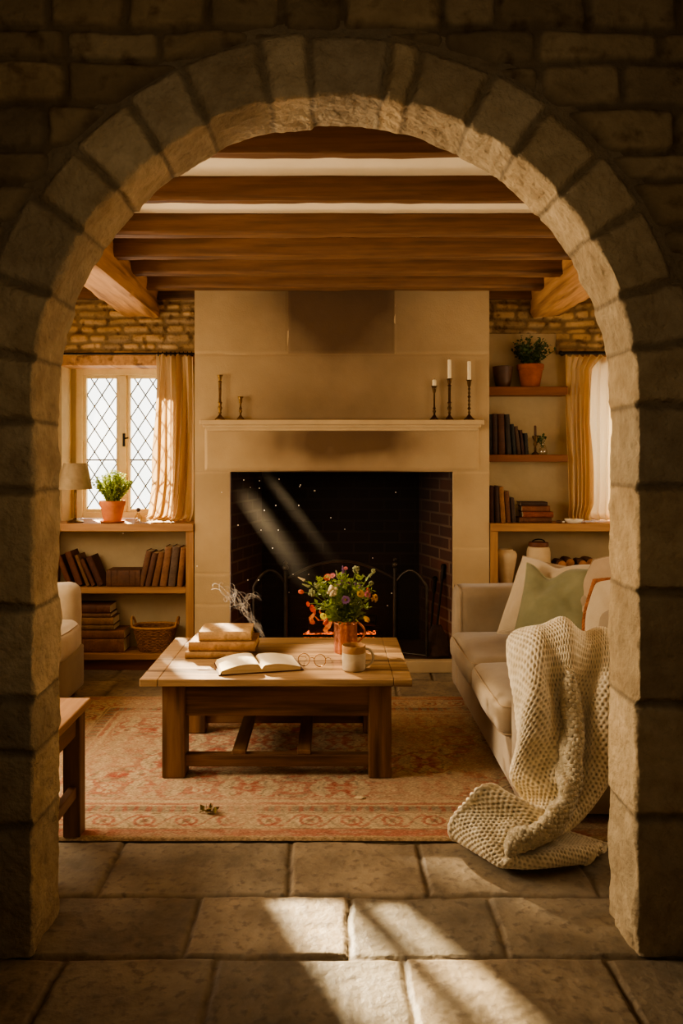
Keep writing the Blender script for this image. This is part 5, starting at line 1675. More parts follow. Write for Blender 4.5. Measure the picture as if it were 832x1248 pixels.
# ------------------------------------------------------------------ knitted throw
def throw():
    # drape of the blanket: a coarse lattice of surface points, as steps of 1/1500 m along each row
    nv, nu = 66, 36
    STEPS = [
        1142,22,21,21,20,20,20,21,22,23,23,23,22,22,21,21,21,21,21,22,22,22,22,22,21,21,20,20,20,21,22,22,23,23,23,23,
        1144,21,21,21,19,20,20,21,22,22,23,22,22,22,21,20,21,20,21,22,22,22,22,21,22,20,20,20,20,21,21,23,22,23,23,22,
        1147,21,21,20,20,19,20,20,22,22,22,23,22,21,21,20,20,20,21,21,21,22,22,22,21,21,20,19,20,20,22,22,23,23,22,23,
        1151,21,20,20,20,19,19,21,21,22,22,22,22,21,21,20,19,20,21,21,21,22,22,21,21,21,19,20,19,21,21,22,23,22,23,23,
        1154,21,20,20,19,19,19,20,21,22,22,22,22,21,20,20,19,20,20,21,22,21,22,21,21,20,20,19,19,20,21,22,23,23,23,22,
        1157,21,20,19,19,18,19,20,21,22,22,22,22,20,20,20,19,20,20,20,22,21,22,21,21,20,19,19,19,20,21,22,22,23,23,22,
        1160,20,20,18,19,18,19,19,21,22,22,22,22,20,20,19,19,20,19,21,21,22,21,22,20,20,19,18,19,20,20,23,22,23,23,22,
        1161,20,20,19,18,17,19,19,21,22,22,22,22,20,19,19,19,19,20,20,21,22,21,21,21,19,19,18,19,19,21,22,23,23,22,22,
        1163,20,19,18,18,17,18,20,21,21,23,22,21,20,19,19,18,19,20,20,21,21,22,21,20,19,18,18,19,19,21,22,23,23,22,22,
        1164,19,19,18,17,18,18,19,20,22,22,22,22,20,19,18,18,19,19,20,21,22,21,21,20,19,18,17,18,20,20,22,23,23,23,21,
        1164,20,18,18,17,16,18,19,21,22,22,22,21,20,18,18,18,19,19,20,21,21,22,20,20,19,17,18,18,19,20,22,23,23,23,21,
        1164,19,19,17,16,17,17,19,21,21,23,22,21,19,19,17,18,18,19,20,21,21,22,20,20,18,18,17,17,19,21,22,23,23,22,22,
        1164,19,17,17,16,16,18,18,21,22,22,22,21,19,19,17,17,18,19,20,21,21,21,21,19,18,17,17,17,19,21,22,23,23,22,22,
        1163,18,18,16,16,16,17,18,21,22,22,22,21,19,18,17,17,18,18,20,21,21,22,20,19,18,17,16,17,18,21,22,23,23,23,21,
        1162,18,17,16,15,16,16,19,20,22,23,22,20,19,18,17,17,17,18,20,21,21,21,21,19,17,16,16,17,18,21,22,24,23,22,22,
        1160,18,17,15,15,15,16,19,20,22,23,22,21,18,18,16,16,18,18,19,21,22,21,20,19,17,16,15,17,18,21,22,24,23,22,21,
        1158,18,17,15,13,15,15,19,21,22,24,22,21,18,16,16,15,17,18,20,21,22,21,21,18,17,15,15,16,18,21,23,24,24,22,21,
        1155,18,17,14,13,14,15,19,21,24,25,23,20,18,15,13,14,16,17,21,21,23,22,21,19,16,14,15,15,18,21,24,26,24,23,20,
        1151,16,12,12,21,22,13,14,21,26,29,26,24,22,7,-6,6,19,20,23,26,27,25,19,12,12,20,23,16,12,19,27,30,27,22,22,
        1141,8,8,17,31,32,16,9,21,29,34,31,28,21,-6,-29,-5,21,25,27,32,34,27,14,4,11,27,33,21,7,15,30,36,30,23,26,
        1119,5,13,25,36,36,24,10,20,32,34,41,27,14,-20,-36,-11,16,31,30,36,37,26,9,1,13,31,38,24,9,15,32,38,33,27,30,
        1089,13,22,31,38,38,30,14,19,32,41,41,28,9,-30,-39,-15,11,32,32,39,37,24,6,1,16,35,40,26,10,17,34,39,35,31,35,
        1065,23,28,33,39,40,32,18,22,31,50,35,29,1,-34,-39,-16,10,28,34,40,37,22,4,2,20,36,41,27,12,19,36,40,36,34,38,
        1049,29,31,35,39,40,35,21,24,35,50,34,27,-5,-36,-38,-15,11,23,34,42,36,20,3,6,21,38,40,28,14,22,38,39,36,39,34,
        1038,32,32,35,40,40,37,25,28,38,45,36,25,-9,-37,-37,-14,11,18,33,40,35,20,7,9,24,38,40,27,13,23,37,38,39,37,27,
        1029,31,33,37,40,41,38,29,29,43,40,37,21,-9,-36,-35,-8,7,7,32,41,33,19,10,14,25,38,38,25,14,26,36,38,37,31,15,
        1018,31,33,39,42,41,39,31,37,41,38,36,19,-10,-36,-32,-5,-3,5,33,40,32,21,13,14,25,37,38,25,16,28,36,37,33,20,6,
        1008,30,35,41,43,42,39,33,47,34,40,34,16,-13,-37,-25,-13,-14,12,34,40,34,24,17,13,24,36,36,26,19,30,36,33,24,9,0,
        1000,30,37,42,44,43,39,34,51,33,38,32,14,-18,-36,-23,-21,-14,19,34,39,35,26,18,13,24,36,35,27,23,31,32,25,13,2,-2,
        998,31,36,43,45,43,40,35,48,34,36,28,10,-21,-34,-25,-22,-4,18,32,38,34,27,18,15,26,35,34,29,26,28,25,15,5,-1,-1,
        1005,28,36,43,45,44,39,35,44,31,35,25,4,-21,-32,-27,-11,4,10,27,37,33,27,19,17,27,34,34,28,26,24,16,7,1,-1,2,
        1022,25,32,40,46,43,37,35,37,32,33,22,2,-20,-32,-23,1,-6,2,28,36,32,26,21,19,28,34,32,26,24,17,9,3,0,0,4,
        1046,26,27,34,43,42,35,32,30,33,31,20,2,-21,-32,-14,-2,-15,0,32,34,32,26,20,22,29,33,30,23,18,11,5,0,0,3,6,
        1073,29,27,28,36,35,35,32,30,22,30,19,1,-24,-29,-11,-16,-17,7,35,32,32,26,21,22,31,31,26,19,12,6,1,0,2,5,7,
        1103,29,29,28,25,28,32,32,26,18,23,17,-2,-27,-26,-16,-23,-8,17,30,32,31,26,20,24,31,29,21,13,7,2,-1,2,4,6,8,
        1129,31,30,24,21,25,28,25,19,15,19,13,-5,-26,-26,-23,-18,6,23,18,31,30,25,20,26,30,25,15,8,3,-1,1,3,6,7,7,
        1145,32,29,23,21,23,22,16,12,14,16,10,-6,-22,-26,-24,-7,17,16,8,30,30,23,21,29,27,19,9,3,1,0,2,6,7,7,6,
        1147,31,29,23,22,21,17,14,7,12,15,9,-5,-19,-27,-20,4,16,4,7,32,28,22,25,29,22,11,4,1,0,2,5,7,6,7,6,
        1134,29,30,25,23,21,18,15,5,8,14,9,-1,-17,-28,-15,9,4,0,11,34,26,23,28,24,15,6,1,1,1,5,6,7,6,5,6,
        1109,29,30,32,23,22,22,18,8,5,10,9,-1,-17,-27,-10,2,-4,4,18,35,25,25,26,18,8,2,1,2,4,6,7,5,5,6,5,
        1078,31,30,33,30,23,22,21,15,7,4,8,-2,-19,-26,-12,-5,-1,15,23,32,27,24,19,10,4,1,3,3,6,6,6,5,5,5,5,
        1046,31,31,32,33,30,24,19,18,15,2,5,-6,-20,-25,-16,-6,11,23,24,29,25,18,11,5,3,3,4,6,5,6,5,5,4,5,5,
        1016,31,31,32,34,33,28,18,17,19,9,0,-8,-19,-25,-18,-1,21,27,22,25,17,10,7,5,3,5,5,6,5,5,5,5,4,5,4,
        988,31,31,32,32,31,30,24,17,19,13,1,-9,-18,-25,-21,9,28,26,18,17,10,8,7,5,4,5,6,4,5,5,5,5,5,4,5,
        957,31,31,30,31,30,29,26,24,21,15,3,-8,-18,-29,-15,14,33,20,14,10,8,8,6,6,5,5,5,5,4,5,4,5,5,6,5,
        921,30,30,30,31,31,29,27,24,25,23,5,-7,-23,-30,-8,20,29,18,9,8,8,7,7,6,5,5,5,4,4,5,5,5,6,5,7,
        882,31,30,32,33,31,29,26,25,24,22,10,-6,-22,-30,-4,21,19,16,11,13,9,7,7,6,6,5,4,4,5,5,6,6,6,7,7,
        845,32,34,35,34,33,25,20,27,23,21,10,-4,-22,-28,-3,17,14,15,12,12,11,11,9,8,8,6,5,5,6,7,7,7,8,9,8,
        815,35,37,38,35,28,18,14,32,20,22,12,-7,-23,-25,-7,14,14,17,11,11,11,11,9,10,9,9,10,11,13,9,10,10,10,10,11,
        793,39,38,36,30,23,13,13,35,18,22,12,-8,-24,-22,-8,9,15,15,11,13,12,12,11,11,12,14,16,19,18,13,12,12,13,13,13,
        778,40,36,30,24,19,15,12,29,26,17,10,-8,-24,-19,-4,7,15,12,14,16,15,15,15,16,18,22,22,23,17,13,14,14,14,14,14,
        764,37,31,24,20,17,17,17,18,24,22,12,-7,-26,-15,6,12,14,14,19,19,19,20,20,22,24,24,24,18,14,15,14,14,15,14,15,
        749,31,24,20,18,17,19,19,18,18,18,15,-1,-22,-2,16,19,17,19,23,22,23,23,24,24,24,23,16,15,14,15,14,14,15,14,15,
        730,23,21,19,17,17,17,17,17,19,18,19,6,0,17,18,21,21,24,24,23,24,24,24,24,21,14,15,14,15,14,14,15,14,15,14,
        713,17,19,18,18,17,16,16,17,18,18,18,25,30,28,21,19,23,23,24,24,23,24,23,18,15,14,15,14,14,15,14,14,15,14,15,
        696,17,18,19,18,18,19,19,20,23,25,26,32,31,33,26,20,23,24,23,24,24,23,15,15,14,14,14,15,14,14,15,14,14,15,14,
        682,20,20,20,20,22,22,25,27,30,30,30,29,32,34,29,20,21,24,24,24,22,14,15,15,15,14,13,14,15,14,14,15,14,14,15,
        678,22,22,23,25,26,28,29,30,31,30,30,30,32,34,33,25,20,20,23,20,15,16,15,14,15,14,13,14,14,15,14,14,15,14,14,
        683,25,25,27,29,29,31,30,31,30,30,30,31,31,33,33,31,25,18,13,15,16,16,15,15,14,14,13,14,14,14,14,15,14,14,15,
        697,28,29,30,30,31,30,30,30,30,30,30,32,31,32,33,33,24,15,13,14,15,16,15,14,14,14,13,14,14,14,14,14,15,14,14,
        719,30,30,31,30,31,30,30,30,30,29,31,31,32,31,32,29,19,19,16,14,15,15,15,15,13,14,13,13,13,14,15,14,14,15,14,
        744,31,31,30,30,31,30,30,29,28,31,31,31,32,31,31,20,19,19,19,17,16,15,15,14,14,13,12,13,13,14,14,15,14,14,15,
        771,30,31,30,30,31,30,29,27,30,31,31,32,31,32,21,18,20,19,19,19,18,17,16,14,14,13,12,12,12,14,14,14,15,14,14,
        797,30,31,30,31,30,29,26,29,31,31,31,32,31,24,19,19,19,19,19,19,19,20,17,16,15,13,12,11,11,13,14,14,14,15,14,
        823,31,30,30,31,29,26,27,31,30,31,32,32,25,19,19,19,20,19,19,19,19,20,20,19,16,14,13,10,10,11,14,14,14,14,15,
        849,31,30,31,29,26,25,31,31,30,31,32,28,19,19,19,19,19,19,20,19,18,20,20,22,19,17,13,11,9,9,12,14,15,14,14,
        5207,8,8,5,4,0,-2,-5,-4,-4,-2,-1,2,2,2,1,0,-2,-2,-3,-1,-1,1,3,4,5,3,1,-2,-3,-4,-3,0,2,4,5,
        5191,8,8,6,3,1,-3,-4,-5,-4,-2,0,2,2,2,1,0,-2,-3,-2,-2,-1,2,3,4,4,3,1,-2,-3,-4,-3,0,2,4,6,
        5172,8,8,6,3,0,-2,-4,-5,-4,-2,0,2,2,2,1,0,-2,-3,-2,-2,-1,1,3,4,4,3,1,-2,-3,-4,-3,0,2,5,5,
        5149,8,8,6,3,1,-3,-4,-5,-3,-2,0,2,2,2,1,-1,-2,-3,-3,-2,0,1,3,4,4,2,1,-2,-3,-4,-3,0,2,5,6,
        5124,8,8,6,3,1,-3,-4,-4,-4,-2,0,2,2,2,1,-1,-2,-3,-3,-2,-1,2,2,4,4,2,0,-2,-3,-4,-3,0,3,5,6,
        5096,8,7,6,4,0,-2,-4,-5,-3,-2,0,1,3,1,1,-1,-2,-3,-3,-2,0,1,2,4,3,2,0,-2,-4,-4,-2,0,3,5,7,
        5063,7,7,5,3,0,-2,-4,-4,-3,-2,0,1,2,1,0,0,-2,-2,-2,-2,0,1,2,3,2,2,-1,-2,-3,-4,-2,1,3,5,6,
        5027,5,6,4,2,0,-2,-3,-4,-3,-1,-1,0,1,1,0,0,-1,-2,-1,-1,0,1,2,2,2,0,-1,-2,-3,-2,-2,1,3,5,5,
        4988,5,4,3,2,-1,-2,-3,-3,-3,-2,-1,0,0,1,0,0,-1,0,-1,0,0,2,1,2,1,0,-1,-3,-2,-3,-1,2,3,4,5,
        4948,3,3,2,1,-1,-2,-3,-3,-3,-3,-1,-1,0,0,0,0,1,0,1,0,2,1,1,1,1,-1,-1,-2,-3,-1,-1,2,3,3,5,
        4906,1,1,1,-1,-1,-2,-2,-3,-3,-3,-2,-2,-1,0,0,1,2,1,2,2,2,2,1,0,0,-1,-2,-2,-1,-1,1,1,2,3,3,
        4865,-1,0,-1,-1,-2,-2,-2,-3,-3,-2,-3,-2,-2,0,0,2,2,2,3,3,2,2,1,0,-1,-1,-2,-1,-1,0,0,2,2,2,2,
        4823,-2,-3,-2,-2,-2,-1,-2,-2,-2,-3,-3,-3,-2,-1,1,2,3,3,4,3,3,1,1,-1,-1,-2,-1,-1,0,1,1,1,1,1,0,
        4782,-6,-6,-5,-3,-2,0,0,0,-1,-3,-4,-3,-3,-2,1,3,4,5,5,4,3,1,-1,-2,-3,-2,-1,0,2,3,2,1,-1,-2,-3,
        4743,-10,-9,-8,-5,-1,1,3,2,0,-2,-4,-4,-5,-2,1,3,6,6,7,5,3,0,-3,-4,-4,-4,0,1,4,5,3,0,-2,-6,-6,
        4709,-14,-14,-10,-5,-1,4,5,5,2,-1,-4,-6,-5,-3,0,4,7,8,7,6,2,-1,-5,-6,-7,-4,0,3,6,6,4,0,-5,-8,-11,
        4682,-21,-19,-15,-7,1,8,11,10,6,0,-6,-9,-8,-4,0,5,9,11,9,7,2,-4,-8,-11,-11,-6,-1,7,11,10,7,-1,-9,-14,-16,
        4662,-25,-25,-19,-9,4,13,17,16,9,1,-8,-12,-11,-6,0,7,12,13,12,8,0,-6,-13,-16,-15,-10,0,10,16,16,10,-1,-13,-20,-21,
        4646,-29,-28,-24,-13,9,21,23,21,15,2,-10,-19,-13,-17,1,20,20,14,16,8,-2,-13,-21,-23,-21,-15,2,17,22,22,14,-2,-16,-23,-24,
        4630,-31,-30,-29,-14,12,26,28,27,18,5,-11,-22,-20,-28,5,32,31,20,15,7,-7,-21,-29,-28,-27,-20,3,24,28,28,19,-1,-17,-25,-23,
        4614,-32,-33,-28,-11,11,27,32,29,21,6,-16,-15,-30,-29,9,37,28,33,10,6,-10,-27,-32,-31,-32,-20,5,27,32,31,21,1,-15,-24,-19,
        4600,-34,-32,-24,-9,9,25,33,31,22,2,-15,-14,-36,-24,12,36,30,39,8,4,-14,-30,-34,-34,-32,-19,7,28,34,33,20,2,-13,-21,-11,
        4584,-31,-28,-21,-9,7,23,32,30,21,-3,-7,-22,-37,-21,14,37,30,43,10,1,-17,-31,-35,-35,-32,-17,8,29,35,32,18,1,-13,-14,3,
        4571,-26,-25,-19,-10,5,20,31,28,18,-3,-7,-26,-36,-18,17,36,30,44,12,-1,-19,-31,-35,-35,-31,-15,9,28,35,29,16,-1,-12,-3,16,
        4565,-24,-24,-18,-10,2,17,28,24,17,1,-12,-29,-34,-15,18,36,29,45,14,-1,-21,-31,-34,-35,-29,-14,9,27,34,27,13,-4,-6,10,28,
        4563,-25,-23,-17,-10,0,12,23,23,14,2,-15,-31,-32,-12,20,37,28,46,16,-3,-21,-31,-34,-33,-28,-14,9,27,32,25,9,-4,4,22,34,
        4562,-26,-23,-15,-6,-3,5,20,15,14,1,-17,-31,-30,-8,24,34,31,43,16,-5,-20,-30,-32,-33,-27,-13,9,25,31,21,7,1,16,31,34,
        4561,-27,-22,-11,1,-1,-5,9,10,13,-1,-19,-31,-29,0,27,27,38,33,15,-3,-18,-27,-30,-32,-28,-13,9,23,29,18,6,12,27,33,33,
        4561,-27,-20,-11,2,6,-2,-5,4,10,-7,-21,-32,-25,7,25,20,44,27,14,0,-15,-25,-29,-32,-27,-12,8,21,26,15,12,24,32,33,31,
        4562,-26,-20,-11,-1,6,6,1,-8,-3,-12,-23,-31,-21,8,21,20,43,29,15,1,-14,-24,-28,-31,-24,-10,7,19,21,18,22,31,33,30,32,
        4566,-27,-22,-11,0,4,5,1,-17,-10,-13,-25,-30,-18,2,19,31,30,36,24,-1,-15,-22,-28,-29,-22,-8,9,18,19,23,30,32,30,31,32,
        4570,-27,-24,-15,-2,5,3,-10,-18,-10,-15,-26,-29,-19,2,26,34,28,29,31,-3,-15,-22,-25,-27,-20,-5,11,19,22,28,31,31,29,31,33,
        4576,-26,-26,-21,-9,3,3,-16,-20,-10,-16,-26,-29,-19,9,30,31,27,28,29,-4,-13,-21,-25,-25,-15,-1,13,22,26,30,31,28,30,31,32,
        4581,-23,-25,-24,-18,-7,2,-6,-27,-16,-17,-25,-30,-15,16,30,23,26,28,24,0,-10,-19,-25,-22,-13,4,18,25,29,30,28,28,30,32,31,
        4587,-22,-23,-23,-23,-15,-5,-1,-31,-19,-21,-27,-29,-10,18,22,21,29,25,17,12,-8,-19,-24,-20,-8,10,23,28,29,28,27,29,30,31,30,
        4589,-20,-19,-22,-21,-20,-11,-11,-33,-20,-25,-27,-27,-10,14,15,25,30,23,19,17,-6,-18,-24,-17,0,17,27,28,28,26,27,30,30,30,30,
        4584,-18,-18,-19,-20,-20,-18,-19,-34,-22,-25,-27,-27,-14,4,20,30,28,25,24,16,-6,-19,-21,-11,9,24,28,27,26,26,28,30,29,30,30,
        4572,-18,-17,-19,-18,-20,-22,-22,-32,-24,-25,-27,-28,-18,2,25,32,27,27,26,13,-8,-19,-17,0,19,27,27,24,25,28,29,29,29,29,29,
        4553,-18,-18,-18,-17,-19,-21,-22,-29,-28,-24,-28,-28,-20,5,29,30,28,29,24,7,-11,-16,-7,12,26,26,23,24,27,28,29,29,28,29,29,
        4531,-18,-18,-17,-17,-18,-18,-21,-25,-32,-24,-28,-29,-19,9,31,28,30,27,17,3,-10,-9,5,23,27,22,23,26,28,28,28,28,29,28,28,
        4509,-18,-18,-18,-17,-17,-18,-18,-21,-31,-26,-27,-28,-18,12,28,29,30,21,11,5,-8,2,19,27,23,22,25,27,28,27,28,28,28,28,28,
        4488,-20,-19,-17,-17,-18,-18,-16,-16,-28,-27,-27,-26,-15,9,25,30,28,15,8,9,0,16,27,24,21,24,27,28,27,27,28,27,28,28,28,
        4469,-20,-21,-18,-17,-18,-19,-14,-13,-23,-29,-26,-25,-14,5,24,32,22,11,10,12,15,26,26,23,23,27,27,27,27,27,27,28,27,27,28,
        4453,-21,-21,-20,-20,-20,-18,-14,-9,-17,-27,-28,-24,-16,3,26,32,16,11,16,20,25,27,24,25,26,26,27,27,27,27,27,27,27,27,27,
        4435,-22,-22,-22,-21,-19,-16,-13,-7,-12,-25,-29,-26,-18,5,30,29,13,15,26,25,26,25,27,26,26,26,27,26,27,26,27,27,27,28,26,
        4413,-23,-23,-21,-18,-16,-14,-11,-5,-14,-21,-29,-28,-19,6,33,25,13,28,28,26,25,26,27,27,27,26,26,26,27,27,27,27,27,27,26,
        4391,-21,-21,-17,-15,-12,-14,-14,-5,-12,-19,-29,-29,-21,8,34,23,20,36,25,25,25,27,27,28,27,27,25,26,27,27,27,27,26,26,26,
        4375,-18,-16,-12,-10,-11,-16,-19,-7,-9,-21,-28,-30,-21,10,33,26,24,38,22,26,26,27,28,27,28,26,27,27,26,26,26,26,25,25,24,
        4369,-13,-11,-8,-8,-14,-23,-20,-9,-13,-16,-28,-30,-16,9,30,29,25,38,23,26,28,27,28,27,27,27,26,26,25,25,24,24,24,23,23,
        4374,-10,-8,-9,-13,-18,-25,-21,-12,-11,-15,-27,-30,-12,13,27,29,29,34,25,27,27,28,27,27,26,25,25,24,23,23,22,23,22,21,21,
        4385,-8,-10,-13,-18,-21,-23,-22,-12,-10,-18,-26,-30,-10,17,29,26,36,27,26,27,27,27,26,25,24,22,23,21,22,22,21,21,21,20,20,
        4398,-10,-14,-18,-21,-22,-21,-19,-16,-10,-19,-27,-30,-8,23,29,27,35,25,25,26,25,24,24,23,22,21,21,21,21,21,20,21,20,20,21,
        4409,-15,-19,-21,-22,-21,-20,-17,-17,-15,-17,-25,-34,-2,28,26,28,29,24,23,24,23,22,22,21,21,22,21,21,20,21,20,21,20,20,20,
        4416,-20,-21,-22,-21,-21,-20,-20,-18,-19,-16,-20,-30,0,25,24,28,23,21,23,22,21,21,21,21,22,21,21,21,20,21,20,20,21,20,20,
        4422,-22,-22,-21,-20,-21,-19,-20,-18,-18,-17,-18,-20,-10,11,24,23,20,21,22,21,21,21,21,21,22,21,21,20,21,21,20,20,21,20,20,
        4429,-21,-21,-20,-20,-19,-18,-18,-17,-16,-15,-15,-17,-17,-8,8,21,21,21,22,21,22,21,21,21,21,22,21,20,21,20,21,20,20,21,20,
        4439,-20,-19,-19,-18,-17,-17,-16,-15,-15,-16,-17,-18,-15,-15,-8,7,18,21,22,22,22,21,21,21,22,21,21,21,21,20,21,20,20,21,20,
        4453,-19,-17,-18,-16,-16,-16,-15,-16,-16,-17,-17,-17,-15,-14,-15,-9,6,17,21,22,22,22,22,21,22,21,21,21,21,20,21,20,20,21,20,
        4470,-17,-16,-17,-15,-16,-16,-16,-16,-17,-17,-17,-16,-15,-15,-14,-15,-9,5,17,21,22,22,22,22,21,22,21,21,21,20,21,20,20,21,20,
        4490,-16,-16,-16,-15,-16,-17,-16,-17,-16,-17,-17,-16,-15,-16,-13,-14,-16,-9,5,16,21,23,21,22,22,22,21,21,21,20,20,21,20,21,20,
        4512,-16,-16,-16,-16,-17,-16,-17,-16,-17,-18,-16,-14,-16,-15,-15,-13,-15,-16,-8,4,15,22,22,22,22,21,21,22,20,21,20,21,20,21,20,
        4533,-16,-16,-17,-16,-16,-17,-16,-17,-18,-17,-14,-15,-15,-16,-15,-15,-13,-15,-16,-8,4,15,22,23,21,21,21,21,21,21,20,21,20,20,21,
        4554,-16,-17,-16,-16,-17,-16,-17,-18,-17,-15,-14,-16,-15,-15,-16,-15,-15,-13,-16,-15,-8,4,16,22,22,21,21,20,21,21,20,21,20,20,21,
        4574,-16,-16,-17,-16,-16,-17,-18,-18,-15,-14,-15,-15,-16,-15,-15,-15,-16,-14,-14,-16,-15,-8,5,15,22,23,20,19,21,21,20,21,20,20,21,
        4595,-16,-17,-16,-16,-17,-18,-18,-16,-14,-14,-16,-15,-15,-15,-15,-15,-16,-15,-14,-15,-16,-14,-8,4,16,22,22,19,19,21,20,21,20,20,21,
        4616,-17,-16,-16,-17,-18,-17,-17,-15,-14,-15,-15,-16,-15,-15,-15,-15,-15,-15,-15,-15,-15,-16,-16,-8,4,17,24,21,17,19,21,21,20,20,21,
        871,4,4,4,1,1,-2,-2,-2,-2,-1,0,1,1,1,1,-1,-1,-1,-1,-2,0,1,1,3,2,2,0,0,-2,-2,-2,0,1,2,3,
        907,4,5,3,2,0,-1,-2,-2,-2,-1,0,1,1,2,0,0,-1,-2,-2,-1,-1,1,2,2,3,2,0,0,-2,-2,-2,0,0,3,3,
        942,5,5,4,2,1,-2,-2,-2,-2,-1,1,1,2,1,1,-1,-1,-3,-2,-1,-1,0,2,3,3,2,1,-1,-2,-2,-2,-1,1,3,3,
        976,6,6,5,2,1,-1,-2,-2,-2,0,1,2,2,1,1,-1,-3,-3,-2,-3,-1,0,2,3,4,3,1,-1,-2,-2,-3,-1,1,2,4,
        1008,8,7,5,4,1,0,-2,-3,-1,0,2,3,3,2,0,-2,-3,-4,-4,-4,-1,0,2,3,4,4,2,-1,-2,-3,-3,-2,1,2,4,
        1038,9,9,7,4,3,-1,-1,-2,0,1,3,4,3,2,0,-2,-5,-5,-6,-5,-3,0,2,4,5,4,2,0,-2,-4,-4,-2,1,2,4,
        1063,12,10,10,6,3,1,-2,-1,1,3,4,6,4,3,-1,-3,-7,-8,-8,-7,-4,-2,3,4,6,6,3,0,-3,-5,-5,-2,0,2,5,
        1083,13,14,11,8,5,1,0,0,2,4,6,8,6,3,-1,-5,-9,-11,-11,-9,-7,-2,2,6,7,6,4,0,-3,-6,-6,-3,0,3,4,
        1098,16,15,13,10,6,2,1,1,4,6,9,9,7,4,-2,-7,-11,-13,-14,-12,-8,-3,2,5,8,7,5,0,-4,-6,-6,-5,0,3,5,
        1109,17,18,15,11,7,3,2,3,5,8,10,11,8,4,-2,-8,-13,-16,-16,-14,-10,-4,1,6,8,8,5,0,-4,-7,-7,-4,-1,3,5,
        1114,20,19,17,12,8,4,2,3,6,10,12,12,9,5,-3,-9,-15,-18,-18,-16,-11,-5,1,6,9,9,5,0,-5,-8,-7,-5,-1,4,6,
        1116,21,20,18,13,8,4,2,3,6,11,13,13,10,4,-2,-10,-16,-19,-20,-16,-12,-5,1,7,9,9,4,0,-5,-8,-8,-5,0,4,7,
        1114,22,21,17,13,8,3,1,2,6,10,13,14,10,5,-3,-10,-16,-19,-19,-17,-11,-5,2,7,9,9,4,-1,-6,-8,-8,-5,1,6,8,
        1105,21,21,18,12,6,2,0,1,4,9,13,13,10,5,-3,-9,-15,-18,-19,-15,-11,-4,3,7,10,8,4,-2,-7,-8,-8,-3,2,7,9,
        1087,21,20,16,11,5,0,-2,0,3,7,11,12,10,4,-2,-8,-14,-16,-16,-14,-9,-2,3,8,9,7,3,-2,-7,-8,-7,-3,3,8,10,
        1063,18,18,14,9,3,-1,-3,-2,1,6,9,10,9,4,-1,-7,-12,-13,-14,-11,-7,-1,4,7,8,7,2,-3,-6,-9,-6,-1,3,9,10,
        1029,13,13,10,6,2,-1,-3,-2,1,4,7,8,6,4,-1,-5,-8,-10,-10,-8,-5,-1,3,6,6,5,2,-3,-5,-6,-4,-1,2,7,7,
        990,11,11,8,5,0,-3,-4,-3,0,3,5,7,6,4,0,-4,-7,-8,-8,-6,-3,0,3,6,6,4,1,-3,-6,-6,-4,-1,4,5,7,
        952,12,12,10,3,-3,-7,-6,-6,-2,2,6,7,6,11,3,-6,-8,-10,-8,-7,-3,1,5,10,10,5,-3,-7,-8,-7,-6,0,5,6,8,
        916,16,15,8,0,-5,-9,-10,-8,-4,2,7,9,11,13,6,-7,-9,-12,-11,-10,-5,3,9,15,13,4,-6,-10,-11,-9,-7,-1,6,8,8,
        887,19,11,3,-3,-5,-9,-12,-10,-6,2,8,10,15,13,7,-5,-11,-15,-12,-11,-4,4,13,18,12,3,-8,-12,-12,-11,-8,0,6,9,8,
        865,12,5,1,-4,-6,-9,-13,-11,-7,2,8,11,19,16,5,-7,-10,-19,-12,-10,-4,8,15,17,12,2,-8,-14,-13,-13,-8,0,6,9,6,
        837,5,2,-1,-3,-7,-9,-12,-12,-6,3,6,14,21,17,3,-8,-10,-21,-13,-10,-1,8,17,17,11,1,-9,-14,-14,-13,-8,1,7,6,4,
        801,2,0,0,-3,-6,-9,-12,-11,-6,3,6,17,22,16,1,-9,-10,-22,-12,-10,0,10,16,16,10,1,-9,-14,-15,-12,-7,2,7,3,1,
        762,0,1,-1,-3,-5,-9,-10,-9,-7,1,10,18,23,14,1,-10,-10,-23,-13,-9,1,10,16,15,9,0,-9,-13,-15,-12,-5,3,5,-1,2,
        721,1,0,-1,-3,-4,-7,-9,-7,-9,2,11,21,24,15,-2,-12,-11,-23,-15,-9,2,11,15,14,9,0,-8,-14,-14,-12,-3,4,0,-3,4,
        681,0,1,-1,-3,-5,-5,-6,-7,-8,2,12,22,26,14,-5,-12,-11,-23,-17,-8,2,11,14,13,9,0,-8,-13,-15,-10,-2,2,-4,-1,7,
        640,1,0,-1,-3,-4,-6,-3,-6,-5,1,13,24,26,10,-7,-6,-15,-20,-17,-9,1,9,12,14,9,0,-8,-13,-13,-8,-2,-3,-5,4,12,
        599,1,0,-1,-3,-4,-5,-4,-2,-5,4,14,24,25,7,-7,0,-17,-19,-17,-11,-1,8,11,14,8,1,-8,-12,-12,-6,-5,-7,1,9,14,
        558,1,0,-1,-2,-5,-4,-5,-2,0,6,16,26,25,6,-3,-1,-19,-20,-20,-12,-2,7,12,13,7,-1,-7,-11,-10,-8,-7,-3,7,13,12,
        516,1,1,0,-3,-3,-5,-3,1,4,4,18,28,26,13,-2,-13,-18,-19,-26,-13,0,7,11,13,6,-3,-8,-10,-10,-9,-4,3,12,13,8,
        476,0,1,1,-2,-4,-4,3,5,1,6,19,29,28,13,-8,-16,-15,-19,-29,-11,0,7,10,11,4,-4,-8,-11,-9,-7,1,10,13,10,5,
        435,1,0,2,1,-4,-4,8,9,0,6,19,29,29,8,-12,-14,-9,-19,-33,-9,-1,6,10,10,1,-5,-10,-10,-8,-1,7,14,12,6,2,
        394,2,0,1,2,2,-4,0,16,6,6,18,30,29,2,-13,-3,-9,-23,-28,-13,-6,5,11,8,-1,-7,-11,-8,-4,5,13,14,9,2,0,
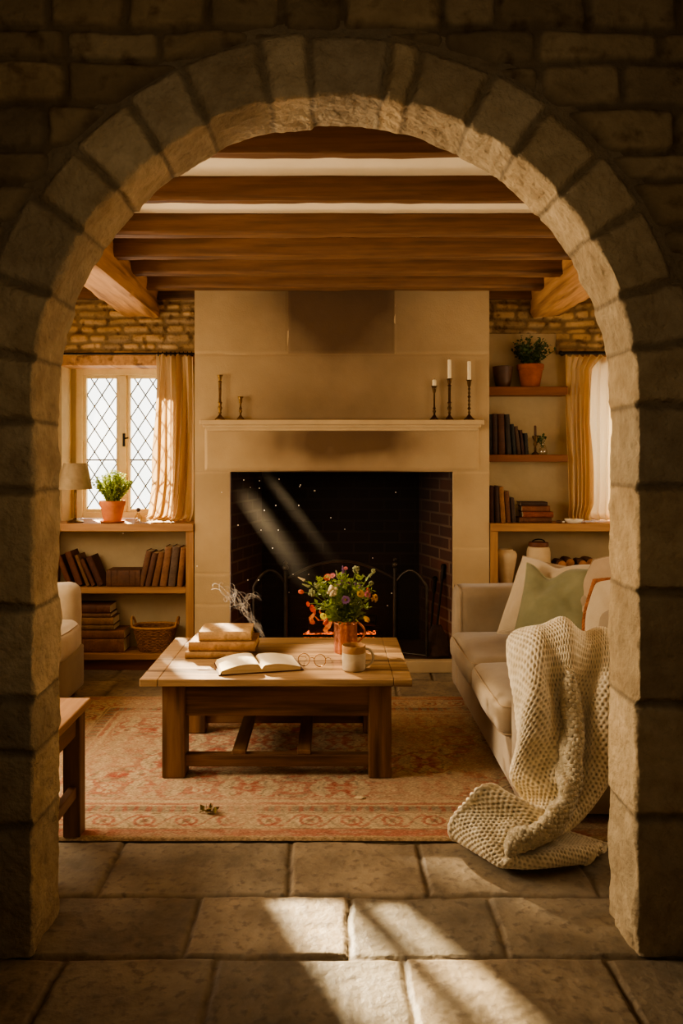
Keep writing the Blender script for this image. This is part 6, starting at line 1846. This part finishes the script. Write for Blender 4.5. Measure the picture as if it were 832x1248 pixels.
        354,2,2,0,1,4,0,-2,16,9,10,19,31,28,0,-4,6,-19,-27,-22,-24,-8,5,12,6,-4,-10,-9,-5,3,11,16,10,5,0,-1,
        313,2,2,2,1,3,1,2,21,9,13,20,32,30,7,12,-8,-28,-24,-26,-30,-10,7,12,3,-9,-11,-6,2,9,16,13,6,1,-1,0,
        273,2,2,1,2,2,4,10,25,11,14,23,32,32,22,5,-21,-28,-26,-28,-33,-8,9,10,-4,-12,-9,0,10,15,14,8,2,-1,0,-1,
        240,3,1,0,0,3,10,12,30,14,14,23,31,34,25,-4,-26,-27,-24,-29,-31,-6,11,2,-11,-13,-2,8,16,15,9,3,0,-1,1,0,
        220,4,4,-2,-2,2,9,11,27,22,14,21,30,36,24,-11,-28,-22,-23,-30,-29,-1,7,-8,-17,-7,6,17,16,10,3,0,0,1,1,1,
        217,4,5,-1,-5,-1,1,6,19,29,15,20,30,38,20,-14,-24,-14,-28,-30,-24,-1,-4,-18,-14,2,16,17,12,4,0,0,1,2,2,1,
        231,-1,2,-1,-3,-3,-4,-4,5,28,21,18,31,37,20,-10,-12,-22,-35,-26,-25,-4,-16,-20,-4,13,19,12,5,0,0,2,2,2,2,2,
        258,-5,-3,-1,-1,0,-5,-13,-16,11,25,21,32,37,22,1,-15,-33,-31,-22,-30,-16,-22,-10,9,18,13,5,0,1,1,2,2,2,3,3,
        292,-6,-5,-3,0,1,-11,-23,-21,-10,15,25,34,36,26,5,-24,-34,-26,-24,-35,-25,-15,5,14,12,5,2,0,2,2,2,2,2,2,4,
        330,-6,-6,-4,-3,-9,-17,-24,-27,-24,4,25,33,37,29,1,-29,-32,-25,-31,-36,-17,-1,9,7,7,3,1,2,3,3,2,2,1,1,1,
        367,-7,-8,-7,-11,-17,-22,-25,-30,-29,-6,19,33,37,30,-4,-32,-31,-27,-38,-20,-3,5,1,0,5,3,3,4,4,3,3,1,0,-1,-3,
        397,-10,-12,-13,-19,-22,-25,-27,-30,-27,-16,15,30,38,30,-9,-34,-29,-33,-24,-5,6,2,-3,-3,-1,3,6,5,4,3,0,-1,-3,-4,-6,
        414,-15,-18,-20,-24,-25,-25,-23,-29,-32,-16,12,27,39,28,-14,-35,-23,-30,-5,2,5,-2,-3,-6,-4,1,6,6,2,-1,-4,-5,-6,-7,-8,
        416,-21,-23,-26,-27,-27,-21,-14,-35,-32,-10,6,26,40,27,-13,-31,-15,-22,2,4,0,-4,-4,-6,-5,-2,1,1,-4,-7,-7,-9,-9,-9,-10,
        403,-26,-26,-29,-28,-24,-13,-9,-42,-18,-19,2,28,39,28,-1,-19,-11,-22,0,-1,-4,-6,-6,-6,-7,-6,-7,-8,-10,-10,-10,-10,-11,-10,-11,
        381,-28,-28,-28,-25,-20,-8,-9,-39,-19,-22,1,29,40,25,5,-9,-15,-16,-2,-7,-8,-9,-9,-10,-11,-11,-12,-11,-11,-11,-10,-10,-9,-9,-8,
        354,-28,-27,-25,-21,-16,-10,-11,-29,-26,-17,2,27,40,22,-1,-7,-19,-10,-7,-11,-11,-11,-12,-12,-14,-12,-11,-10,-10,-8,-8,-7,-5,-4,-2,
        327,-27,-25,-20,-17,-13,-14,-17,-21,-27,-16,4,25,40,15,-10,-12,-18,-10,-11,-12,-11,-12,-11,-10,-10,-10,-8,-8,-7,-6,-3,-2,-1,0,0,
        301,-24,-20,-17,-13,-15,-17,-18,-20,-20,-21,-5,29,35,5,-12,-16,-16,-9,-10,-10,-9,-7,-5,-4,-8,-11,-8,-6,-5,-2,0,0,0,0,0,
        275,-18,-16,-16,-14,-15,-16,-15,-16,-16,-17,-16,11,28,4,-12,-17,-7,-6,-7,-5,-4,-1,-1,-1,-7,-14,-8,-6,-4,-1,0,0,0,0,0,
        248,-15,-15,-16,-15,-16,-16,-15,-16,-17,-17,-13,1,19,14,-9,-6,-1,-2,-3,-3,-2,0,1,-1,-9,-13,-10,-7,-3,-1,0,0,0,0,0,
        219,-15,-16,-16,-17,-17,-17,-17,-17,-17,-16,-7,6,12,16,17,3,-3,-1,0,-2,-7,-2,0,-1,-8,-14,-10,-7,-4,0,0,0,0,0,0,
        188,-17,-18,-17,-17,-18,-16,-16,-13,-10,-4,1,4,0,6,22,24,10,0,-2,-6,-8,-4,-2,-2,-7,-14,-12,-7,-3,0,0,0,0,0,0,
        152,-18,-17,-17,-17,-15,-12,-9,-4,-1,1,1,2,-1,-2,8,26,26,12,1,-6,-8,-8,-5,-3,-8,-14,-11,-8,-3,0,0,0,0,0,0,
        115,-16,-16,-14,-12,-9,-4,-2,0,0,1,1,1,2,-3,-1,10,27,26,13,2,-8,-11,-10,-6,-7,-14,-12,-7,-4,0,0,0,0,0,0,
        83,-13,-12,-9,-5,-2,0,0,0,0,3,1,-2,3,1,-4,-1,12,27,27,14,0,-9,-13,-11,-10,-14,-10,-9,-4,-1,0,0,0,0,0,
        60,-9,-6,-2,-1,0,0,0,1,3,5,-3,-5,1,5,1,-6,0,13,28,26,14,1,-11,-15,-14,-14,-13,-10,-6,-1,0,0,0,0,0,
        46,-3,-1,0,0,0,0,1,5,7,0,-8,-5,0,3,6,-1,-6,1,14,27,26,15,0,-12,-17,-16,-16,-13,-8,-3,0,0,0,0,0,
        42,0,0,0,0,0,1,6,9,3,-6,-10,-3,0,0,4,5,-1,-7,2,16,26,26,14,0,-12,-19,-19,-18,-12,-4,-1,0,0,0,0,
        42,0,0,0,0,1,5,12,6,-4,-13,-7,0,0,0,0,4,4,-2,-5,2,16,26,26,14,-1,-14,-21,-22,-17,-8,-2,0,0,0,0,
        42,0,0,0,1,5,12,9,-1,-12,-11,-3,0,0,0,0,0,3,2,-3,-2,4,15,26,26,14,-3,-17,-23,-23,-15,-4,0,0,0,0,
        42,0,0,0,6,12,12,2,-10,-16,-6,0,0,0,0,0,0,0,0,1,-1,0,2,16,28,27,13,-6,-21,-28,-20,-10,-1,0,0,0,
    ]
    Q = np.cumsum(np.array(STEPS).reshape(3, nv, nu), axis=2).transpose(1, 2, 0) / 1500.0
    def up(A, n):                      # Catmull-Rom resampling along axis 0
        k = len(A); t = np.linspace(0, k - 1, n); i = np.clip(np.floor(t).astype(int), 0, k - 2)
        f = (t - i).reshape((-1,) + (1,) * (A.ndim - 1))
        g = lambda o: A[np.clip(i + o, 0, k - 1)]
        p0, p1, p2, p3 = g(-1), g(0), g(1), g(2)
        return .5 * ((2*p1) + (-p0+p2)*f + (2*p0-5*p1+4*p2-p3)*f*f + (-p0+3*p1-3*p2+p3)*f**3)
    NV, NU = 470, 270
    P = up(Q, NV); P = up(P.transpose(1, 0, 2), NU).transpose(1, 0, 2)
    uu = np.linspace(0, 1, NU)[None, :]; rr = np.arange(NV)[:, None] / NV
    lap = np.clip(1 - uu / .20, 0, 1) ** 1.6 * (1 - sstep(.24, .66, rr))
    P[..., 2] -= .150 * lap * sstep(.12, .22, rr); P[..., 0] += (.742 + .10 * (1 - sstep(.0, .18, rr)) - P[..., 0]) * np.clip(lap * 1.2, 0, 1)
    du = np.gradient(P, axis=1); dv = np.gradient(P, axis=0)
    nn = np.cross(dv, du); nn /= (np.linalg.norm(nn, axis=2, keepdims=True) + 1e-9)
    lu = np.linspace(0, .90, NU)[None, :] + np.zeros((NV, 1)); sv = np.linspace(0, 1.70, NV)[:, None]
    cw, chh = .0190, .0160
    rowf = sv / chh + 0 * lu + .16 * vnoise(lu * 9, sv * 9, 0, 14)
    row = np.floor(rowf); fr = rowf - row
    colf = lu / cw + .5 * (row % 2) + .16 * vnoise(lu * 9, sv * 9, 4, 15)
    fc = colf - np.floor(colf)
    hx = (fc - .5) * 2; hy = (fr - .5) * 2
    hole = np.exp(-(hx / .44) ** 2 - (hy / .62) ** 2) * (.75 + .35 * vnoise(np.floor(colf) * 1.7, row * 1.3, 0, 19))
    strand = np.abs(np.cos(np.pi * (colf + .55 * np.abs(fr - .5))))
    edge = np.minimum(np.minimum(lu, .90 - lu), np.minimum(sv, 1.70 - sv))
    hem = 1 - sstep(.012, .022, edge)
    hgt = (.0062 * (1 - 1.6 * hole * (1 - hem)) + .0030 * strand + .004 * hem)
    P = P + nn * hgt[..., None]
    P[..., 2] = np.maximum(P[..., 2], .0185)
    tone = 1.06 - .66 * hole * (1 - hem) + .10 * (strand - .5) + .07 * vnoise(lu * 80, sv * 80, 0, 16)  # shade inside the stitch holes is painted into the colour
    col = np.stack([tone, tone * (1 - .05 * hole), tone * (1 - .18 * hole)], -1)
    o = gridobj('knitted_throw', P, M['knit'], col, loc=(.85, 3.0, .0155), flip=True)
    sm = o.modifiers.new('thick', 'SOLIDIFY'); sm.thickness = .012; sm.offset = -1
    tag(o, 'chunky cream knitted throw draped over the near sofa arm onto the floor', 'blanket')
throw()

# ------------------------------------------------------------------ armchair and bench at the left
def armchair():
    x1 = -1.555
    t = thing('armchair', 'beige linen armchair half hidden behind the left side of the arch', 'armchair', (-1.95, 4.6, ZR * 0))
    x0 = -2.36
    ya, yb = 4.12, 5.03
    obj('base', soft_box(x0, x1 - .02, ya + .02, yb - .02, .05, .33, .03), M['linen'], t, world=True, smooth=179)
    for a, b in ((ya, ya + .2), (yb - .21, yb)):
        obj('arm', soft_box(x0 + .03, x1 - .045, a, b, .06, .715, .06, (.01, .012, .012), 15, .012, 2), M['linen_lt'], t, world=True, smooth=179)
    obj('back', soft_box(x0, x0 + .22, ya + .02, yb - .02, .06, .80, .08, (.02, 0, .02), 13, .01, 4), M['linen'], t, world=True, smooth=179)
    obj('seat_cushion', soft_box(x0 + .20, x1 + .02, ya + .205, yb - .215, .325, .515, .055, (.02, 0, .03), 17, .010, 6), M['linen_lt'], t, world=True, smooth=179)
    e = x1 + .006
    for zz in (.49, .35):
        piping_loop([(x0 + .3, ya + .215, zz), (e - .05, ya + .212, zz), (e - .01, ya + .225, zz), (e + .004, ya + .27, zz), (e + .012, 4.58, zz), (e + .004, yb - .27, zz), (e - .01, yb - .235, zz), (e - .05, yb - .222, zz), (x0 + .3, yb - .225, zz)], .0035, t, M['piping'], closed=False)
    for x in (x0 + .08, x1 - .09):
        for y in (ya + .09, yb - .09): obj('foot', MB().lathe([(.022, .0), (.03, .07)], x, y, 12), M['darkshelf'], t, world=True)
armchair()
def bench():
    yb = 3.165; zt = ZZ(850, yb); x1 = XX(111, yb)
    y0 = 2.66; x0 = -1.50
    t = thing('side_table', 'small oak side table with a low stretcher behind the left arch jamb', 'table', ((x0 + x1) / 2, (y0 + yb) / 2, ZR * 0))
    obj('tabletop', MB().box(x0, x1, y0, yb, zt - .032, zt), M['benchtop'], t, world=True, bevel=.006)
    lw = .068
    lx1 = XX(104, 3.13)
    ly1 = 3.13
    for xa in (x0 + .05, lx1 - lw):
        for ya in (y0 + .03, ly1 - lw):
            zf = ZR if ya > 3.0 else .004
            obj('leg', MB().box(xa, xa + lw, ya, ya + lw, zf, zt - .033), M['tablev'], t, world=True, bevel=.004)
    for xa in (x0 + .05 + .02, lx1 - lw + .025):
        obj('apron', MB().box(xa, xa + .028, y0 + .03 + lw, ly1 - lw, zt - .12, zt - .033), M['tabley'], t, world=True, bevel=.002)
        obj('stretcher', MB().box(xa, xa + .030, y0 + .03 + lw, ly1 - lw, .17, .215), M['tabley'], t, world=True, bevel=.003)
    for ya in (y0 + .05, ly1 - .05):
        obj('apron', MB().box(x0 + .05 + lw, lx1 - lw, ya, ya + .028, zt - .12, zt - .033), M['tablex'], t, world=True, bevel=.002)
bench()

# ------------------------------------------------------------------ little things on the rug and in the air
def sprig_on_rug():
    y = 3.27; x = XX(253, y); rg = random.Random(3)
    m = MB()
    m.tube([(-.035, 0, .006), (-.012, .006, .012), (.012, 0, .010), (.034, .004, .005)], .0022, 5)
    for k in range(9):
        leaf(m, Vector((rg.uniform(-.025, .025), rg.uniform(-.008, .008), .010)), Vector((rg.uniform(-1, 1), rg.uniform(-.6, .6), rg.uniform(.0, .5))).normalized(), .034, 1.3, rg)
    tag(obj('dry_sprig', m, M['dryleaf'], loc=(x, y, ZR)), 'curled olive brown dry leaf sprig lying on the front border of the rug', 'leaf')
    y = 3.42; x = XX(438, y)
    m = MB().ico((0, 0, .003), .020, 2, (1.2, .7, .15), .08, rg)
    tag(obj('fallen_petal', m, M['page'], loc=(x, y, ZR), smooth=179), 'small pale fallen petal on the rug in front of the table', 'petal')
sprig_on_rug()
def smoke():
    rg = random.Random(13)
    Y = 4.30
    m = MB()
    # a wisp that drifts up and to the left, curling at its head
    ctrl = [(322, 778), (316, 766), (309, 756), (301, 747), (294, 738), (287, 730), (278, 722), (270, 716)]
    def base(f):
        t = f * (len(ctrl) - 1); i = min(len(ctrl) - 2, int(t)); g = t - i
        return (ctrl[i][0] + (ctrl[i+1][0] - ctrl[i][0]) * g, ctrl[i][1] + (ctrl[i+1][1] - ctrl[i][1]) * g)
    for s in range(60):
        a0 = rg.uniform(0, .8) if s > 8 else 0
        ln = rg.uniform(.16, .38)
        ph = rg.uniform(0, 6.28); p2 = rg.uniform(0, 6.28); fq = rg.uniform(14, 26)
        ox, oy, od = rg.gauss(0, .5), rg.gauss(0, .5), rg.gauss(0, .02)
        pts = []; rs = []
        for k in range(26):
            f = min(1, a0 + ln * k / 25)
            x, y = base(f); sp = 2 + 10 * f ** 1.2
            x += sp * (ox + .55 * math.sin(fq * f + ph)); y += sp * (oy + .55 * math.cos(fq * f * 1.15 + p2))
            YY = Y + od + .02 * math.sin(fq * f + p2)
            pts.append((XX(x, YY), YY, ZZ(y, YY)))
            rs.append(.0003 + (.0007 + .0018 * f) * math.sin(math.pi * (k + .5) / 26))
        m.tube(pts, rs, 5, cap=False)
    for s in range(8):
        pts = []; rs = []
        ph = rg.uniform(0, 6.28)
        for k in range(20):
            f = k / 19
            x = 296 + 22 * f + 1.5 * math.sin(9 * f + ph); y = 731 - 8 * math.sin(2.6 * f) + 2.2 * math.cos(7 * f + ph) + s * .6
            pts.append((XX(x, Y), Y, ZZ(y, Y))); rs.append(.0005 + .0012 * math.sin(math.pi * f))
        m.tube(pts, rs, 5, cap=False)
    tag(obj('smoke_wisp', m, M['smoke'], loc=(XX(300, Y), Y, .6), world=True, smooth=179), 'curling white wisp of smoke rising above the stacked books', 'smoke', kind='stuff')
    m = MB()
    pts_ = [(316, 586), (316, 595), (305, 594), (297, 585), (336, 616), (322, 622), (318, 646), (332, 668), (339, 646), (364, 616), (383, 598), (403, 631), (420, 645), (366, 591), (365, 593), (384, 598), (340, 584), (357, 700), (477, 723), (472, 738), (352, 722), (454, 680), (315, 707), (302, 707), (482, 600), (240, 690), (290, 640), (376, 700), (150, 650), (270, 600)]
    for px, py in pts_:
        Y = rg.uniform(4.5, 5.35)
        m.ico((XX(px, Y), Y, ZZ(py, Y)), rg.uniform(.0022, .0042), 1)
    tag(obj('dust_motes', m, M['dust'], loc=(0, 4.9, 1.2), world=True), 'tiny bright dust motes floating in the sunlight before the fireplace', 'dust', kind='stuff')
smoke()
def shaft_haze():
    # light shaft shaped into haze density: two soft streaks, lit by an added spot
    a = Vector((-1.10, 5.50, 2.05)); b = Vector((.06, 4.05, .74)); org = Vector((-.4, 4.6, 1.2))
    m, nt, bs = base_mat('dusty_air')
    nt.nodes.remove(bs)
    vs = N(nt, 'ShaderNodeVolumeScatter'); vs.inputs['Color'].default_value = (1, .86, .66, 1); vs.inputs['Anisotropy'].default_value = .3
    tc = N(nt, 'ShaderNodeTexCoord')
    def vm(op, x, y=None):
        n = N(nt, 'ShaderNodeVectorMath', operation=op)
        for k, q in enumerate((x, y)):
            if q is None: continue
            if isinstance(q, (tuple, Vector)): n.inputs[k].default_value = tuple(q)
            else: nt.links.new(q, n.inputs[k])
        return n
    def mm(op, x, y):
        n = N(nt, 'ShaderNodeMath', operation=op)
        for k, q in enumerate((x, y)):
            if isinstance(q, (int, float)): n.inputs[k].default_value = q
            else: nt.links.new(q, n.inputs[k])
        return n.outputs[0]
    d = (b - a).normalized(); tot = None
    for off, rad, den in ((Vector((-.05, 0, -.06)), .095, .75), (Vector((.085, 0, .07)), .060, .45)):
        p = vm('SUBTRACT', tc.outputs['Object'], tuple(a + off - org)).outputs[0]
        c = vm('CROSS_PRODUCT', p, tuple(d)).outputs[0]
        l = vm('LENGTH', c).outputs['Value']
        q = mm('DIVIDE', l, rad)
        g = mm('POWER', mm('MAXIMUM', mm('SUBTRACT', 1.0, q), 0.0), 1.6)
        g = mm('MULTIPLY', g, den)
        tot = g if tot is None else mm('ADD', tot, g)
    along = vm('DOT_PRODUCT', vm('SUBTRACT', tc.outputs['Object'], tuple(a - org)).outputs[0], tuple(d)).outputs['Value']
    mr = N(nt, 'ShaderNodeMapRange', interpolation_type='SMOOTHSTEP'); nt.links.new(along, mr.inputs[0]); L = (b - a).length
    mr.inputs[1].default_value = L * .50; mr.inputs[2].default_value = L * .66; mr.inputs[3].default_value = 0; mr.inputs[4].default_value = 1
    mr2 = N(nt, 'ShaderNodeMapRange', interpolation_type='SMOOTHSTEP'); nt.links.new(along, mr2.inputs[0])
    mr2.inputs[1].default_value = L * .72; mr2.inputs[2].default_value = L * .95; mr2.inputs[3].default_value = 1; mr2.inputs[4].default_value = 0
    tot = mm('MULTIPLY', mm('MULTIPLY', tot, mr.outputs[0]), mr2.outputs[0])
    nt.links.new(tot, vs.inputs['Density'])
    nt.links.new(vs.outputs[0], nt.nodes['Material Output'].inputs['Volume'])
    m_ = MB().tube([tuple(a.lerp(b, f)) for f in (.51, .95)], [.15, .15], 16)
    tag(obj('sunbeam_haze', m_, m, loc=tuple(org), world=True, smooth=60), 'faint slanting shaft of dusty sunlit air before the dark hearth', 'haze', kind='stuff')
shaft_haze()

# ================================================================== LIGHT
w = bpy.data.worlds.new('sky'); SC.world = w; w.use_nodes = True
bg = w.node_tree.nodes['Background']; bg.inputs['Color'].default_value = (1.0, .95, .87, 1); bg.inputs['Strength'].default_value = 5.0
def area(name, loc, aim, sx, sy, power, colr, portal=False, spread=180):
    l = bpy.data.lights.new(name, 'AREA'); l.shape = 'RECTANGLE'; l.size = sx; l.size_y = sy; l.energy = power; l.color = colr
    l.spread = math.radians(spread)
    o = bpy.data.objects.new(name, l); C.objects.link(o); o.location = loc
    o.rotation_euler = (Vector(aim) - Vector(loc)).to_track_quat('-Z', 'Y').to_euler()
    if portal: l.cycles.is_portal = True
    return o
area('window_portal', (-1.60, YG + .13, 1.63), (-1.60, 0, 1.63), .8, 1.2, 1, (1, 1, 1), True)
area('window_portal', (2.17, YG + .13, 1.63), (2.17, 0, 1.63), .8, 1.2, 1, (1, 1, 1), True)
sun = bpy.data.lights.new('sun', 'SUN'); sun.energy = 60; sun.angle = math.radians(1.6); sun.color = (1, .80, .54)
so = bpy.data.objects.new('sun', sun); C.objects.link(so)
EL = math.radians(25.5)
hd_ = Vector((.50, -1.0, 0)).normalized() * math.cos(EL)
so.rotation_euler = Vector((hd_.x, hd_.y, -math.sin(EL))).to_track_quat('-Z', 'Y').to_euler(); so.location = (-4, 10, 5)
WARM = (1, .82, .60)
area('left_side_window_light', (XL + .06, 3.9, 1.55), (.8, 3.8, .6), 1.3, 1.1, 60, WARM)  # added lamp, unseen soft fill on the left wall
area('right_side_window_light', (XR - .06, 3.7, 1.7), (-.6, 4.6, 1.0), 1.0, 1.0, 16, WARM)  # added fill on the right wall, no window behind it
area('front_left_window_light', (-1.9, YB + .06, 1.55), (-.5, 5.5, 1.2), .7, 1.1, 14, WARM)  # unseen lamp added behind the arch wall to brighten the chimney breast
area('front_right_window_light', (2.0, YB + .06, 1.55), (.3, 5.5, 1.2), .7, 1.1, 9, WARM)  # matching added fill hidden right of the arch
area('left_window_light_near_arch', (XL + .08, 3.15, 1.45), (1.0, 2.95, .75), .6, 1.0, 34, WARM, spread=120)  # added lamp, brightens the right jamb, sofa and throw
area('left_uplight_window', (-2.25, 5.1, 1.0), (.1, 4.1, 2.75), .5, .5, 16, WARM, spread=130)  # added upward lamp, lightens the joist undersides
area('right_uplight_window', (2.5, 5.1, 1.0), (.2, 4.1, 2.75), .5, .5, 10, WARM, spread=130)  # second added uplight for the joists, hidden on the right
area('hall_light', (0.0, -.5, 2.0), (0, 2.3, 2.15), .6, .6, 6, (1, .80, .56), spread=110)  # weak lamp added behind the camera to lift the arch face
sp = bpy.data.lights.new('window_sunbeam', 'SPOT'); sp.energy = 800; sp.color = (1, .80, .54); sp.spot_size = math.radians(17); sp.spot_blend = .5; sp.shadow_soft_size = .03  # added indoor spot, replaces sun stopped by the curtain
spo = bpy.data.objects.new('window_sunbeam', sp); C.objects.link(spo); spo.location = (-1.10, 5.50, 2.05)
spo.rotation_euler = (Vector((.02, 4.05, .70)) - Vector(spo.location)).to_track_quat('-Z', 'Y').to_euler()
fl = bpy.data.lights.new('firelight', 'POINT'); fl.energy = 5; fl.color = (1, .35, .1); fl.shadow_soft_size = .12
fo = bpy.data.objects.new('firelight', fl); C.objects.link(fo); fo.location = (gx, 5.84, .32)

# ================================================================== CAMERA
cam = bpy.data.cameras.new('camera'); co = bpy.data.objects.new('camera', cam); C.objects.link(co)
co.location = (0, 0, 1.5); co.rotation_euler = (math.pi / 2, 0, 0)
cam.lens = F / 1248 * 36; cam.sensor_width = 36; cam.sensor_fit = 'AUTO'
cam.shift_x = 13 / 1248; cam.shift_y = -64 / 1248; cam.clip_start = .02
SC.camera = co
SC.view_settings.view_transform = 'AgX'
SC.view_settings.look = 'AgX - Medium High Contrast'
SC.view_settings.exposure = -0.18
